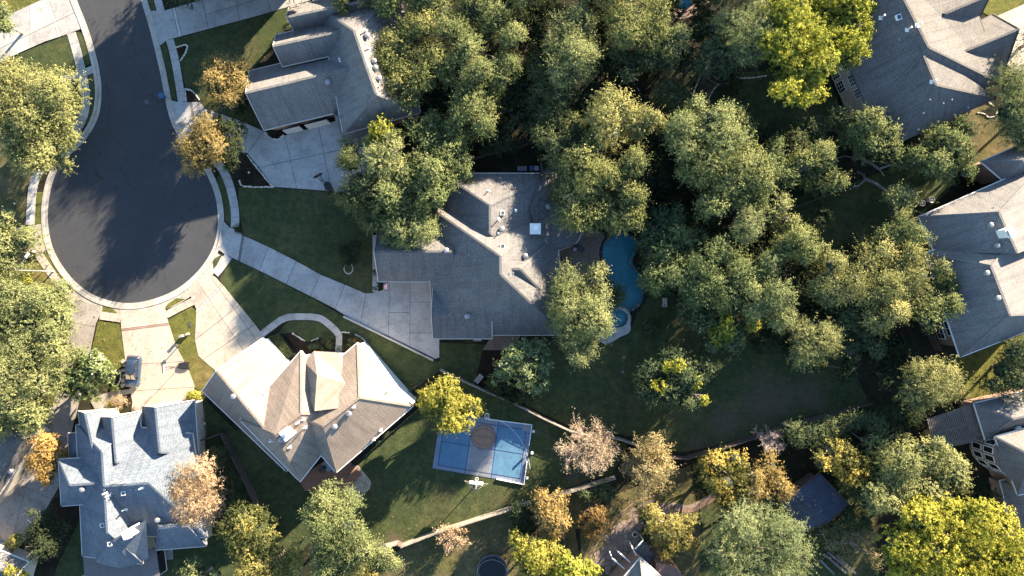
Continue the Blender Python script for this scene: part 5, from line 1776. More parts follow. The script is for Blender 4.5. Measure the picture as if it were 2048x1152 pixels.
bare_tree('thin olive tan tree beside the bare pink one', 1298, 922, 56, 6.5, plain('tan_twig', (.38, .31, .22), .9, .15), ('olive', .95), 1.5)
tree('olive', 'sparse olive foliage tree at the end of the court fence', 5.0, [(1312, 896, 28), (1330, 930, 24), (1296, 944, 28), (1282, 975, 20), (1322, 965, 20)], None, 'bare or thinly leaved trees', dens=.5)
tree('gold', 'gold brown rounded tree at the lower end of the fence', 4.6, [(1104, 1002, 30), (1090, 1030, 32), (1112, 1048, 26), (1084, 1006, 22)], (1100, 1030))
tree('rust', 'rusty orange tree beside the dry back yard', 3.6, [(1186, 1022, 26), (1172, 1044, 22), (1202, 1040, 22), (1188, 1056, 18)])
tree('dark', 'dark ivy covered shrubs beside the gold brown tree', 2.6, [(1040, 1040, 28), (1052, 1062, 26), (1062, 1016, 20), (1028, 1022, 14)])
tree('yellow', 'yellow tree beside the round trampoline', 4.6, [(1042, 1090, 26), (1070, 1110, 32), (1100, 1094, 22), (1060, 1136, 30), (1092, 1130, 24)])
tree('bright', 'bright yellow green tree at the bottom edge by the terrace', 4.8, [(1140, 1138, 32), (1172, 1146, 24), (1110, 1150, 28), (1140, 1165, 30)])
tree('oak', 'tall green tree below the tan house deck', 7.0, [(650, 1008, 34), (690, 1008, 28), (640, 1050, 36), (690, 1050, 36), (670, 1090, 36), (712, 1078, 26), (650, 1118, 32), (702, 1110, 32), (620, 1030, 20), (728, 1104, 20)], (668, 1064))
tree('oak_pale', 'pale shrubby tree at the end of the long wooden fence', 4.0, [(762, 1102, 26), (780, 1120, 22), (752, 1126, 22)])
tree('paleyellow', 'pale yellow sapling at the foot of the tall green tree', 3.6, [(722, 1140, 26), (742, 1152, 22), (700, 1158, 22)])
tree('mixed', 'gold green spreading tree behind the blue grey house', 5.0, [(480, 1050, 36), (520, 1060, 34), (492, 1088, 32), (458, 1062, 26), (532, 1084, 22), (500, 1036, 24)], (496, 1065))
tree('paleyellow', 'pale leafy tree at the bottom edge below the gold green one', 5.0, [(560, 1118, 32), (520, 1130, 32), (582, 1132, 24), (545, 1155, 32), (486, 1140, 24)])
tree('oak_pale', 'pale shrub tops at the bottom edge beside the patio cover', 3.4, [(400, 1144, 22), (430, 1150, 22), (378, 1152, 18)])
tree('paleyellow', 'pale yellow tree at the stone terrace', 4.6, [(1310, 1036, 22), (1340, 1050, 32), (1362, 1074, 26), (1332, 1088, 22), (1376, 1042, 16), (1320, 1062, 22), (1300, 1020, 14)], (1335, 1058))
tree('dark', 'dark green bushes below the pale yellow terrace tree', 1.8, [(1290, 1040, 18), (1296, 1072, 18), (1284, 1022, 12)])
tree('feather', 'grey green feathery canopy at the bottom edge', 6.5, [(1470, 1050, 40), (1520, 1048, 44), (1560, 1082, 40), (1500, 1110, 46), (1590, 1118, 34), (1540, 1140, 42), (1450, 1100, 34), (1470, 1150, 36)], (1516, 1092), 'pale feathery trees')
tree('mixed', 'olive yellow tree at the end of the brown fence', 5.0, [(1432, 930, 32), (1470, 922, 26), (1452, 966, 30), (1480, 972, 26), (1420, 960, 22)], dens=.8)
tree('dark', 'dark understory bush below the olive yellow tree', 2.5, [(1410, 940, 24), (1400, 975, 24), (1440, 990, 24), (1385, 960, 18)])
tree('gold', 'golden tree between olive yellow tree and shed', 5.2, [(1530, 950, 32), (1556, 974, 26), (1510, 984, 22), (1540, 932, 22), (1506, 955, 20)], (1530, 962))
bare_tree('small bare greyish tree at the corner of the wide lawn', 1540, 880, 36, 5.0, plain('grey_twig', (.33, .27, .24), .9, .15), None, 1.0)
tree('mixed', 'golden green tree above the slate blue shed', 5.0, [(1680, 920, 32), (1702, 944, 28), (1660, 902, 26), (1718, 926, 18), (1640, 925, 18)], (1684, 930))
tree('oak_dark', 'dark bushes along the brown fence line', 2.6, [(1590, 870, 26), (1630, 866, 28), (1670, 858, 26), (1710, 850, 26), (1570, 850, 18), (1740, 880, 26), (1750, 840, 26)])
tree('dark', 'dark shrubs around the second trampoline', 2.8, [(1740, 920, 28), (1770, 905, 26), (1800, 885, 24), (1730, 960, 24), (1780, 830, 30), (1810, 850, 24), (1830, 825, 22)])
tree('oak_pale', 'pale upper crown of the big tree before the bay house', 6.8, [(1800, 920, 42), (1850, 920, 42), (1900, 930, 32), (1790, 970, 42), (1850, 980, 46), (1900, 960, 32), (1762, 998, 32), (1840, 900, 24), (1876, 895, 22)], (1840, 955))
tree('bright', 'vast yellow green tree filling the lower east corner', 7.6, [(1832, 1040, 46), (1892, 1040, 46), (1950, 1040, 42), (1800, 1080, 42), (1862, 1100, 46), (1932, 1100, 50), (1992, 1060, 42), (2010, 1120, 42), (1982, 1140, 38), (1800, 1130, 38), (1900, 1150, 45), (2030, 1085, 26)], (1900, 1090))
tree('oak_dark', 'dark bushes on the far side of the slate blue shed', 2.4, [(1712, 985, 24), (1738, 1010, 26), (1700, 1035, 20), (1730, 1045, 22), (1668, 1058, 18)])
tree('dark', 'dark shaded bush before the bay windows', 2.4, [(1950, 980, 24), (1975, 1000, 24), (1960, 1015, 20)])
bare_tree('brambly bare shrub between shed and yellow green tree', 1722, 1074, 34, 3.2, plain('grey_twig', (.33, .27, .24)), ('olive', .3), .8)
tree('olive', 'scrubby olive brush beside the old timber pile', 1.2, [(1690, 1060, 18), (1660, 1085, 18), (1690, 1110, 22), (1740, 1110, 22), (1640, 1060, 14)], None, 'bare or thinly leaved trees', dens=.6)
bare_tree('small bare weeping tree on the deep green lawn', 700, 502, 32, 2.6, plain('dull_twig', (.12, .10, .07), .9, .15), ('dark', .8), .7)
bare_tree('bare pale scrub at the sunlit fence on the dry yard', 905, 1072, 34, 2.6, plain('straw_twig', (.34, .26, .19), .9, .15), ('tawny', .35), .8)
tree('dark', 'round dark bush behind the striped playset', 2.8, [(1010, 276, 24), (996, 264, 18), (1024, 286, 18)])
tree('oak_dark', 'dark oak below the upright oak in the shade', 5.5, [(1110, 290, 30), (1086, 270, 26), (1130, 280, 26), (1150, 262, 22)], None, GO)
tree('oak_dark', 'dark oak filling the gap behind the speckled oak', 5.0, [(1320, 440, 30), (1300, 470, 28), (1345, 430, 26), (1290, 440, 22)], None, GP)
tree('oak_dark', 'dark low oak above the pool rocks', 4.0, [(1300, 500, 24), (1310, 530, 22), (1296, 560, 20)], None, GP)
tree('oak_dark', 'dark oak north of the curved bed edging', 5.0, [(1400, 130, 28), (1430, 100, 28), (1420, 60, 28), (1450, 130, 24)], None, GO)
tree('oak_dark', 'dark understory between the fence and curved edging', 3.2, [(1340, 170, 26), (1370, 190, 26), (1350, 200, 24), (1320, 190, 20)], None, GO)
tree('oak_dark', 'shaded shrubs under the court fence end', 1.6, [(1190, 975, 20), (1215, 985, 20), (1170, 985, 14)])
# trees beyond the picture's edge whose shade falls on the street and roofs
OFF = [(362, -52, 32, 4.6), (412, -62, 36, 5.2), (582, -62, 42, 9.3), (342, -98, 40, 6.5), (372, -175, 46, 8.0), (400, -70, 42, 8.0), (455, -115, 48, 9.5), (520, -90, 46, 9.5), (560, -170, 46, 10), (480, -190, 50, 10), (350, -40, 30, 6.0), (880, -70, 46, 8), (1040, -40, 46, 8), (1200, -45, 44, 8), (1420, -40, 40, 7.5), (1490, -60, 46, 8), (2120, 60, 40, 7)]
for i, (x, y, r, z) in enumerate(OFF):
    tree('oak_dark', 'oak outside the upper edge shading the street', z, [(x, y, r), (x + 34, y + 14, r * .85), (x - 34, y - 10, r * .85), (x + 5, y + 25, r * .8), (x - 8, y - 28, r * .8)], None, 'oaks beyond the edge of the view', dens=.35)
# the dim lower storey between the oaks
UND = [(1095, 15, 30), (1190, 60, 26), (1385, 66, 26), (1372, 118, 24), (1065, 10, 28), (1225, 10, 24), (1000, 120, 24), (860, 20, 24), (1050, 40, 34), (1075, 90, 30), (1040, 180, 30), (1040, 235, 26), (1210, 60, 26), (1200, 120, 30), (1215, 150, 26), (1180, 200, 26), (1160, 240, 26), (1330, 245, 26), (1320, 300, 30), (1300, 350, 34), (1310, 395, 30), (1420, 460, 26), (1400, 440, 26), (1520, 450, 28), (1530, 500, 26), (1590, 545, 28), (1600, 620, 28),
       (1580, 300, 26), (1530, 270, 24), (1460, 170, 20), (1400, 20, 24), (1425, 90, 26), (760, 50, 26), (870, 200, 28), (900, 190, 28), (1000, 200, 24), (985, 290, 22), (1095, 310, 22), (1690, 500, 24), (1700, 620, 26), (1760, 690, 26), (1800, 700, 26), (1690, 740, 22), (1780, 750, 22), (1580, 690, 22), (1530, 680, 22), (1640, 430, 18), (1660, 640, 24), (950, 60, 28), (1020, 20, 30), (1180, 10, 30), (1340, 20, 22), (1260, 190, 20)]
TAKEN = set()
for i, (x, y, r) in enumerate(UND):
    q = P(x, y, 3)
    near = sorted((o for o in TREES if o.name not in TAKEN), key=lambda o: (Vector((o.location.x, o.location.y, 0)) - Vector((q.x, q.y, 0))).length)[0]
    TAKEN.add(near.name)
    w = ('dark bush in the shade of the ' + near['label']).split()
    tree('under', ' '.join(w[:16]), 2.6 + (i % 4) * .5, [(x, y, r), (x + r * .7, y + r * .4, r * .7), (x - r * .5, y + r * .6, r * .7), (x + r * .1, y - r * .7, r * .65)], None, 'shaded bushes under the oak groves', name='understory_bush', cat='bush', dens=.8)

# shrubs -------------------------------------------------------------
shrub('bright', 'bright green round bush beside the street lamp', 55, 556, 13, 1.3)
shrub('yellow', 'bright yellow bush at the corner of the blue grey house', 391, 788, 14, 1.2)
shrub('tawny', 'copper toned shrub at the blue grey house door', 246, 800, 15, 1.2)
shrub('bright', 'small green shrub beside the copper one', 226, 808, 10, 0.9)
shrub('dark', 'spiky dark shrub at the long driveway mouth', 481, 457, 11, 1.2)
shrub('dark', 'dark clipped shrub at the corner of the western wing', 757, 573, 11, 1.3)
shrub('dark', 'slim dark shrub against the western wing wall', 752, 545, 7, 1.0)
for x, y, rr, lb in ((628, 691, 9, 'larger clipped dome of the touching pair by the tan house'), (644, 690, 10, 'clipped dome touching its larger twin by the tan house'), (659, 693, 7, 'loose small shrub nearest the garden path'),
                     (656, 677, 11, 'shaggy green shrub inside the path bend'), (684, 696, 6, 'small clipped ball across the garden path'), (703, 674, 10, 'olive clipped shrub in the narrow bed'), (701, 689, 8, 'small olive shrub under the tan house eave'), (718, 680, 9, 'reddish low shrub at the end of the narrow bed')):
    shrub('oak_dark' if 'reddish' not in lb else 'rust', lb, x, y, rr, rr / 11.0)
shrub('oak_dark', 'young shrub in the magnolia bed beside the bench', 976, 768, 10, 1.0)
shrub('oak_dark', 'weedy shrub in the strip beside the tan house eave', 772, 863, 7, .7)
shrub('oak_dark', 'second weedy shrub along the tan house eave strip', 757, 881, 7, .7)
shrub('oak', 'green tuft between dark hatchback bed and door walk', 235, 776, 8, .7)
shrub('oak_dark', 'large rounded shrub beside the spa patio', 1298, 655, 18, 1.4)
shrub('oak_dark', 'green shrub in the gap of the gabled house front', 577, 56, 9, 1.2)
shrub('dark', 'dark shrub in the half round garage bed', 548, 268, 10, .8)
# clipped hedge
TREE_N[0] += 1
hp = [(541, 674), (560, 667), (590, 706), (572, 720)]
hr = thing('hedge', P(566, 692), 'clipped rectangular green hedge beside the tan house garage', 'hedge')
b = MB(); b.prism(inset(W2(hp), .06), 0, .88)
b.build('core', plain('hedge_core', (.03, .042, .016), .95, .3), hr)
rng = np.random.default_rng(77)
w = W2(hp)
n = 5200
u, v = rng.random(n), rng.random(n)
A, B_, C, D = [np.array([p[0], p[1], 0]) for p in w]
p = (A * ((1 - u) * (1 - v))[:, None] + B_ * (u * (1 - v))[:, None] + C * (u * v)[:, None] + D * ((1 - u) * v)[:, None]) + np.array([0, 0, 1.0]) * (0.84 + rng.random((n, 1)) * .14)
sidepts = []
for a, c in ((A, B_), (B_, C), (C, D), (D, A)):
    t = rng.random((900, 1))
    sidepts.append(a * (1 - t) + c * t + np.array([0, 0, .9]) * rng.random((900, 1)))
p = np.concatenate([p] + sidepts)
n = len(p)
ld = nrm(rng.normal(0, 1, (n, 3)) + np.array([0, 0, .5])); sd = nrm(np.cross(ld, rng.normal(0, 1, (n, 3))))
V = np.stack([p, p + ld * .07 - sd * .04, p + ld * .14, p + ld * .07 + sd * .04], 1) - np.array(ORG[hr.name])
link('foliage', quads_mesh('foliage', V, np.clip(rng.normal(.5, .2, n), 0, 1), KIND['oak_dark']['mat']), hr)
print('LEAVES', LEAVES[0])

# ------------------------------------------------------------------ sport court
c = [(882, 822), (1064, 849), (1049, 967), (865, 936)]
cw = [P(*q) for q in c]
ct = thing('sport_court', P(962, 893), 'blue and grey tiled sport court in the lower back lawn', 'sport court')
U = (cw[1] - cw[0]).normalized(); Vv = (cw[3] - cw[0]).normalized()
LU = (cw[1] - cw[0]).length; LV = (cw[3] - cw[0]).length


def cp(u, v, z):
    """court point: u across (0..1), v down (0..1)"""
    a = cw[0].lerp(cw[1], u); b_ = cw[3].lerp(cw[2], u)
    q = a.lerp(b_, v)
    return Vector((q.x, q.y, z))


def csheet(name, pts, z, mat, mi=0):
    b = MB()
    q = [cp(u, v, z) for u, v in pts]
    if (q[1] - q[0]).cross(q[2] - q[0]).z < 0:
        q = q[::-1]
    b.face(q, 0, [((p - cw[0]).dot(U), (p - cw[0]).dot(Vv)) for p in q])
    return b.build(name, mat, ct)


b = MB(); b.prism([(p.x, p.y) for p in cw], 0.0, 0.085); b.build('base', CONC_OLD, ct)
csheet('border', [(0, 0), (1, 0), (1, 1), (0, 1)], 0.090, m_court('court_border', (.160, .205, .275)))
BL = m_court('court_blue', (.078, .185, .29))
csheet('playing_field', [(0.055, .10), (.945, .10), (.945, .93), (.055, .93)], 0.094, BL)
csheet('key', [(.375, .0), (.615, .0), (.615, 1.0), (.375, 1.0)], 0.098, m_court('court_grey', (.20, .212, .23)))
csheet('corner_tile_patch', [(.90, .02), (.985, .02), (.985, .12), (.90, .12)], 0.102, m_court('court_patch', (.25, .22, .23)))
for px_ in ((.355, .375), (.615, .635)):
    csheet('key_edge', [(px_[0], .0), (px_[1], .0), (px_[1], 1), (px_[0], 1)], 0.100, m_court('court_edge', (.18, .25, .34)))
LN = plain('court_line_dark', (.02, .035, .10), .6, .05)
LW = plain('court_line_pale', (.45, .55, .62), .6, .05)


def cline(a, c_, w, mat=None, z=0.108, name='court_line'):
    p, q = cp(*a, z), cp(*c_, z)
    d = (q - p).normalized(); s_ = Vector((-d.y, d.x, 0)) * w / 2
    b = MB(); b.face([p - s_, q - s_, q + s_, p + s_]); return b.build(name, mat or LN, ct)


for a, q in (((.055, .10), (.90, .10)), ((.055, .93), (.945, .93)), ((.055, .10), (.055, .93)), ((.945, .13), (.945, .93)), ((.355, .0), (.355, 1.0)), ((.635, .0), (.635, 1.0)),
             ((.055, .515), (.40, .515)), ((.57, .515), (.945, .515))):
    cline(a, q, .10)
# the printed ball at the centre
bx0 = P(967, 874, 0.112)
BRD = 1.75
b = MB(); b.face([bx0 + Vector((BRD * math.cos(t), BRD * math.sin(t), 0)) for t in [2 * math.pi * k / 48 for k in range(48)]], 0, [((BRD * math.cos(t)), (BRD * math.sin(t))) for t in [2 * math.pi * k / 48 for k in range(48)]])
b.build('ball_print', m_court('court_orange', (.27, .155, .095)), ct)


def arc(fn, t0, t1, w, mat, z, n=24):
    b = MB()
    pts = [fn(t0 + (t1 - t0) * i / n) for i in range(n + 1)]
    for i in range(n):
        a, q = Vector((*pts[i], z)), Vector((*pts[i + 1], z))
        d = (q - a).normalized(); s_ = Vector((-d.y, d.x, 0)) * w / 2
        b.face([a - s_, q - s_, q + s_, a + s_])
    b.build('court_line', mat, ct)


a0 = math.atan2(U.y, U.x)
ca, sa = math.cos(a0), math.sin(a0)


def loc2(x, y):
    return (bx0.x + ca * x - sa * y, bx0.y + sa * x + ca * y)


arc(lambda t: loc2(BRD * math.cos(t), BRD * math.sin(t)), 0, 2 * math.pi, .07, LN, .117, 48)
arc(lambda t: loc2(-BRD + 2 * BRD * t, 0.05 * math.sin(t * 3.14)), 0, 1, .06, LN, .117)
arc(lambda t: loc2(BRD * .95 * (2 * t - 1), -BRD * .68 + BRD * .55 * (2 * t - 1) ** 2), .0, 1, .06, LN, .118)
arc(lambda t: loc2(BRD * .95 * (2 * t - 1), BRD * .68 - BRD * .55 * (2 * t - 1) ** 2), .0, 1, .06, LN, .119)
arc(lambda t: (cp(.5, .02, 0).x + 6.3 * math.cos(t), cp(.5, 1.0, 0).y + 8.2 * math.sin(t)), .12, 1.25, .06, LW, .123)
# rebound rail with posts along two sides
rr_ = thing('court_rail', P(1060, 905), 'low white ball stop rail round the corner of the sport court', 'rail')
for a, q in (((976, 838), (1064, 849)), ((1064, 849), (1058, 890)), ((1054, 922), (1048, 968)), ((993, 957), (1048, 968))):
    m = MB()
    p, s_ = P(*a), P(*q)
    m.beam(p + Vector((0, 0, .22)), s_ + Vector((0, 0, .22)), .10, .26)
    m.build('rail_board', WHITE, rr_)
for q in ((1065, 862), (1052, 955), (1062, 905)):
    m = MB(); m.box(P(*q) + Vector((.15, 0, .2)), (.32, .3, .4), a0); m.build('light_box', WHITE, rr_)
m = MB(); m.tube([P(1046, 918, .12), P(1046, 918, .7)], .16, 8); m.build('ball_holder', BLACKM, rr_)
# tall post beside the yellow tree
r = thing('lamp_post', P(974, 832), 'white square topped post between yellow tree and sport court', 'post')
m = MB(); m.box(P(974, 832) + Vector((0, 0, 1.2)), (.14, .14, 2.4), a0); m.build('pole', WHITE, r)
m = MB()
for a, q in (((-.28, -.3), (.28, -.3)), ((.28, -.3), (.28, .3)), ((.28, .3), (-.28, .3)), ((-.28, .3), (-.28, -.3))):
    m.beam(P(974, 832, 2.45) + Vector((*a, 0)), P(974, 832, 2.45) + Vector((*q, 0)), .07, .07)
m.build('top_frame', WHITE, r)


def hoop(label, base, face, hh, mat_pole, mat_board, portable, ball_net=False, board=(1.8, 1.05)):
    """a basketball goal: base pixel, unit direction the board faces"""
    B0 = P(*base)
    d = Vector((face[0], -face[1], 0)).normalized(); s_ = Vector((-d.y, d.x, 0))
    rz = math.atan2(s_.y, s_.x)
    r = thing('basketball_hoop', B0, label, 'basketball hoop', 'basketball goals')
    up = Vector((0, 0, 1))
    if portable:
        m = MB()
        pts = [B0 + s_ * (.55 * x) + d * (.75 * y) for x, y in ((-.8, -1), (.8, -1), (1, -.4), (.75, .7), (.3, 1), (-.3, 1), (-.75, .7), (-1, -.4))]
        m.prism([(p.x, p.y) for p in pts], 0.06, .30); m.prism([(B0.x + (p.x - B0.x) * .8, B0.y + (p.y - B0.y) * .8) for p in pts], .30, .38)
        m.build('water_base', mat_pole, r)
        for sg in (-1, 1):
            m = MB(); m.tube([B0 - d * .8 + s_ * .35 * sg + up * .1, B0 - d * .8 + s_ * .45 * sg + up * .1], .1, 8); m.build('wheel', BLACKM, r)
        ptop = B0 + d * .55 + up * (hh - .2)
        pfoot = B0 + d * .35 + up * .3
    else:
        m = MB(); m.box(B0 + up * .1, (.5, .5, .1), rz); m.build('anchor_plate', GREYM, r)
        ptop = B0 + up * hh; pfoot = B0
    m = MB(); m.tube([pfoot, ptop], .075 if not portable else .05, 8); m.build('pole', mat_pole, r)
    bc = ptop + d * (1.25 if not portable else .75) + up * .35
    m = MB()
    for sg in (-1, 1):
        m.beam(ptop + s_ * .1 * sg, bc + s_ * .2 * sg - up * .25, .06, .06); m.beam(ptop - up * .9 + s_ * .1 * sg, bc + s_ * .2 * sg + up * .1, .06, .06)
    m.build('arm', mat_pole, r)
    m = MB(); m.box(bc, (board[0], .05, board[1]), rz); m.build('backboard', mat_board, r)
    m = MB()
    for z in (-.5, .5):
        m.box(bc + up * board[1] * z, (board[0] + .06, .12, .09), rz)
    for x in (-.5, .5):
        m.box(bc + s_ * board[0] * x, (.09, .12, board[1]), rz)
    m.build('board_frame', mat_board if not portable else mat_pole, r)
    rc = bc + d * .42 - up * (board[1] * .38)
    m = MB(); m.ring(rc, .23, .022, 20, 5); m.build('rim', plain('rim_red', (.5, .14, .06), .5) if portable else WHITE, r)
    m = MB()
    for k in range(10):
        t = 2 * math.pi * k / 10
        for e in (.35, -.35):
            m.tube([rc + Vector((.23 * math.cos(t), .23 * math.sin(t), 0)), rc + Vector((.14 * math.cos(t + e), .14 * math.sin(t + e), -.42))], .008, 3, cap=False)
    m.build('net', WHITE, r)
    if ball_net:
        m = MB()
        for sg in (-1, 1):
            e = bc + s_ * 1.65 * sg + d * .1
            m.tube([ptop - up * .1, e], .03, 5); m.tube([e, bc + s_ * .9 * sg], .02, 4)
            for k in range(1, 6):
                m.tube([ptop.lerp(e, k / 6), ptop.lerp(bc + s_ * .3 * sg, k / 6)], .012, 3)
        m.build('ball_net_frame', plain('net_tan', (.45, .38, .27), .8), r)
    return r


hoop('white basketball goal with ball net frame at the court edge', (953, 969), (0.12, -1), 3.2, GREYM, WHITE, False, True)
hoop('black portable basketball hoop at the edge of the sunlit driveway', (368, 731), (-1, .05), 2.9, BLACKM, WHITE, True, board=(1.15, .8))
hoop('dark portable basketball hoop standing on the shaded garage court', (657, 374), (-.55, -1), 2.9, BLACKM, DARKFASC, True, board=(1.15, .8))

# ------------------------------------------------------------------ parked car
def smoothpoly(pts, n=2):
    return smooth_px(pts, n, True)


def car(label, px, py, ang, length=4.45, width=1.82):
    """hatchback, x forward; ang is the heading in the picture plane (degrees, world)"""
    r = thing('parked_car', P(px, py), label, 'car')
    paint = MATS.get('car_paint')
    if paint is None:
        m, nt, N, L, bs = _nt('car_paint')
        bs.inputs['Base Color'].default_value = (.045, .075, .135, 1)
        bs.inputs['Metallic'].default_value = .45; bs.inputs['Roughness'].default_value = .2
        bs.inputs['Coat Weight'].default_value = .6; bs.inputs['Coat Roughness'].default_value = .06
        MATS['car_paint'] = paint = m
    l = length
    # stations along x: (x, half width, sill z, shoulder z, rounding)
    st = [(-.500, .60, .42, .78), (-.490, .74, .34, .90), (-.45, .84, .28, .98), (-.36, .90, .25, 1.0), (-.18, .91, .24, .98), (.05, .91, .24, .96), (.22, .90, .24, .95), (.32, .895, .25, .92), (.40, .87, .27, .86), (.455, .80, .29, .78), (.488, .66, .33, .70), (.50, .50, .38, .62)]
    b = MB()
    rings = []
    for x, hw, z0, z1 in st:
        hw *= width / 1.82
        prof = [(-hw * .86, z0), (-hw, z0 + .16), (-hw * 1.0, z0 + (z1 - z0) * .62), (-hw * .93, z1 - .05), (-hw * .80, z1), (-hw * .40, z1 + .035), (0, z1 + .05), (hw * .40, z1 + .035), (hw * .80, z1), (hw * .93, z1 - .05), (hw, z0 + (z1 - z0) * .62), (hw, z0 + .16), (hw * .86, z0)]
        rings.append([Vector((x * l, y, z)) for y, z in prof])
    nn = len(rings[0])
    for i in range(len(rings) - 1):
        for k in range(nn):
            k2 = (k + 1) % nn
            b.face([rings[i][k], rings[i][k2], rings[i + 1][k2], rings[i + 1][k]])
    b.face(rings[0][::-1]); b.face(rings[-1])
    M_ = Matrix.Translation(P(px, py)) @ Matrix.Rotation(R(ang), 4, 'Z')

    def put(b_, name, mat, par=r, smooth=False):
        b_.v = [tuple(M_ @ Vector(v)) for v in b_.v]
        o = b_.build(name, mat, par, smooth)
        if smooth:
            bm = bmesh.new(); bm.from_mesh(o.data); bmesh.ops.remove_doubles(bm, verts=bm.verts, dist=.002); bmesh.ops.recalc_face_normals(bm, faces=bm.faces); bm.to_mesh(o.data); bm.free()
        return o
    body = put(b, 'body', paint, smooth=True)
    # greenhouse
    cab = [(-.475, .60, .985), (-.43, .66, 1.30), (-.33, .63, 1.46), (-.10, .64, 1.50), (.04, .635, 1.46), (.13, .66, 1.30), (.235, .76, .97)]
    roof = [(-.425, .60, 1.335), (-.34, .62, 1.465), (-.22, .635, 1.50), (-.08, .635, 1.505), (.035, .62, 1.47)]
    b = MB()
    for i in range(len(roof) - 1):
        (x0, w0, z0), (x1, w1, z1) = roof[i], roof[i + 1]
        q = [Vector((x0 * l, -w0, z0)), Vector((x1 * l, -w1, z1)), Vector((x1 * l, -w1 * .6, z1 + .035)), Vector((x0 * l, -w0 * .6, z0 + .035))]
        b.face(q)
        b.face([Vector((x0 * l, -w0 * .6, z0 + .035)), Vector((x1 * l, -w1 * .6, z1 + .035)), Vector((x1 * l, w1 * .6, z1 + .035)), Vector((x0 * l, w0 * .6, z0 + .035))])
        b.face([Vector((x0 * l, w0 * .6, z0 + .035)), Vector((x1 * l, w1 * .6, z1 + .035)), Vector((x1 * l, w1, z1)), Vector((x0 * l, w0, z0))])
    # pillars
    for sg in (-1, 1):
        for (x0, w0, z0), (x1, w1, z1) in (((.24, .77, .97), (.035, .625, 1.47)), ((-.46, .80, .99), (-.425, .61, 1.34)), ((-.12, .84, .98), (-.13, .64, 1.49)), ((-.36, .845, 1.0), (-.36, .63, 1.45))):
            b.beam((x0 * l, w0 * sg, z0), (x1 * l, w1 * sg, z1), .09, .07)
        b.beam((-.40 * l, .56 * sg, 1.44), (.0, .57 * sg, 1.555), .035, .03)
    put(b, 'roof', paint, smooth=True)
    for sg in (-1, 1):
        for x0, x1 in ((.20, -.11), (-.13, -.35), (-.37, -.45)):
            b = MB()
            b.face([Vector((x0 * l, .80 * sg, .985)), Vector((x1 * l, .83 * sg, .99)), Vector((x1 * l, .635 * sg, 1.46 if x1 > -.4 else 1.36)), Vector((min(x0, .03) * l, .625 * sg, 1.465 if x0 > -.3 else 1.44))][::sg])
            put(b, 'side_window', GLASS)
    b = MB()
    b.face([Vector((.245 * l, -.74, .985)), Vector((.245 * l, .74, .985)), Vector((.04 * l, .60, 1.475)), Vector((.04 * l, -.60, 1.475))])
    wsh = put(b, 'windshield', GLASS)
    b = MB()
    for sg in (-1, 1):
        b.face([Vector((.225 * l, .06 * sg, 1.05)), Vector((.232 * l, .66 * sg, 1.03)), Vector((.07 * l, .56 * sg, 1.42)), Vector((.105 * l, .07 * sg, 1.345))][::sg])
    for f in range(len(b.v)):
        b.v[f] = (b.v[f][0] + .01, b.v[f][1], b.v[f][2] + .022)
    put(b, 'sunshade', plain('sunshade_cream', (.66, .58, .42), .6, .05), wsh)
    b = MB()
    b.face([Vector((-.472 * l, .68, 1.0)), Vector((-.472 * l, -.68, 1.0)), Vector((-.43 * l, -.56, 1.335)), Vector((-.43 * l, .56, 1.335))])
    put(b, 'rear_window', GLASS)
    b = MB(); b.box((-.43 * l, 0, 1.40), (.30, 1.1, .05)); put(b, 'spoiler', paint)
    rub = plain('tyre_rubber', (.02, .02, .02), .9, .1)
    for x in (-.315, .325):
        for sg in (-1, 1):
            b = MB(); b.tube([(x * l, sg * .92, .33), (x * l, sg * .68, .33)], [.335, .335], 18)
            w = put(b, 'wheel', rub)
            b = MB(); b.tube([(x * l, sg * .935, .33), (x * l, sg * .90, .33)], [.20, .21], 10); put(b, 'rim', GREYM, w)
    for sg in (-1, 1):
        b = MB(); b.box((.445 * l, sg * .64, .70), (.28, .30, .10), -sg * .5); put(b, 'headlight', plain('lamp_clear', (.6, .62, .62), .15))
        b = MB(); b.box((-.482 * l, sg * .68, .88), (.10, .22, .22)); put(b, 'taillight', plain('lamp_red', (.35, .02, .02), .3))
        b = MB(); b.box((.16 * l, sg * 1.0, 1.03), (.14, .20, .13)); put(b, 'mirror', paint)
    b = MB(); b.box((.495 * l, 0, .42), (.06, 1.2, .18)); put(b, 'grille', BLACKM)
    return r


car('dark blue grey hatchback with a cream sunshade behind the windscreen', 271, 742, -95, 4.55, 2.05)

# ------------------------------------------------------------------ street lamp
r = thing('street_lamp', P(107, 543), 'tall grey street lamp on the verge with its arm towards the road', 'street lamp')
m = MB(); m.lathe(P(107, 543), [(.2, 0), (.2, .1), (.11, .16), (.10, 3), (.07, 6.9), (.05, 7.0)], 10); m.build('pole', GREYM, r)
tp_ = P(107, 543, 0) + Vector((0, 0, 6.9))
hd = Vector((tp_.x + 1.25, tp_.y + 1.7, 7.35))
m = MB(); m.tube([tp_, tp_.lerp(hd, .5) + Vector((0, 0, .18)), hd], [.045, .04, .035], 6); m.build('arm', GREYM, r)
m = MB()
d = Vector((1.25, 1.7, 0)).normalized(); rz = math.atan2(d.y, d.x)
m.box(hd + d * .3 + Vector((0, 0, .0)), (.75, .34, .14), rz); m.box(hd + d * .3 + Vector((0, 0, .09)), (.55, .24, .06), rz); m.build('lamp_head', plain('lamp_head_grey', (.62, .65, .67), .35), r)
m = MB(); m.box(hd + d * .34 - Vector((0, 0, .09)), (.45, .24, .04), rz); m.build('lens', plain('lamp_clear', (.6, .62, .62)), r)
# sign post on the verge
r = thing('marker_post', P(97, 531), 'short thin marker post on the sunlit verge near the lamp', 'post')
m = MB(); m.box(P(97, 531) + Vector((0, 0, .5)), (.07, .07, 1.0)); m.build('post', DARKFASC, r)
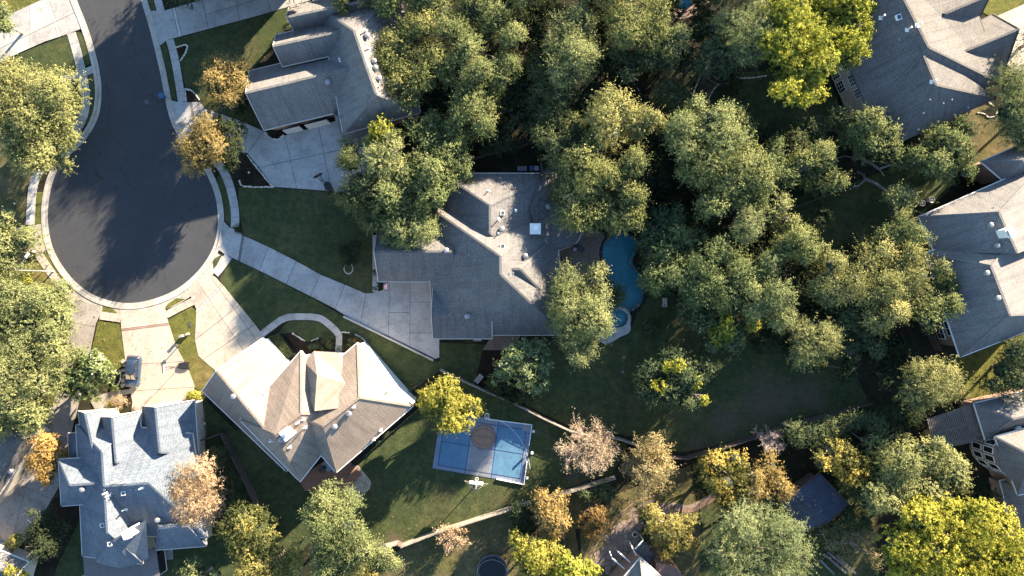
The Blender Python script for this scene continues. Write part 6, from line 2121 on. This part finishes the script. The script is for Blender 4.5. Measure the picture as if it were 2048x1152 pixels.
# utility pedestal + meter lid + recycling bin + mailbox
r = thing('utility_pedestal', P(369, 671), 'grey utility pedestal on the sunlit grass strip', 'utility box')
m = MB(); m.box(P(366, 672) + Vector((0, 0, .45)), (.36, .32, .9), .5); m.build('cabinet', GREYM, r)
m = MB(); m.box(P(366, 672) + Vector((0, 0, .93)), (.42, .38, .06), .5); m.build('lid', GREYM, r)
m = MB(); m.box(P(377, 668) + Vector((0, 0, .3)), (.34, .24, .6), .5); m.build('junction_box', CREAMP, r)
r = thing('mailbox', P(360, 690), 'dark mailbox at the driveway edge beside the pedestal', 'mailbox')
m = MB(); m.box(P(360, 690) + Vector((0, 0, .5)), (.1, .1, 1.0)); m.build('post', WOODD, r)
m = MB(); m.box(P(360, 690) + Vector((0, 0, 1.1)), (.22, .5, .22), .4); m.build('box', DARKFASC, r)
r = thing('meter_lid', P(380, 650), 'small dark square meter cover in the sunlit grass', 'meter cover')
m = MB(); m.box(P(380, 650) + Vector((0, 0, .06)), (.4, .55, .06), .3); m.build('lid', DARKFASC, r)
r = thing('recycling_bin', P(329, 195), 'dark blue wheeled bin standing at the kerb', 'wheeled bin')
m = MB(); m.lathe(P(329, 195), [(.28, 0), (.30, .1), (.36, .95), (.38, 1.0)], 4); m.build('bin', plain('bin_blue', (.03, .09, .22), .5), r)
m = MB(); m.box(P(329, 195) + Vector((0, 0, 1.03)), (.66, .74, .07), .2); m.box(P(329, 195) + Vector((-.3, 0, 1.0)), (.08, .6, .06), .2); m.build('lid', plain('bin_blue', (.03, .09, .22)), r)
m = MB(); m.box(P(322, 194) + Vector((0, 0, .15)), (.06, .5, .28)); m.build('wheel', BLACKM, r)
# manholes on the road
r = thing('manhole_cover', P(293, 204), 'round iron manhole cover in the shaded street', 'manhole cover')
m = MB(); m.lathe(P(293, 204, .021), [(.36, 0), (.36, .006), (.33, .008)], 20); m.build('cover', plain('cast_iron', (.075, .07, .07), .6), r)

# ------------------------------------------------------------------ trampolines
def trampoline(label, px, py, rp, z=0.85, enclosed=True):
    c0 = P(px, py, 0); R_ = rp / PPM * (H - z) / H
    cc = P(px, py, z); base = Vector((cc.x, cc.y, 0))
    r = thing('trampoline', base, label, 'trampoline', 'round trampolines')
    m = MB(); m.lathe(base + Vector((0, 0, z - .02)), [(R_ * .86, 0), (R_ * .86, .02)], 40); m.build('mat', plain('tramp_mat', (.010, .011, .013), .8), r)
    m = MB()
    n = 40
    for k in range(n):
        t0, t1 = 2 * math.pi * k / n, 2 * math.pi * (k + 1) / n
        p = [base + Vector((R_ * f * math.cos(t), R_ * f * math.sin(t), z + .03)) for f, t in ((.86, t0), (.98, t0), (.98, t1), (.86, t1))]
        m.face(p)
    m.build('spring_pad', plain('tramp_pad', (.03, .03, .04), .6), r)
    m = MB(); m.ring(base + Vector((0, 0, z)), R_, .03, 40, 5); m.build('frame', GREYM, r)
    for k in range(6):
        t = 2 * math.pi * k / 6 + .3
        q = base + Vector((R_ * math.cos(t), R_ * math.sin(t), 0))
        m = MB(); m.tube([q, q + Vector((0, 0, z))], .025, 5); m.build('leg', GREYM, r)
        if enclosed:
            m = MB(); m.tube([q + Vector((0, 0, z)), q + Vector((0, 0, z + 1.7))], .028, 6); m.build('net_pole', BLACKM, r)
    if enclosed:
        m = MB(); m.ring(base + Vector((0, 0, z + 1.7)), R_, .018, 40, 4)
        m.build('top_hoop', GREYM, r)
        m = MB()
        for k in range(120):
            t = 2 * math.pi * k / 120
            q = base + Vector((R_ * .985 * math.cos(t), R_ * .985 * math.sin(t), z))
            m.tube([q, q + Vector((0, 0, 1.7))], .005, 3, cap=False)
        m.build('net', BLACKM, r)
    return r


trampoline('black trampoline with a pale hoop on the dry back yard', 985, 1140, 30)
trampoline('dark trampoline half hidden under the silver feathery tree', 1442, 138, 31)
trampoline('small dark trampoline among shrubs by the pergola house', 1772, 860, 21)

# ------------------------------------------------------------------ playset with striped canopy
r = thing('playset', P(1012, 208), 'wooden playset with a blue, yellow and red striped canopy', 'playset')
o0 = P(1012, 207, 2.6); o0.z = 0
ux = Vector((.985, .17, 0)); uy = Vector((-.17, .985, 0))
cols = [plain('canvas_red', (.16, .025, .035), .8), plain('canvas_yellow', (.36, .25, .05), .8), plain('canvas_blue', (.03, .10, .24), .8)]
for i, mt in enumerate(cols):
    for sg in (-1, 1):
        m = MB()
        y0, y1 = -.9 + i * .6, -.9 + (i + 1) * .6
        q = [o0 + uy * y0 + Vector((0, 0, 3.1)), o0 + uy * y1 + Vector((0, 0, 3.1)), o0 + uy * y1 + ux * .85 * sg + Vector((0, 0, 2.45)), o0 + uy * y0 + ux * .85 * sg + Vector((0, 0, 2.45))]
        m.face(q); m.face([p - Vector((0, 0, .03)) for p in q][::-1])
        m.build('canopy_stripe', mt, r)
for x in (-.8, .8):
    for y in (-.85, .85):
        m = MB(); m.box(o0 + ux * x + uy * y + Vector((0, 0, 1.25)), (.1, .1, 2.5)); m.build('post', WOODF, r)
m = MB(); m.box(o0 + Vector((0, 0, 1.3)), (1.7, 1.7, .08), .17); m.build('platform', WOODF, r)
m = MB(); m.beam(o0 + ux * .8 + Vector((0, 0, 2.3)), o0 + ux * 3.2 + Vector((0, 0, 2.3)), .1, .14); m.build('swing_beam', WOODF, r)
for sg in (-1, 1):
    m = MB(); m.beam(o0 + ux * 3.2 + Vector((0, 0, 2.3)), o0 + ux * 3.3 + uy * .9 * sg, .09, .09); m.build('beam_leg', WOODF, r)
m = MB(); m.ring(o0 + ux * 2.1 + Vector((0, 0, .5)), .38, .11, 20, 6); m.build('tyre_swing', BLACKM, r)
for k in range(3):
    t = 2.1 * k
    m = MB(); m.tube([o0 + ux * 2.1 + Vector((.36 * math.cos(t), .36 * math.sin(t), .55)), o0 + ux * 2.1 + Vector((0, 0, 2.3))], .012, 3); m.build('chain', GREYM, r)
m = MB(); q = o0 - ux * .85 - uy * .3
m.box(q - ux * .75 + Vector((0, 0, .72)), (1.9, .55, .05), mat=Matrix.Rotation(.17, 4, 'Z') @ Matrix.Rotation(-.65, 4, 'Y')); m.build('slide', plain('slide_orange', (.36, .13, .03), .5), r)
r = thing('swing_frame', P(1050, 275), 'pale bent swing frame in the shade beside the dark bush', 'swing')
m = MB(); m.tube([P(1043, 262), P(1049, 263, 1.6), P(1053, 278, 1.8), P(1055, 288)], .05, 6); m.build('frame', GREYM, r)
m = MB(); m.tube([P(1064, 264), P(1061, 275, 1.5), P(1061, 289)], .04, 6); m.build('leg', GREYM, r)

# ------------------------------------------------------------------ small yard things
def ac(label, px, py):
    r = thing('air_conditioner', P(px, py), label, 'air conditioner', 'air conditioners beside the tall brick house')
    c0 = P(px, py)
    m = MB(); m.lathe(c0, [(.44, 0), (.46, .1), (.46, .75), (.40, .80)], 12); m.build('casing', plain('ac_grey', (.20, .20, .19), .6), r)
    m = MB(); m.ring(c0 + Vector((0, 0, .82)), .40, .04, 20, 5); m.build('top_rim', GREYM, r)
    m = MB(); m.lathe(c0 + Vector((0, 0, .80)), [(.36, 0), (.36, .01)], 20); m.build('fan_grille', BLACKM, r)
    for k in range(4):
        m = MB(); m.box(c0 + Vector((.17 * math.cos(k * 1.57), .17 * math.sin(k * 1.57), .83)), (.3, .06, .015), k * 1.57); m.build('fan_blade', GREYM, r)


ac('round air conditioner nearer the pale small oak', 1838, 408)
ac('round air conditioner nearer the yellow valve by the brick wall', 1857, 401)
r = thing('valve_box', P(1873, 406), 'small yellow capped valve on the brick wall foot', 'valve')
m = MB(); m.lathe(P(1873, 406), [(.15, 0), (.15, .5), (.06, .55)], 8); m.build('cap', plain('valve_yellow', (.5, .42, .08), .6), r)
r = thing('garden_bench', P(958, 757), 'pale slatted bench in the dark magnolia bed', 'bench')
c0 = P(958, 757); rz = R(-35)
rot = Matrix.Rotation(R(50), 4, 'Z')
for k in range(4):
    m = MB(); v = rot @ Vector((0, -.28 + k * .17, 0)); m.box(c0 + v + Vector((0, 0, .45)), (1.35, .12, .04), R(50)); m.build('seat_slat', CREAMP, r)
for k in range(2):
    m = MB(); v = rot @ Vector((0, .36, .62 + k * .2)); m.box(c0 + v, (1.35, .04, .13), R(50)); m.build('back_slat', CREAMP, r)
for x in (-.6, .6):
    for y in (-.26, .30):
        m = MB(); v = rot @ Vector((x, y, .22)); m.box(c0 + v, (.07, .07, .44), R(50)); m.build('leg', CREAMP, r)
# wheelbarrow like hoop tool in the deep bed
r = thing('garden_cart', P(1044, 787), 'dark garden cart with a thin looped handle in the magnolia bed', 'cart')
m = MB(); m.tube([P(1048, 778, .8), P(1047, 784, .7), P(1043, 796, .55), P(1038, 796, .55), P(1036, 788, .6), P(1038, 780, .8)], .02, 5); m.build('handle', GREYM, r)
m = MB(); m.lathe(P(1042, 782), [(.25, .15), (.42, .45), (.45, .48)], 10); m.build('tub', BLACKM, r)
# bins beside the taupe house
r = thing('storage_box', P(1046, 338), 'grey flat storage box behind the taupe house', 'box')
m = MB(); m.box(P(1044, 339) + Vector((0, 0, .4)), (1.3, .6, .8)); m.build('box', plain('box_grey', (.16, .15, .17), .7), r)
m = MB(); m.box(P(1044, 339) + Vector((0, 0, .82)), (1.36, .66, .05)); m.build('lid', plain('box_grey', (.16, .15, .17)), r)
for lb, px, colr in (('blue wheeled bin behind the taupe house', 1063, (.03, .12, .30)), ('pale grey wheeled bin behind the taupe house', 1073, (.33, .36, .35))):
    r = thing('wheeled_bin', P(px, 339), lb, 'wheeled bin', 'bins behind the taupe house')
    mt = plain('bin_' + lb[:4], colr, .5)
    m = MB(); m.lathe(P(px, 339), [(.26, 0), (.34, .9), (.36, .95)], 4); m.build('bin', mt, r)
    m = MB(); m.box(P(px, 339) + Vector((0, 0, .98)), (.6, .66, .06)); m.build('lid', mt, r)
# lounge chairs and table on the pool terrace
r = thing('lounge_chair', P(1157, 495), 'dark lounge chair on the brown pool terrace', 'lounge chair')
c0 = P(1159, 496, .35); c0.z = 0
rz = R(-38); rot = Matrix.Rotation(rz, 4, 'Z')
m = MB(); m.box(c0 + rot @ Vector((.1, 0, .35)), (1.4, .7, .08), rz); m.build('seat', BLACKM, r)
m = MB(); m.box(c0 + rot @ Vector((-.75, 0, .55)), (.65, .7, .08), mat=rot @ Matrix.Rotation(.7, 4, 'Y')); m.build('backrest', BLACKM, r)
for x in (-.5, .7):
    for y in (-.3, .3):
        m = MB(); m.box(c0 + rot @ Vector((x, y, .17)), (.05, .05, .34), rz); m.build('leg', BLACKM, r)
r = thing('side_table', P(1149, 499), 'small round grey table beside the lounge chair', 'table')
m = MB(); m.lathe(P(1149, 499), [(.04, 0), (.04, .5), (.27, .52), (.27, .56)], 14); m.build('table', GREYM, r)
for lb, px, py in (('dark patio chair by the house corner on the terrace', 1120, 528), ('dark patio chair half under the spa oak', 1128, 520)):
    r = thing('patio_chair', P(px, py), lb, 'chair', 'patio chairs on the pool terrace')
    c0 = P(px, py)
    m = MB(); m.box(c0 + Vector((0, 0, .42)), (.55, .55, .06)); m.build('seat', DARKFASC, r)
    m = MB(); m.box(c0 + Vector((-.27, 0, .72)), (.06, .55, .55)); m.build('backrest', DARKFASC, r)
    for x in (-.22, .22):
        for y in (-.22, .22):
            m = MB(); m.box(c0 + Vector((x, y, .2)), (.04, .04, .4)); m.build('leg', DARKFASC, r)
# cornhole board on the lawn
r = thing('cornhole_board', P(1329, 605), 'pale cornhole board lying on the shaded lawn', 'game board')
c0 = P(1329, 605)
m = MB()
hole = [(.0 + .09 * math.cos(t), .42 + .09 * math.sin(t)) for t in [2 * math.pi * k / 12 for k in range(12)]]
m.box(c0 + Vector((0, 0, .2)), (.68, 1.3, .05), mat=Matrix.Rotation(-.13, 4, 'X')); m.build('board', plain('board_tan', (.48, .42, .30), .6), r)
m = MB(); m.lathe(c0 + Vector((0, -.40, .28)), [(.12, 0), (.12, .012)], 14); m.build('hole', plain('hole_brown', (.09, .035, .02), .8), r)
for x in (-.28, .28):
    m = MB(); m.box(c0 + Vector((x, .5, .08)), (.05, .05, .2)); m.build('leg', WOODF, r)
# fire ring on the stone terrace
r = thing('fire_ring', P(1270, 1069), 'small pale fire ring on the flagstone terrace', 'fire pit')
m = MB(); m.ring(P(1270, 1069, .16), .36, .07, 20, 6); m.build('ring', PALESTONE, r)
m = MB(); m.lathe(P(1270, 1069, .08), [(.3, 0), (.3, .03)], 16); m.build('ash_bed', BLACKM, r)
# flag with a staff at the western wing
r = thing('flag', P(770, 572), 'red, white and blue flag hanging by the western wing', 'flag')
m = MB(); m.tube([P(766, 562, 2.4), P(772, 573, 2.9)], .02, 5); m.build('staff', WHITE, r)
base = P(772, 570, 2.5)
cR, cW, cB = plain('flag_red', (.42, .05, .05), .8), plain('flag_white', (.7, .68, .66), .8), plain('flag_navy', (.03, .05, .18), .8)
for k in range(7):
    m = MB()
    q = [base + Vector((.10 * k - .35, .10 * math.sin(k * 1.3) + dy, z)) for dy, z in ((.0, .2), (.12, .2))]
    a = base + Vector((-.3 + k * .085, .35 - .02 * k, .15)); c_ = base + Vector((-.42 + k * .085, -.55 + .05 * math.sin(k * 2.0), -.5))
    m.beam(a, c_, .085, .03); m.build('stripe', cR if k % 2 == 0 else cW, r)
m = MB(); m.box(base + Vector((-.2, .18, .12)), (.36, .34, .05)); m.build('canton', cB, r)
# birds bath ring round the weeping tree
r = thing('tree_ring', P(697, 540), 'thin pale stone ring around the small weeping tree foot', 'edging')
rg = random.Random(9)
for k in range(22):
    t = math.pi * (.0 + 2 * k / 22)
    q = P(697, 537) + Vector((.62 * math.cos(t), .75 * math.sin(t), .02))
    m = MB(); m.lathe(q, [(.09, 0), (.1, .05), (.05, .1)], 5); m.build('stone', PALESTONE, r)
# stepping stones beside the car
r = thing('stepping_stones', P(247, 758), 'round pale stepping stones in the bed beside the hatchback', 'stepping stones')
rg = random.Random(12)
for x, y, s_ in ((246, 723, 1.3), (249, 731, .9), (246, 741, 1.0), (250, 740, .8), (249, 752, 1.1), (253, 752, .8), (246, 761, 1.25), (252, 760, 1.0), (245, 771, 1.2), (253, 768, 1.3)):
    m = MB(); m.lathe(P(x, y, .085), [(.24 * s_, 0), (.25 * s_, .04), (.22 * s_, .065)], 9); m.build('stone', CONC_TAN, r)
# rug-like pale slab beside garage of blue house
r = thing('concrete_pad', P(345, 1110), 'small pale concrete pad beside the patio cover', 'pad', kind='structure')
m = MB(); m.prism(W2([(331, 1099), (346, 1097), (347, 1118), (333, 1119)]), 0, .12); m.build('slab', CONC, r)
r = thing('concrete_pad', P(961, 681), 'small pale concrete pad under the taupe garage eave', 'pad', kind='structure')
m = MB(); m.prism(W2([(947, 676), (963, 676), (963, 682), (947, 682)]), 0, .2); m.build('slab', CONC, r)
sheet('terrace', [(984, 672), (1040, 672), (1034, 690), (995, 716), (962, 716), (966, 698)], .07, TERRACE, 'dim stone landing beside the taupe house', 'landing')
sheet('side_path', [(391, 815), (408, 812), (414, 870), (405, 900), (397, 880)], .07, plain('brown_gravel', (.16, .125, .10), .95, .3, 3, fine=.25), 'brown gravel strip beside the blue grey house', 'path')
r = thing('entry_path', P(250, 782), 'short brown concrete entry path to the blue grey house', 'path', kind='structure')
m = MB(); m.prism(W2([(180, 800), (200, 790), (226, 782), (262, 778), (264, 792), (236, 797), (232, 815), (190, 818)]), 0, .09); m.build('slab', CONC_OLD, r)
# dark patio door recess by blue house
r = thing('cellar_door', P(322, 1130), 'dark sunken door bay beside the brown patio cover', 'door')
m = MB(); m.prism(W2([(314, 1100), (329, 1099), (334, 1140), (320, 1150)]), 0, 1.6); m.build('enclosure', BLACKM, r)
m = MB(); m.beam(P(334, 1140, 1.65), P(320, 1150, 1.65), .08, .1); m.beam(P(329, 1099, 1.65), P(334, 1140, 1.65), .08, .1); m.build('rail', CREAMP, r)
# items along the blue house alley
for lb, px, py, s_, mt in (('pale bag of rubbish behind the blue grey house wall', 400, 817, .45, WHITE), ('round black bin in the gravel strip', 404, 838, .32, BLACKM), ('small pale pot at the edge of the gravel strip', 410, 847, .18, PALESTONE)):
    r = thing('garden_pot' if 'pot' in lb else ('bin' if 'bin' in lb else 'rubbish_bag'), P(px, py), lb, 'pot' if 'pot' in lb else ('bin' if 'bin' in lb else 'bag'))
    m = MB(); m.lathe(P(px, py), [(s_ * .7, 0), (s_, s_ * .6), (s_ * .9, s_ * 1.2), (s_ * .3, s_ * 1.5)], 9); m.build('body', mt, r)

# ------------------------------------------------------------------ tan house deck
r = thing('deck', P(660, 945), 'red brown timber deck with steps behind the tan house', 'deck')
dk = [(598, 958), (652, 918), (676, 943), (702, 922), (712, 934), (690, 962), (664, 980), (612, 980)]
poly0 = [(float(x), float(y)) for x, y in dk]
# boards run with the house axis
dv = Vector((54, -43)).normalized(); nv = Vector((-dv.y, dv.x))
step = 0.145 * PPM
b = MB(); b.prism(inset(W2(dk), .05), 0, .40); b.build('frame', WOODD, r)
lo = min(nv.dot(Vector(p)) for p in dk); hi = max(nv.dot(Vector(p)) for p in dk)
k = lo
while k < hi:
    a = nv * k; a2 = nv * (k + step)
    q = clip(poly0, (a.x, a.y), (a.x + dv.x, a.y + dv.y), 1)
    q = clip(q, (a2.x, a2.y), (a2.x + dv.x, a2.y + dv.y), -1) if len(q) > 2 else q
    if len(q) > 2 and abs(area(q)) > 4:
        w = inset(W2(q), .012)
        m = MB(); m.prism(w, .40, .45); m.build('deck_board', DECKW, r)
    k += step
for t in range(3):
    m = MB()
    a, c_ = Vector((712 + t * 4, 936 + t * 4)), Vector((676 + t * 4, 974 + t * 4))
    m.prism(W2([tuple(a), tuple(a + Vector((4.3, 4))), tuple(c_ + Vector((4.3, 4))), tuple(c_)]), 0, .34 - t * .12); m.build('step', DECKW, r)
sheet('patio', [(701, 932), (716, 930), (742, 962), (740, 977), (716, 1000), (700, 990), (680, 976)], .08, m_concrete('leafy_patio', (.46, .38, .29), .5), 'leaf strewn pale patio below the timber deck', 'patio')
r = thing('grill', P(648, 935), 'black grill on the red timber deck', 'grill')
c0 = P(648, 935, .45)
m = MB(); m.box(c0 + Vector((0, 0, .45)), (1.1, .55, .9), R(38)); m.build('cabinet', BLACKM, r)
m = MB(); m.box(c0 + Vector((0, 0, 1.0)), (.75, .5, .25), R(38)); m.build('hood', BLACKM, r)
r = thing('deck_table', P(658, 929), 'grey square table under the eave on the timber deck', 'table')
c0 = P(658, 929, .45)
m = MB(); m.box(c0 + Vector((0, 0, .72)), (1.5, 1.0, .06), R(-50)); m.build('table_top', plain('table_grey', (.2, .22, .25), .5), r)
for x in (-.6, .6):
    for y in (-.4, .4):
        v = Matrix.Rotation(R(-50), 4, 'Z') @ Vector((x, y, .36)); m = MB(); m.box(c0 + v, (.06, .06, .7)); m.build('leg', BLACKM, r)
r = thing('planter', P(698, 950), 'dark planter pot on the deck step', 'planter')
m = MB(); m.lathe(P(698, 950, .4), [(.2, 0), (.3, .35), (.3, .4)], 10); m.build('pot', DARKFASC, r)

# ------------------------------------------------------------------ flagstone terrace at the bottom
r = thing('flagstone_terrace', P(1240, 1060), 'curved flagstone terrace below the long fences', 'terrace', kind='structure')
ft = smooth_px([(1178, 1128), (1210, 1070), (1240, 1035), (1276, 1004), (1310, 997), (1345, 1000), (1360, 1015), (1330, 1030), (1300, 1050), (1290, 1072), (1276, 1090), (1262, 1108), (1240, 1128), (1216, 1140)], 1)
b = MB(); b.prism(inset(W2(ft), .04), 0, .045); b.build('mortar', plain('pale_mortar', (.19, .15, .125), .95, .2, 3), r)
rg = random.Random(21)
seeds = []
x0, x1, y0, y1 = 1170, 1365, 990, 1145
gy = y0
while gy < y1:
    gx = x0 + (rg.random() * 6)
    while gx < x1:
        seeds.append((gx + rg.uniform(-3.6, 3.6), gy + rg.uniform(-3.6, 3.6)))
        gx += 11.0
    gy += 10.5


def inside(p, poly):
    c_ = False
    for i in range(len(poly)):
        a, q = poly[i], poly[i - 1]
        if (a[1] > p[1]) != (q[1] > p[1]) and p[0] < (q[0] - a[0]) * (p[1] - a[1]) / (q[1] - a[1]) + a[0]:
            c_ = not c_
    return c_


nst = 0
for s_ in seeds:
    if not inside(s_, ft) or nst > 290:
        continue
    cell = [(s_[0] - 14, s_[1] - 14), (s_[0] + 14, s_[1] - 14), (s_[0] + 14, s_[1] + 14), (s_[0] - 14, s_[1] + 14)]
    for o_ in seeds:
        if o_ is s_ or abs(o_[0] - s_[0]) > 28 or abs(o_[1] - s_[1]) > 28:
            continue
        mx, my = (o_[0] + s_[0]) / 2, (o_[1] + s_[1]) / 2
        dx, dy = o_[0] - s_[0], o_[1] - s_[1]
        cell = clip(cell, (mx, my), (mx - dy, my + dx), 1)
        if len(cell) < 3:
            break
    if len(cell) < 3 or sum(inside(q, ft) for q in cell) < len(cell) * .6:
        continue
    w = inset(W2(cell), .035)
    m = MB(); m.prism(w, .03, .075 + rg.uniform(-.008, .01)); m.build('stone', FLAG, r); nst += 1
# outer kerb of the terrace and brick path to the east
rr2 = thing('path_edging', P(1240, 1025), 'thin brown brick edging along the flagstone terrace', 'edging')
strip_parts(rr2, 'brick', W2(smooth_px([(1174, 1130), (1206, 1068), (1238, 1030), (1276, 999), (1312, 992)], 2, False)), 0, .2, .42, 0, .1, ROCK, .01, 1)
pth = thing('brick_path', P(1385, 1010), 'narrow brown brick path leading east from the terrace', 'path', kind='structure')
strip_parts(pth, 'paver', W2(smooth_px([(1350, 1012), (1372, 1020), (1400, 1010), (1430, 990)], 2, False)), -.55, .0, .45, 0, .07, ROCK, .01, 1)
strip_parts(pth, 'paver', W2(smooth_px([(1350, 1012), (1372, 1020), (1400, 1010), (1430, 990)], 2, False)), .0, .55, .45, 0, .07, FLAG, .01, 1)
# raised grey timber deck and its pergola arms at the house corner
r = thing('deck', P(1300, 1095), 'grey timber deck with white rafters at the bottom house corner', 'deck')
for (qa, qb, n) in (((1285, 1080), (1320, 1112), 14), ((1250, 1112), (1275, 1126), 8)):
    pass
dk2 = [(1285, 1077), (1322, 1110), (1308, 1136), (1285, 1118), (1262, 1136), (1238, 1128)]
b = MB(); b.prism(inset(W2(dk2), .05), 0, .45); b.build('frame', WOODD, r)
dv = Vector((35, 32)).normalized(); nv = Vector((-dv.y, dv.x))
poly0 = [(float(x), float(y)) for x, y in dk2]
lo = min(nv.dot(Vector(p)) for p in dk2); hi = max(nv.dot(Vector(p)) for p in dk2)
k = lo
gdk = plain('grey_deck', (.23, .23, .24), .8, .2, 1.5, fine=.1)
while k < hi:
    a = nv * k; a2 = nv * (k + step)
    q = clip(poly0, (a.x, a.y), (a.x + dv.x, a.y + dv.y), 1)
    q = clip(q, (a2.x, a2.y), (a2.x + dv.x, a2.y + dv.y), -1) if len(q) > 2 else q
    if len(q) > 2 and abs(area(q)) > 4:
        m = MB(); m.prism(inset(W2(q), .012), .45, .50); m.build('deck_board', gdk, r)
    k += step
for a, c_ in (((1224, 1116), (1252, 1140)), ((1234, 1101), (1262, 1126)), ((1265, 1096), (1276, 1118)), ((1286, 1080), (1270, 1098))):
    m = MB(); m.beam(P(*a, 2.7), P(*c_, 2.7), .16, .2); m.build('rafter', WHITE, r)
for a in ((1224, 1116), (1265, 1096), (1286, 1080)):
    m = MB(); m.box(P(*a, 2.7) * 1 + Vector((0, 0, -1.35)), (.14, .14, 2.6)); m.build('post', WHITE, r)
r = thing('storage_chest', P(1317, 1103), 'brown chest on the grey timber deck', 'chest')
m = MB(); m.box(P(1317, 1103, .5) + Vector((0, 0, .35)), (1.4, .8, .7), R(-42)); m.build('chest', plain('chest_brown', (.16, .075, .04), .6), r)
m = MB(); m.box(P(1317, 1103, .5) + Vector((0, 0, .73)), (1.5, .9, .06), R(-42)); m.build('lid', plain('chest_brown', (.16, .075, .04)), r)
r = thing('outdoor_seat', P(1307, 1092), 'tan cushioned seat on the grey timber deck', 'seat')
m = MB(); m.box(P(1307, 1092, .5) + Vector((0, 0, .25)), (.8, .7, .4), R(-42)); m.build('cushion', plain('cushion_tan', (.36, .28, .15), .9), r)
m = MB(); m.box(P(1303, 1095, .5) + Vector((0, 0, .5)), (.15, .7, .6), R(-42)); m.build('backrest', WOODD, r)

# timber pile under the brush
r = thing('timber_pile', P(1690, 1115), 'old grey timbers stacked under the brush', 'timber pile')
rg = random.Random(31)
for k, (a, c_) in enumerate((((1648, 1108), (1692, 1146)), ((1655, 1104), (1700, 1140)), ((1680, 1062), (1712, 1090)), ((1640, 1120), (1668, 1148)), ((1672, 1110), (1712, 1148)), ((1690, 1072), (1716, 1104)))):
    m = MB(); m.beam(P(*a, .3 + .12 * (k % 3)), P(*c_, .3 + .12 * (k % 3)), .3, .14); m.build('timber', plain('grey_timber', (.17, .145, .135), .9, .3, 2, fine=.2), r)

# small pale stones and vents scattered in beds
for lb, px, py in (('pale garden light in the triangular bed', 500, 346), ('white marker at the kerb of the western oak lawn', 33, 408)):
    r = thing('garden_light', P(px, py), lb, 'garden light')
    m = MB(); m.lathe(P(px, py), [(.03, 0), (.03, .4), (.12, .42), (.1, .52), (.02, .56)], 8); m.build('lamp', WHITE, r)

# fallen leaves blown over lawns, drives and roofs edges ------------------
rng = np.random.default_rng(5)
pts = []
for (x, y, sx, sy, n) in ((450, 190, 46, 50, 900), (400, 300, 50, 45, 900), (400, 990, 50, 50, 500), (715, 965, 22, 20, 700), (90, 930, 35, 40, 500), (1180, 900, 70, 60, 900), (1300, 930, 60, 60, 700), (900, 820, 60, 50, 700), (200, 680, 60, 50, 400),
                          (160, 250, 50, 70, 500), (1160, 510, 40, 40, 500), (1290, 1000, 90, 40, 600), (1120, 1060, 60, 50, 500), (600, 1060, 60, 60, 300), (930, 1100, 120, 40, 500), (80, 560, 40, 50, 400), (1550, 800, 120, 50, 600), (1680, 960, 60, 60, 400)):
    p = np.stack([rng.normal(x, sx, n), rng.normal(y, sy, n)], 1)
    pts.append(p)
p = np.concatenate(pts)
wx = (p[:, 0] - 1024) / PPM; wy = (576 - p[:, 1]) / PPM
inp = [(POOL, 1), (POOL2, 1), (SPA, 1)]
road_px = EDGE + []
rk = rng.random(len(p))
sel = rk < .55
p = p[sel]; rk = rk[sel]; wx = wx[sel]; wy = wy[sel]
keep = np.array([not any(inside((a, b_), q) for q, _ in inp) and (k_ < .12 or not inside((a, b_), road_px)) for (a, b_), k_ in zip(p, rk)])
wx, wy = wx[keep], wy[keep]
n = len(wx)
z = .095 + rng.random(n) * .05
c3 = np.stack([wx, wy, z], 1)
t = rng.random(n) * 6.28
s_ = .05 + rng.random(n) * .05
e1 = np.stack([np.cos(t), np.sin(t), rng.normal(0, .25, n)], 1) * s_[:, None]; e2 = np.stack([-np.sin(t), np.cos(t), rng.normal(0, .25, n)], 1) * s_[:, None] * .7
V = np.stack([c3 - e1, c3 - e2, c3 + e1, c3 + e2], 1)
fl = link('fallen_leaves', quads_mesh('fallen_leaves', V, rng.random(n), m_leaf('leaf_fallen', (.13, .085, .045), (.22, .15, .08), .1)), None)
tag(fl, 'scattered dry leaves on lawns and paving', 'leaf litter', kind='stuff')

# dry leaves lodged on the roofs under the oaks
def roof_litter(hs, spots, label):
    rg_ = np.random.default_rng(8)
    C = []
    for x, y, sx, sy, n in spots:
        for _ in range(n):
            q, o = hs.on_roof(float(rg_.normal(x, sx)), float(rg_.normal(y, sy)))
            if q is not None:
                C.append((q.x, q.y, q.z + .05))
    c3 = np.array(C); n = len(c3)
    t = rg_.random(n) * 6.28; s_ = (.05 + rg_.random(n) * .06)[:, None]
    e1 = np.stack([np.cos(t), np.sin(t), rg_.normal(0, .4, n)], 1) * s_; e2 = np.stack([-np.sin(t), np.cos(t), rg_.normal(0, .4, n)], 1) * s_ * .7
    V = np.stack([c3 - e1, c3 - e2, c3 + e1, c3 + e2], 1)
    o = link('roof_leaves', quads_mesh('roof_leaves', V, rg_.random(n), m_leaf('leaf_fallen', None, None)), None)
    tag(o, label, 'leaf litter', kind='stuff')


roof_litter(HOUSES[1], [(768, 150, 18, 26, 420), (790, 190, 18, 14, 220), (720, 30, 20, 14, 120)], 'dry leaves lodged on the gabled house roof under the oak')
roof_litter(HOUSES[0], [(1098, 395, 16, 30, 220), (890, 420, 14, 10, 80), (800, 495, 30, 6, 120), (1080, 350, 14, 8, 80)], 'dry leaves lodged on the taupe roof under the oaks')

print('LEAF QUADS', LEAVES[0], 'TRIS', sum(len(o.data.loop_triangles) or (len(o.data.loops) - 2 * len(o.data.polygons)) for o in bpy.data.objects if o.type == 'MESH'))
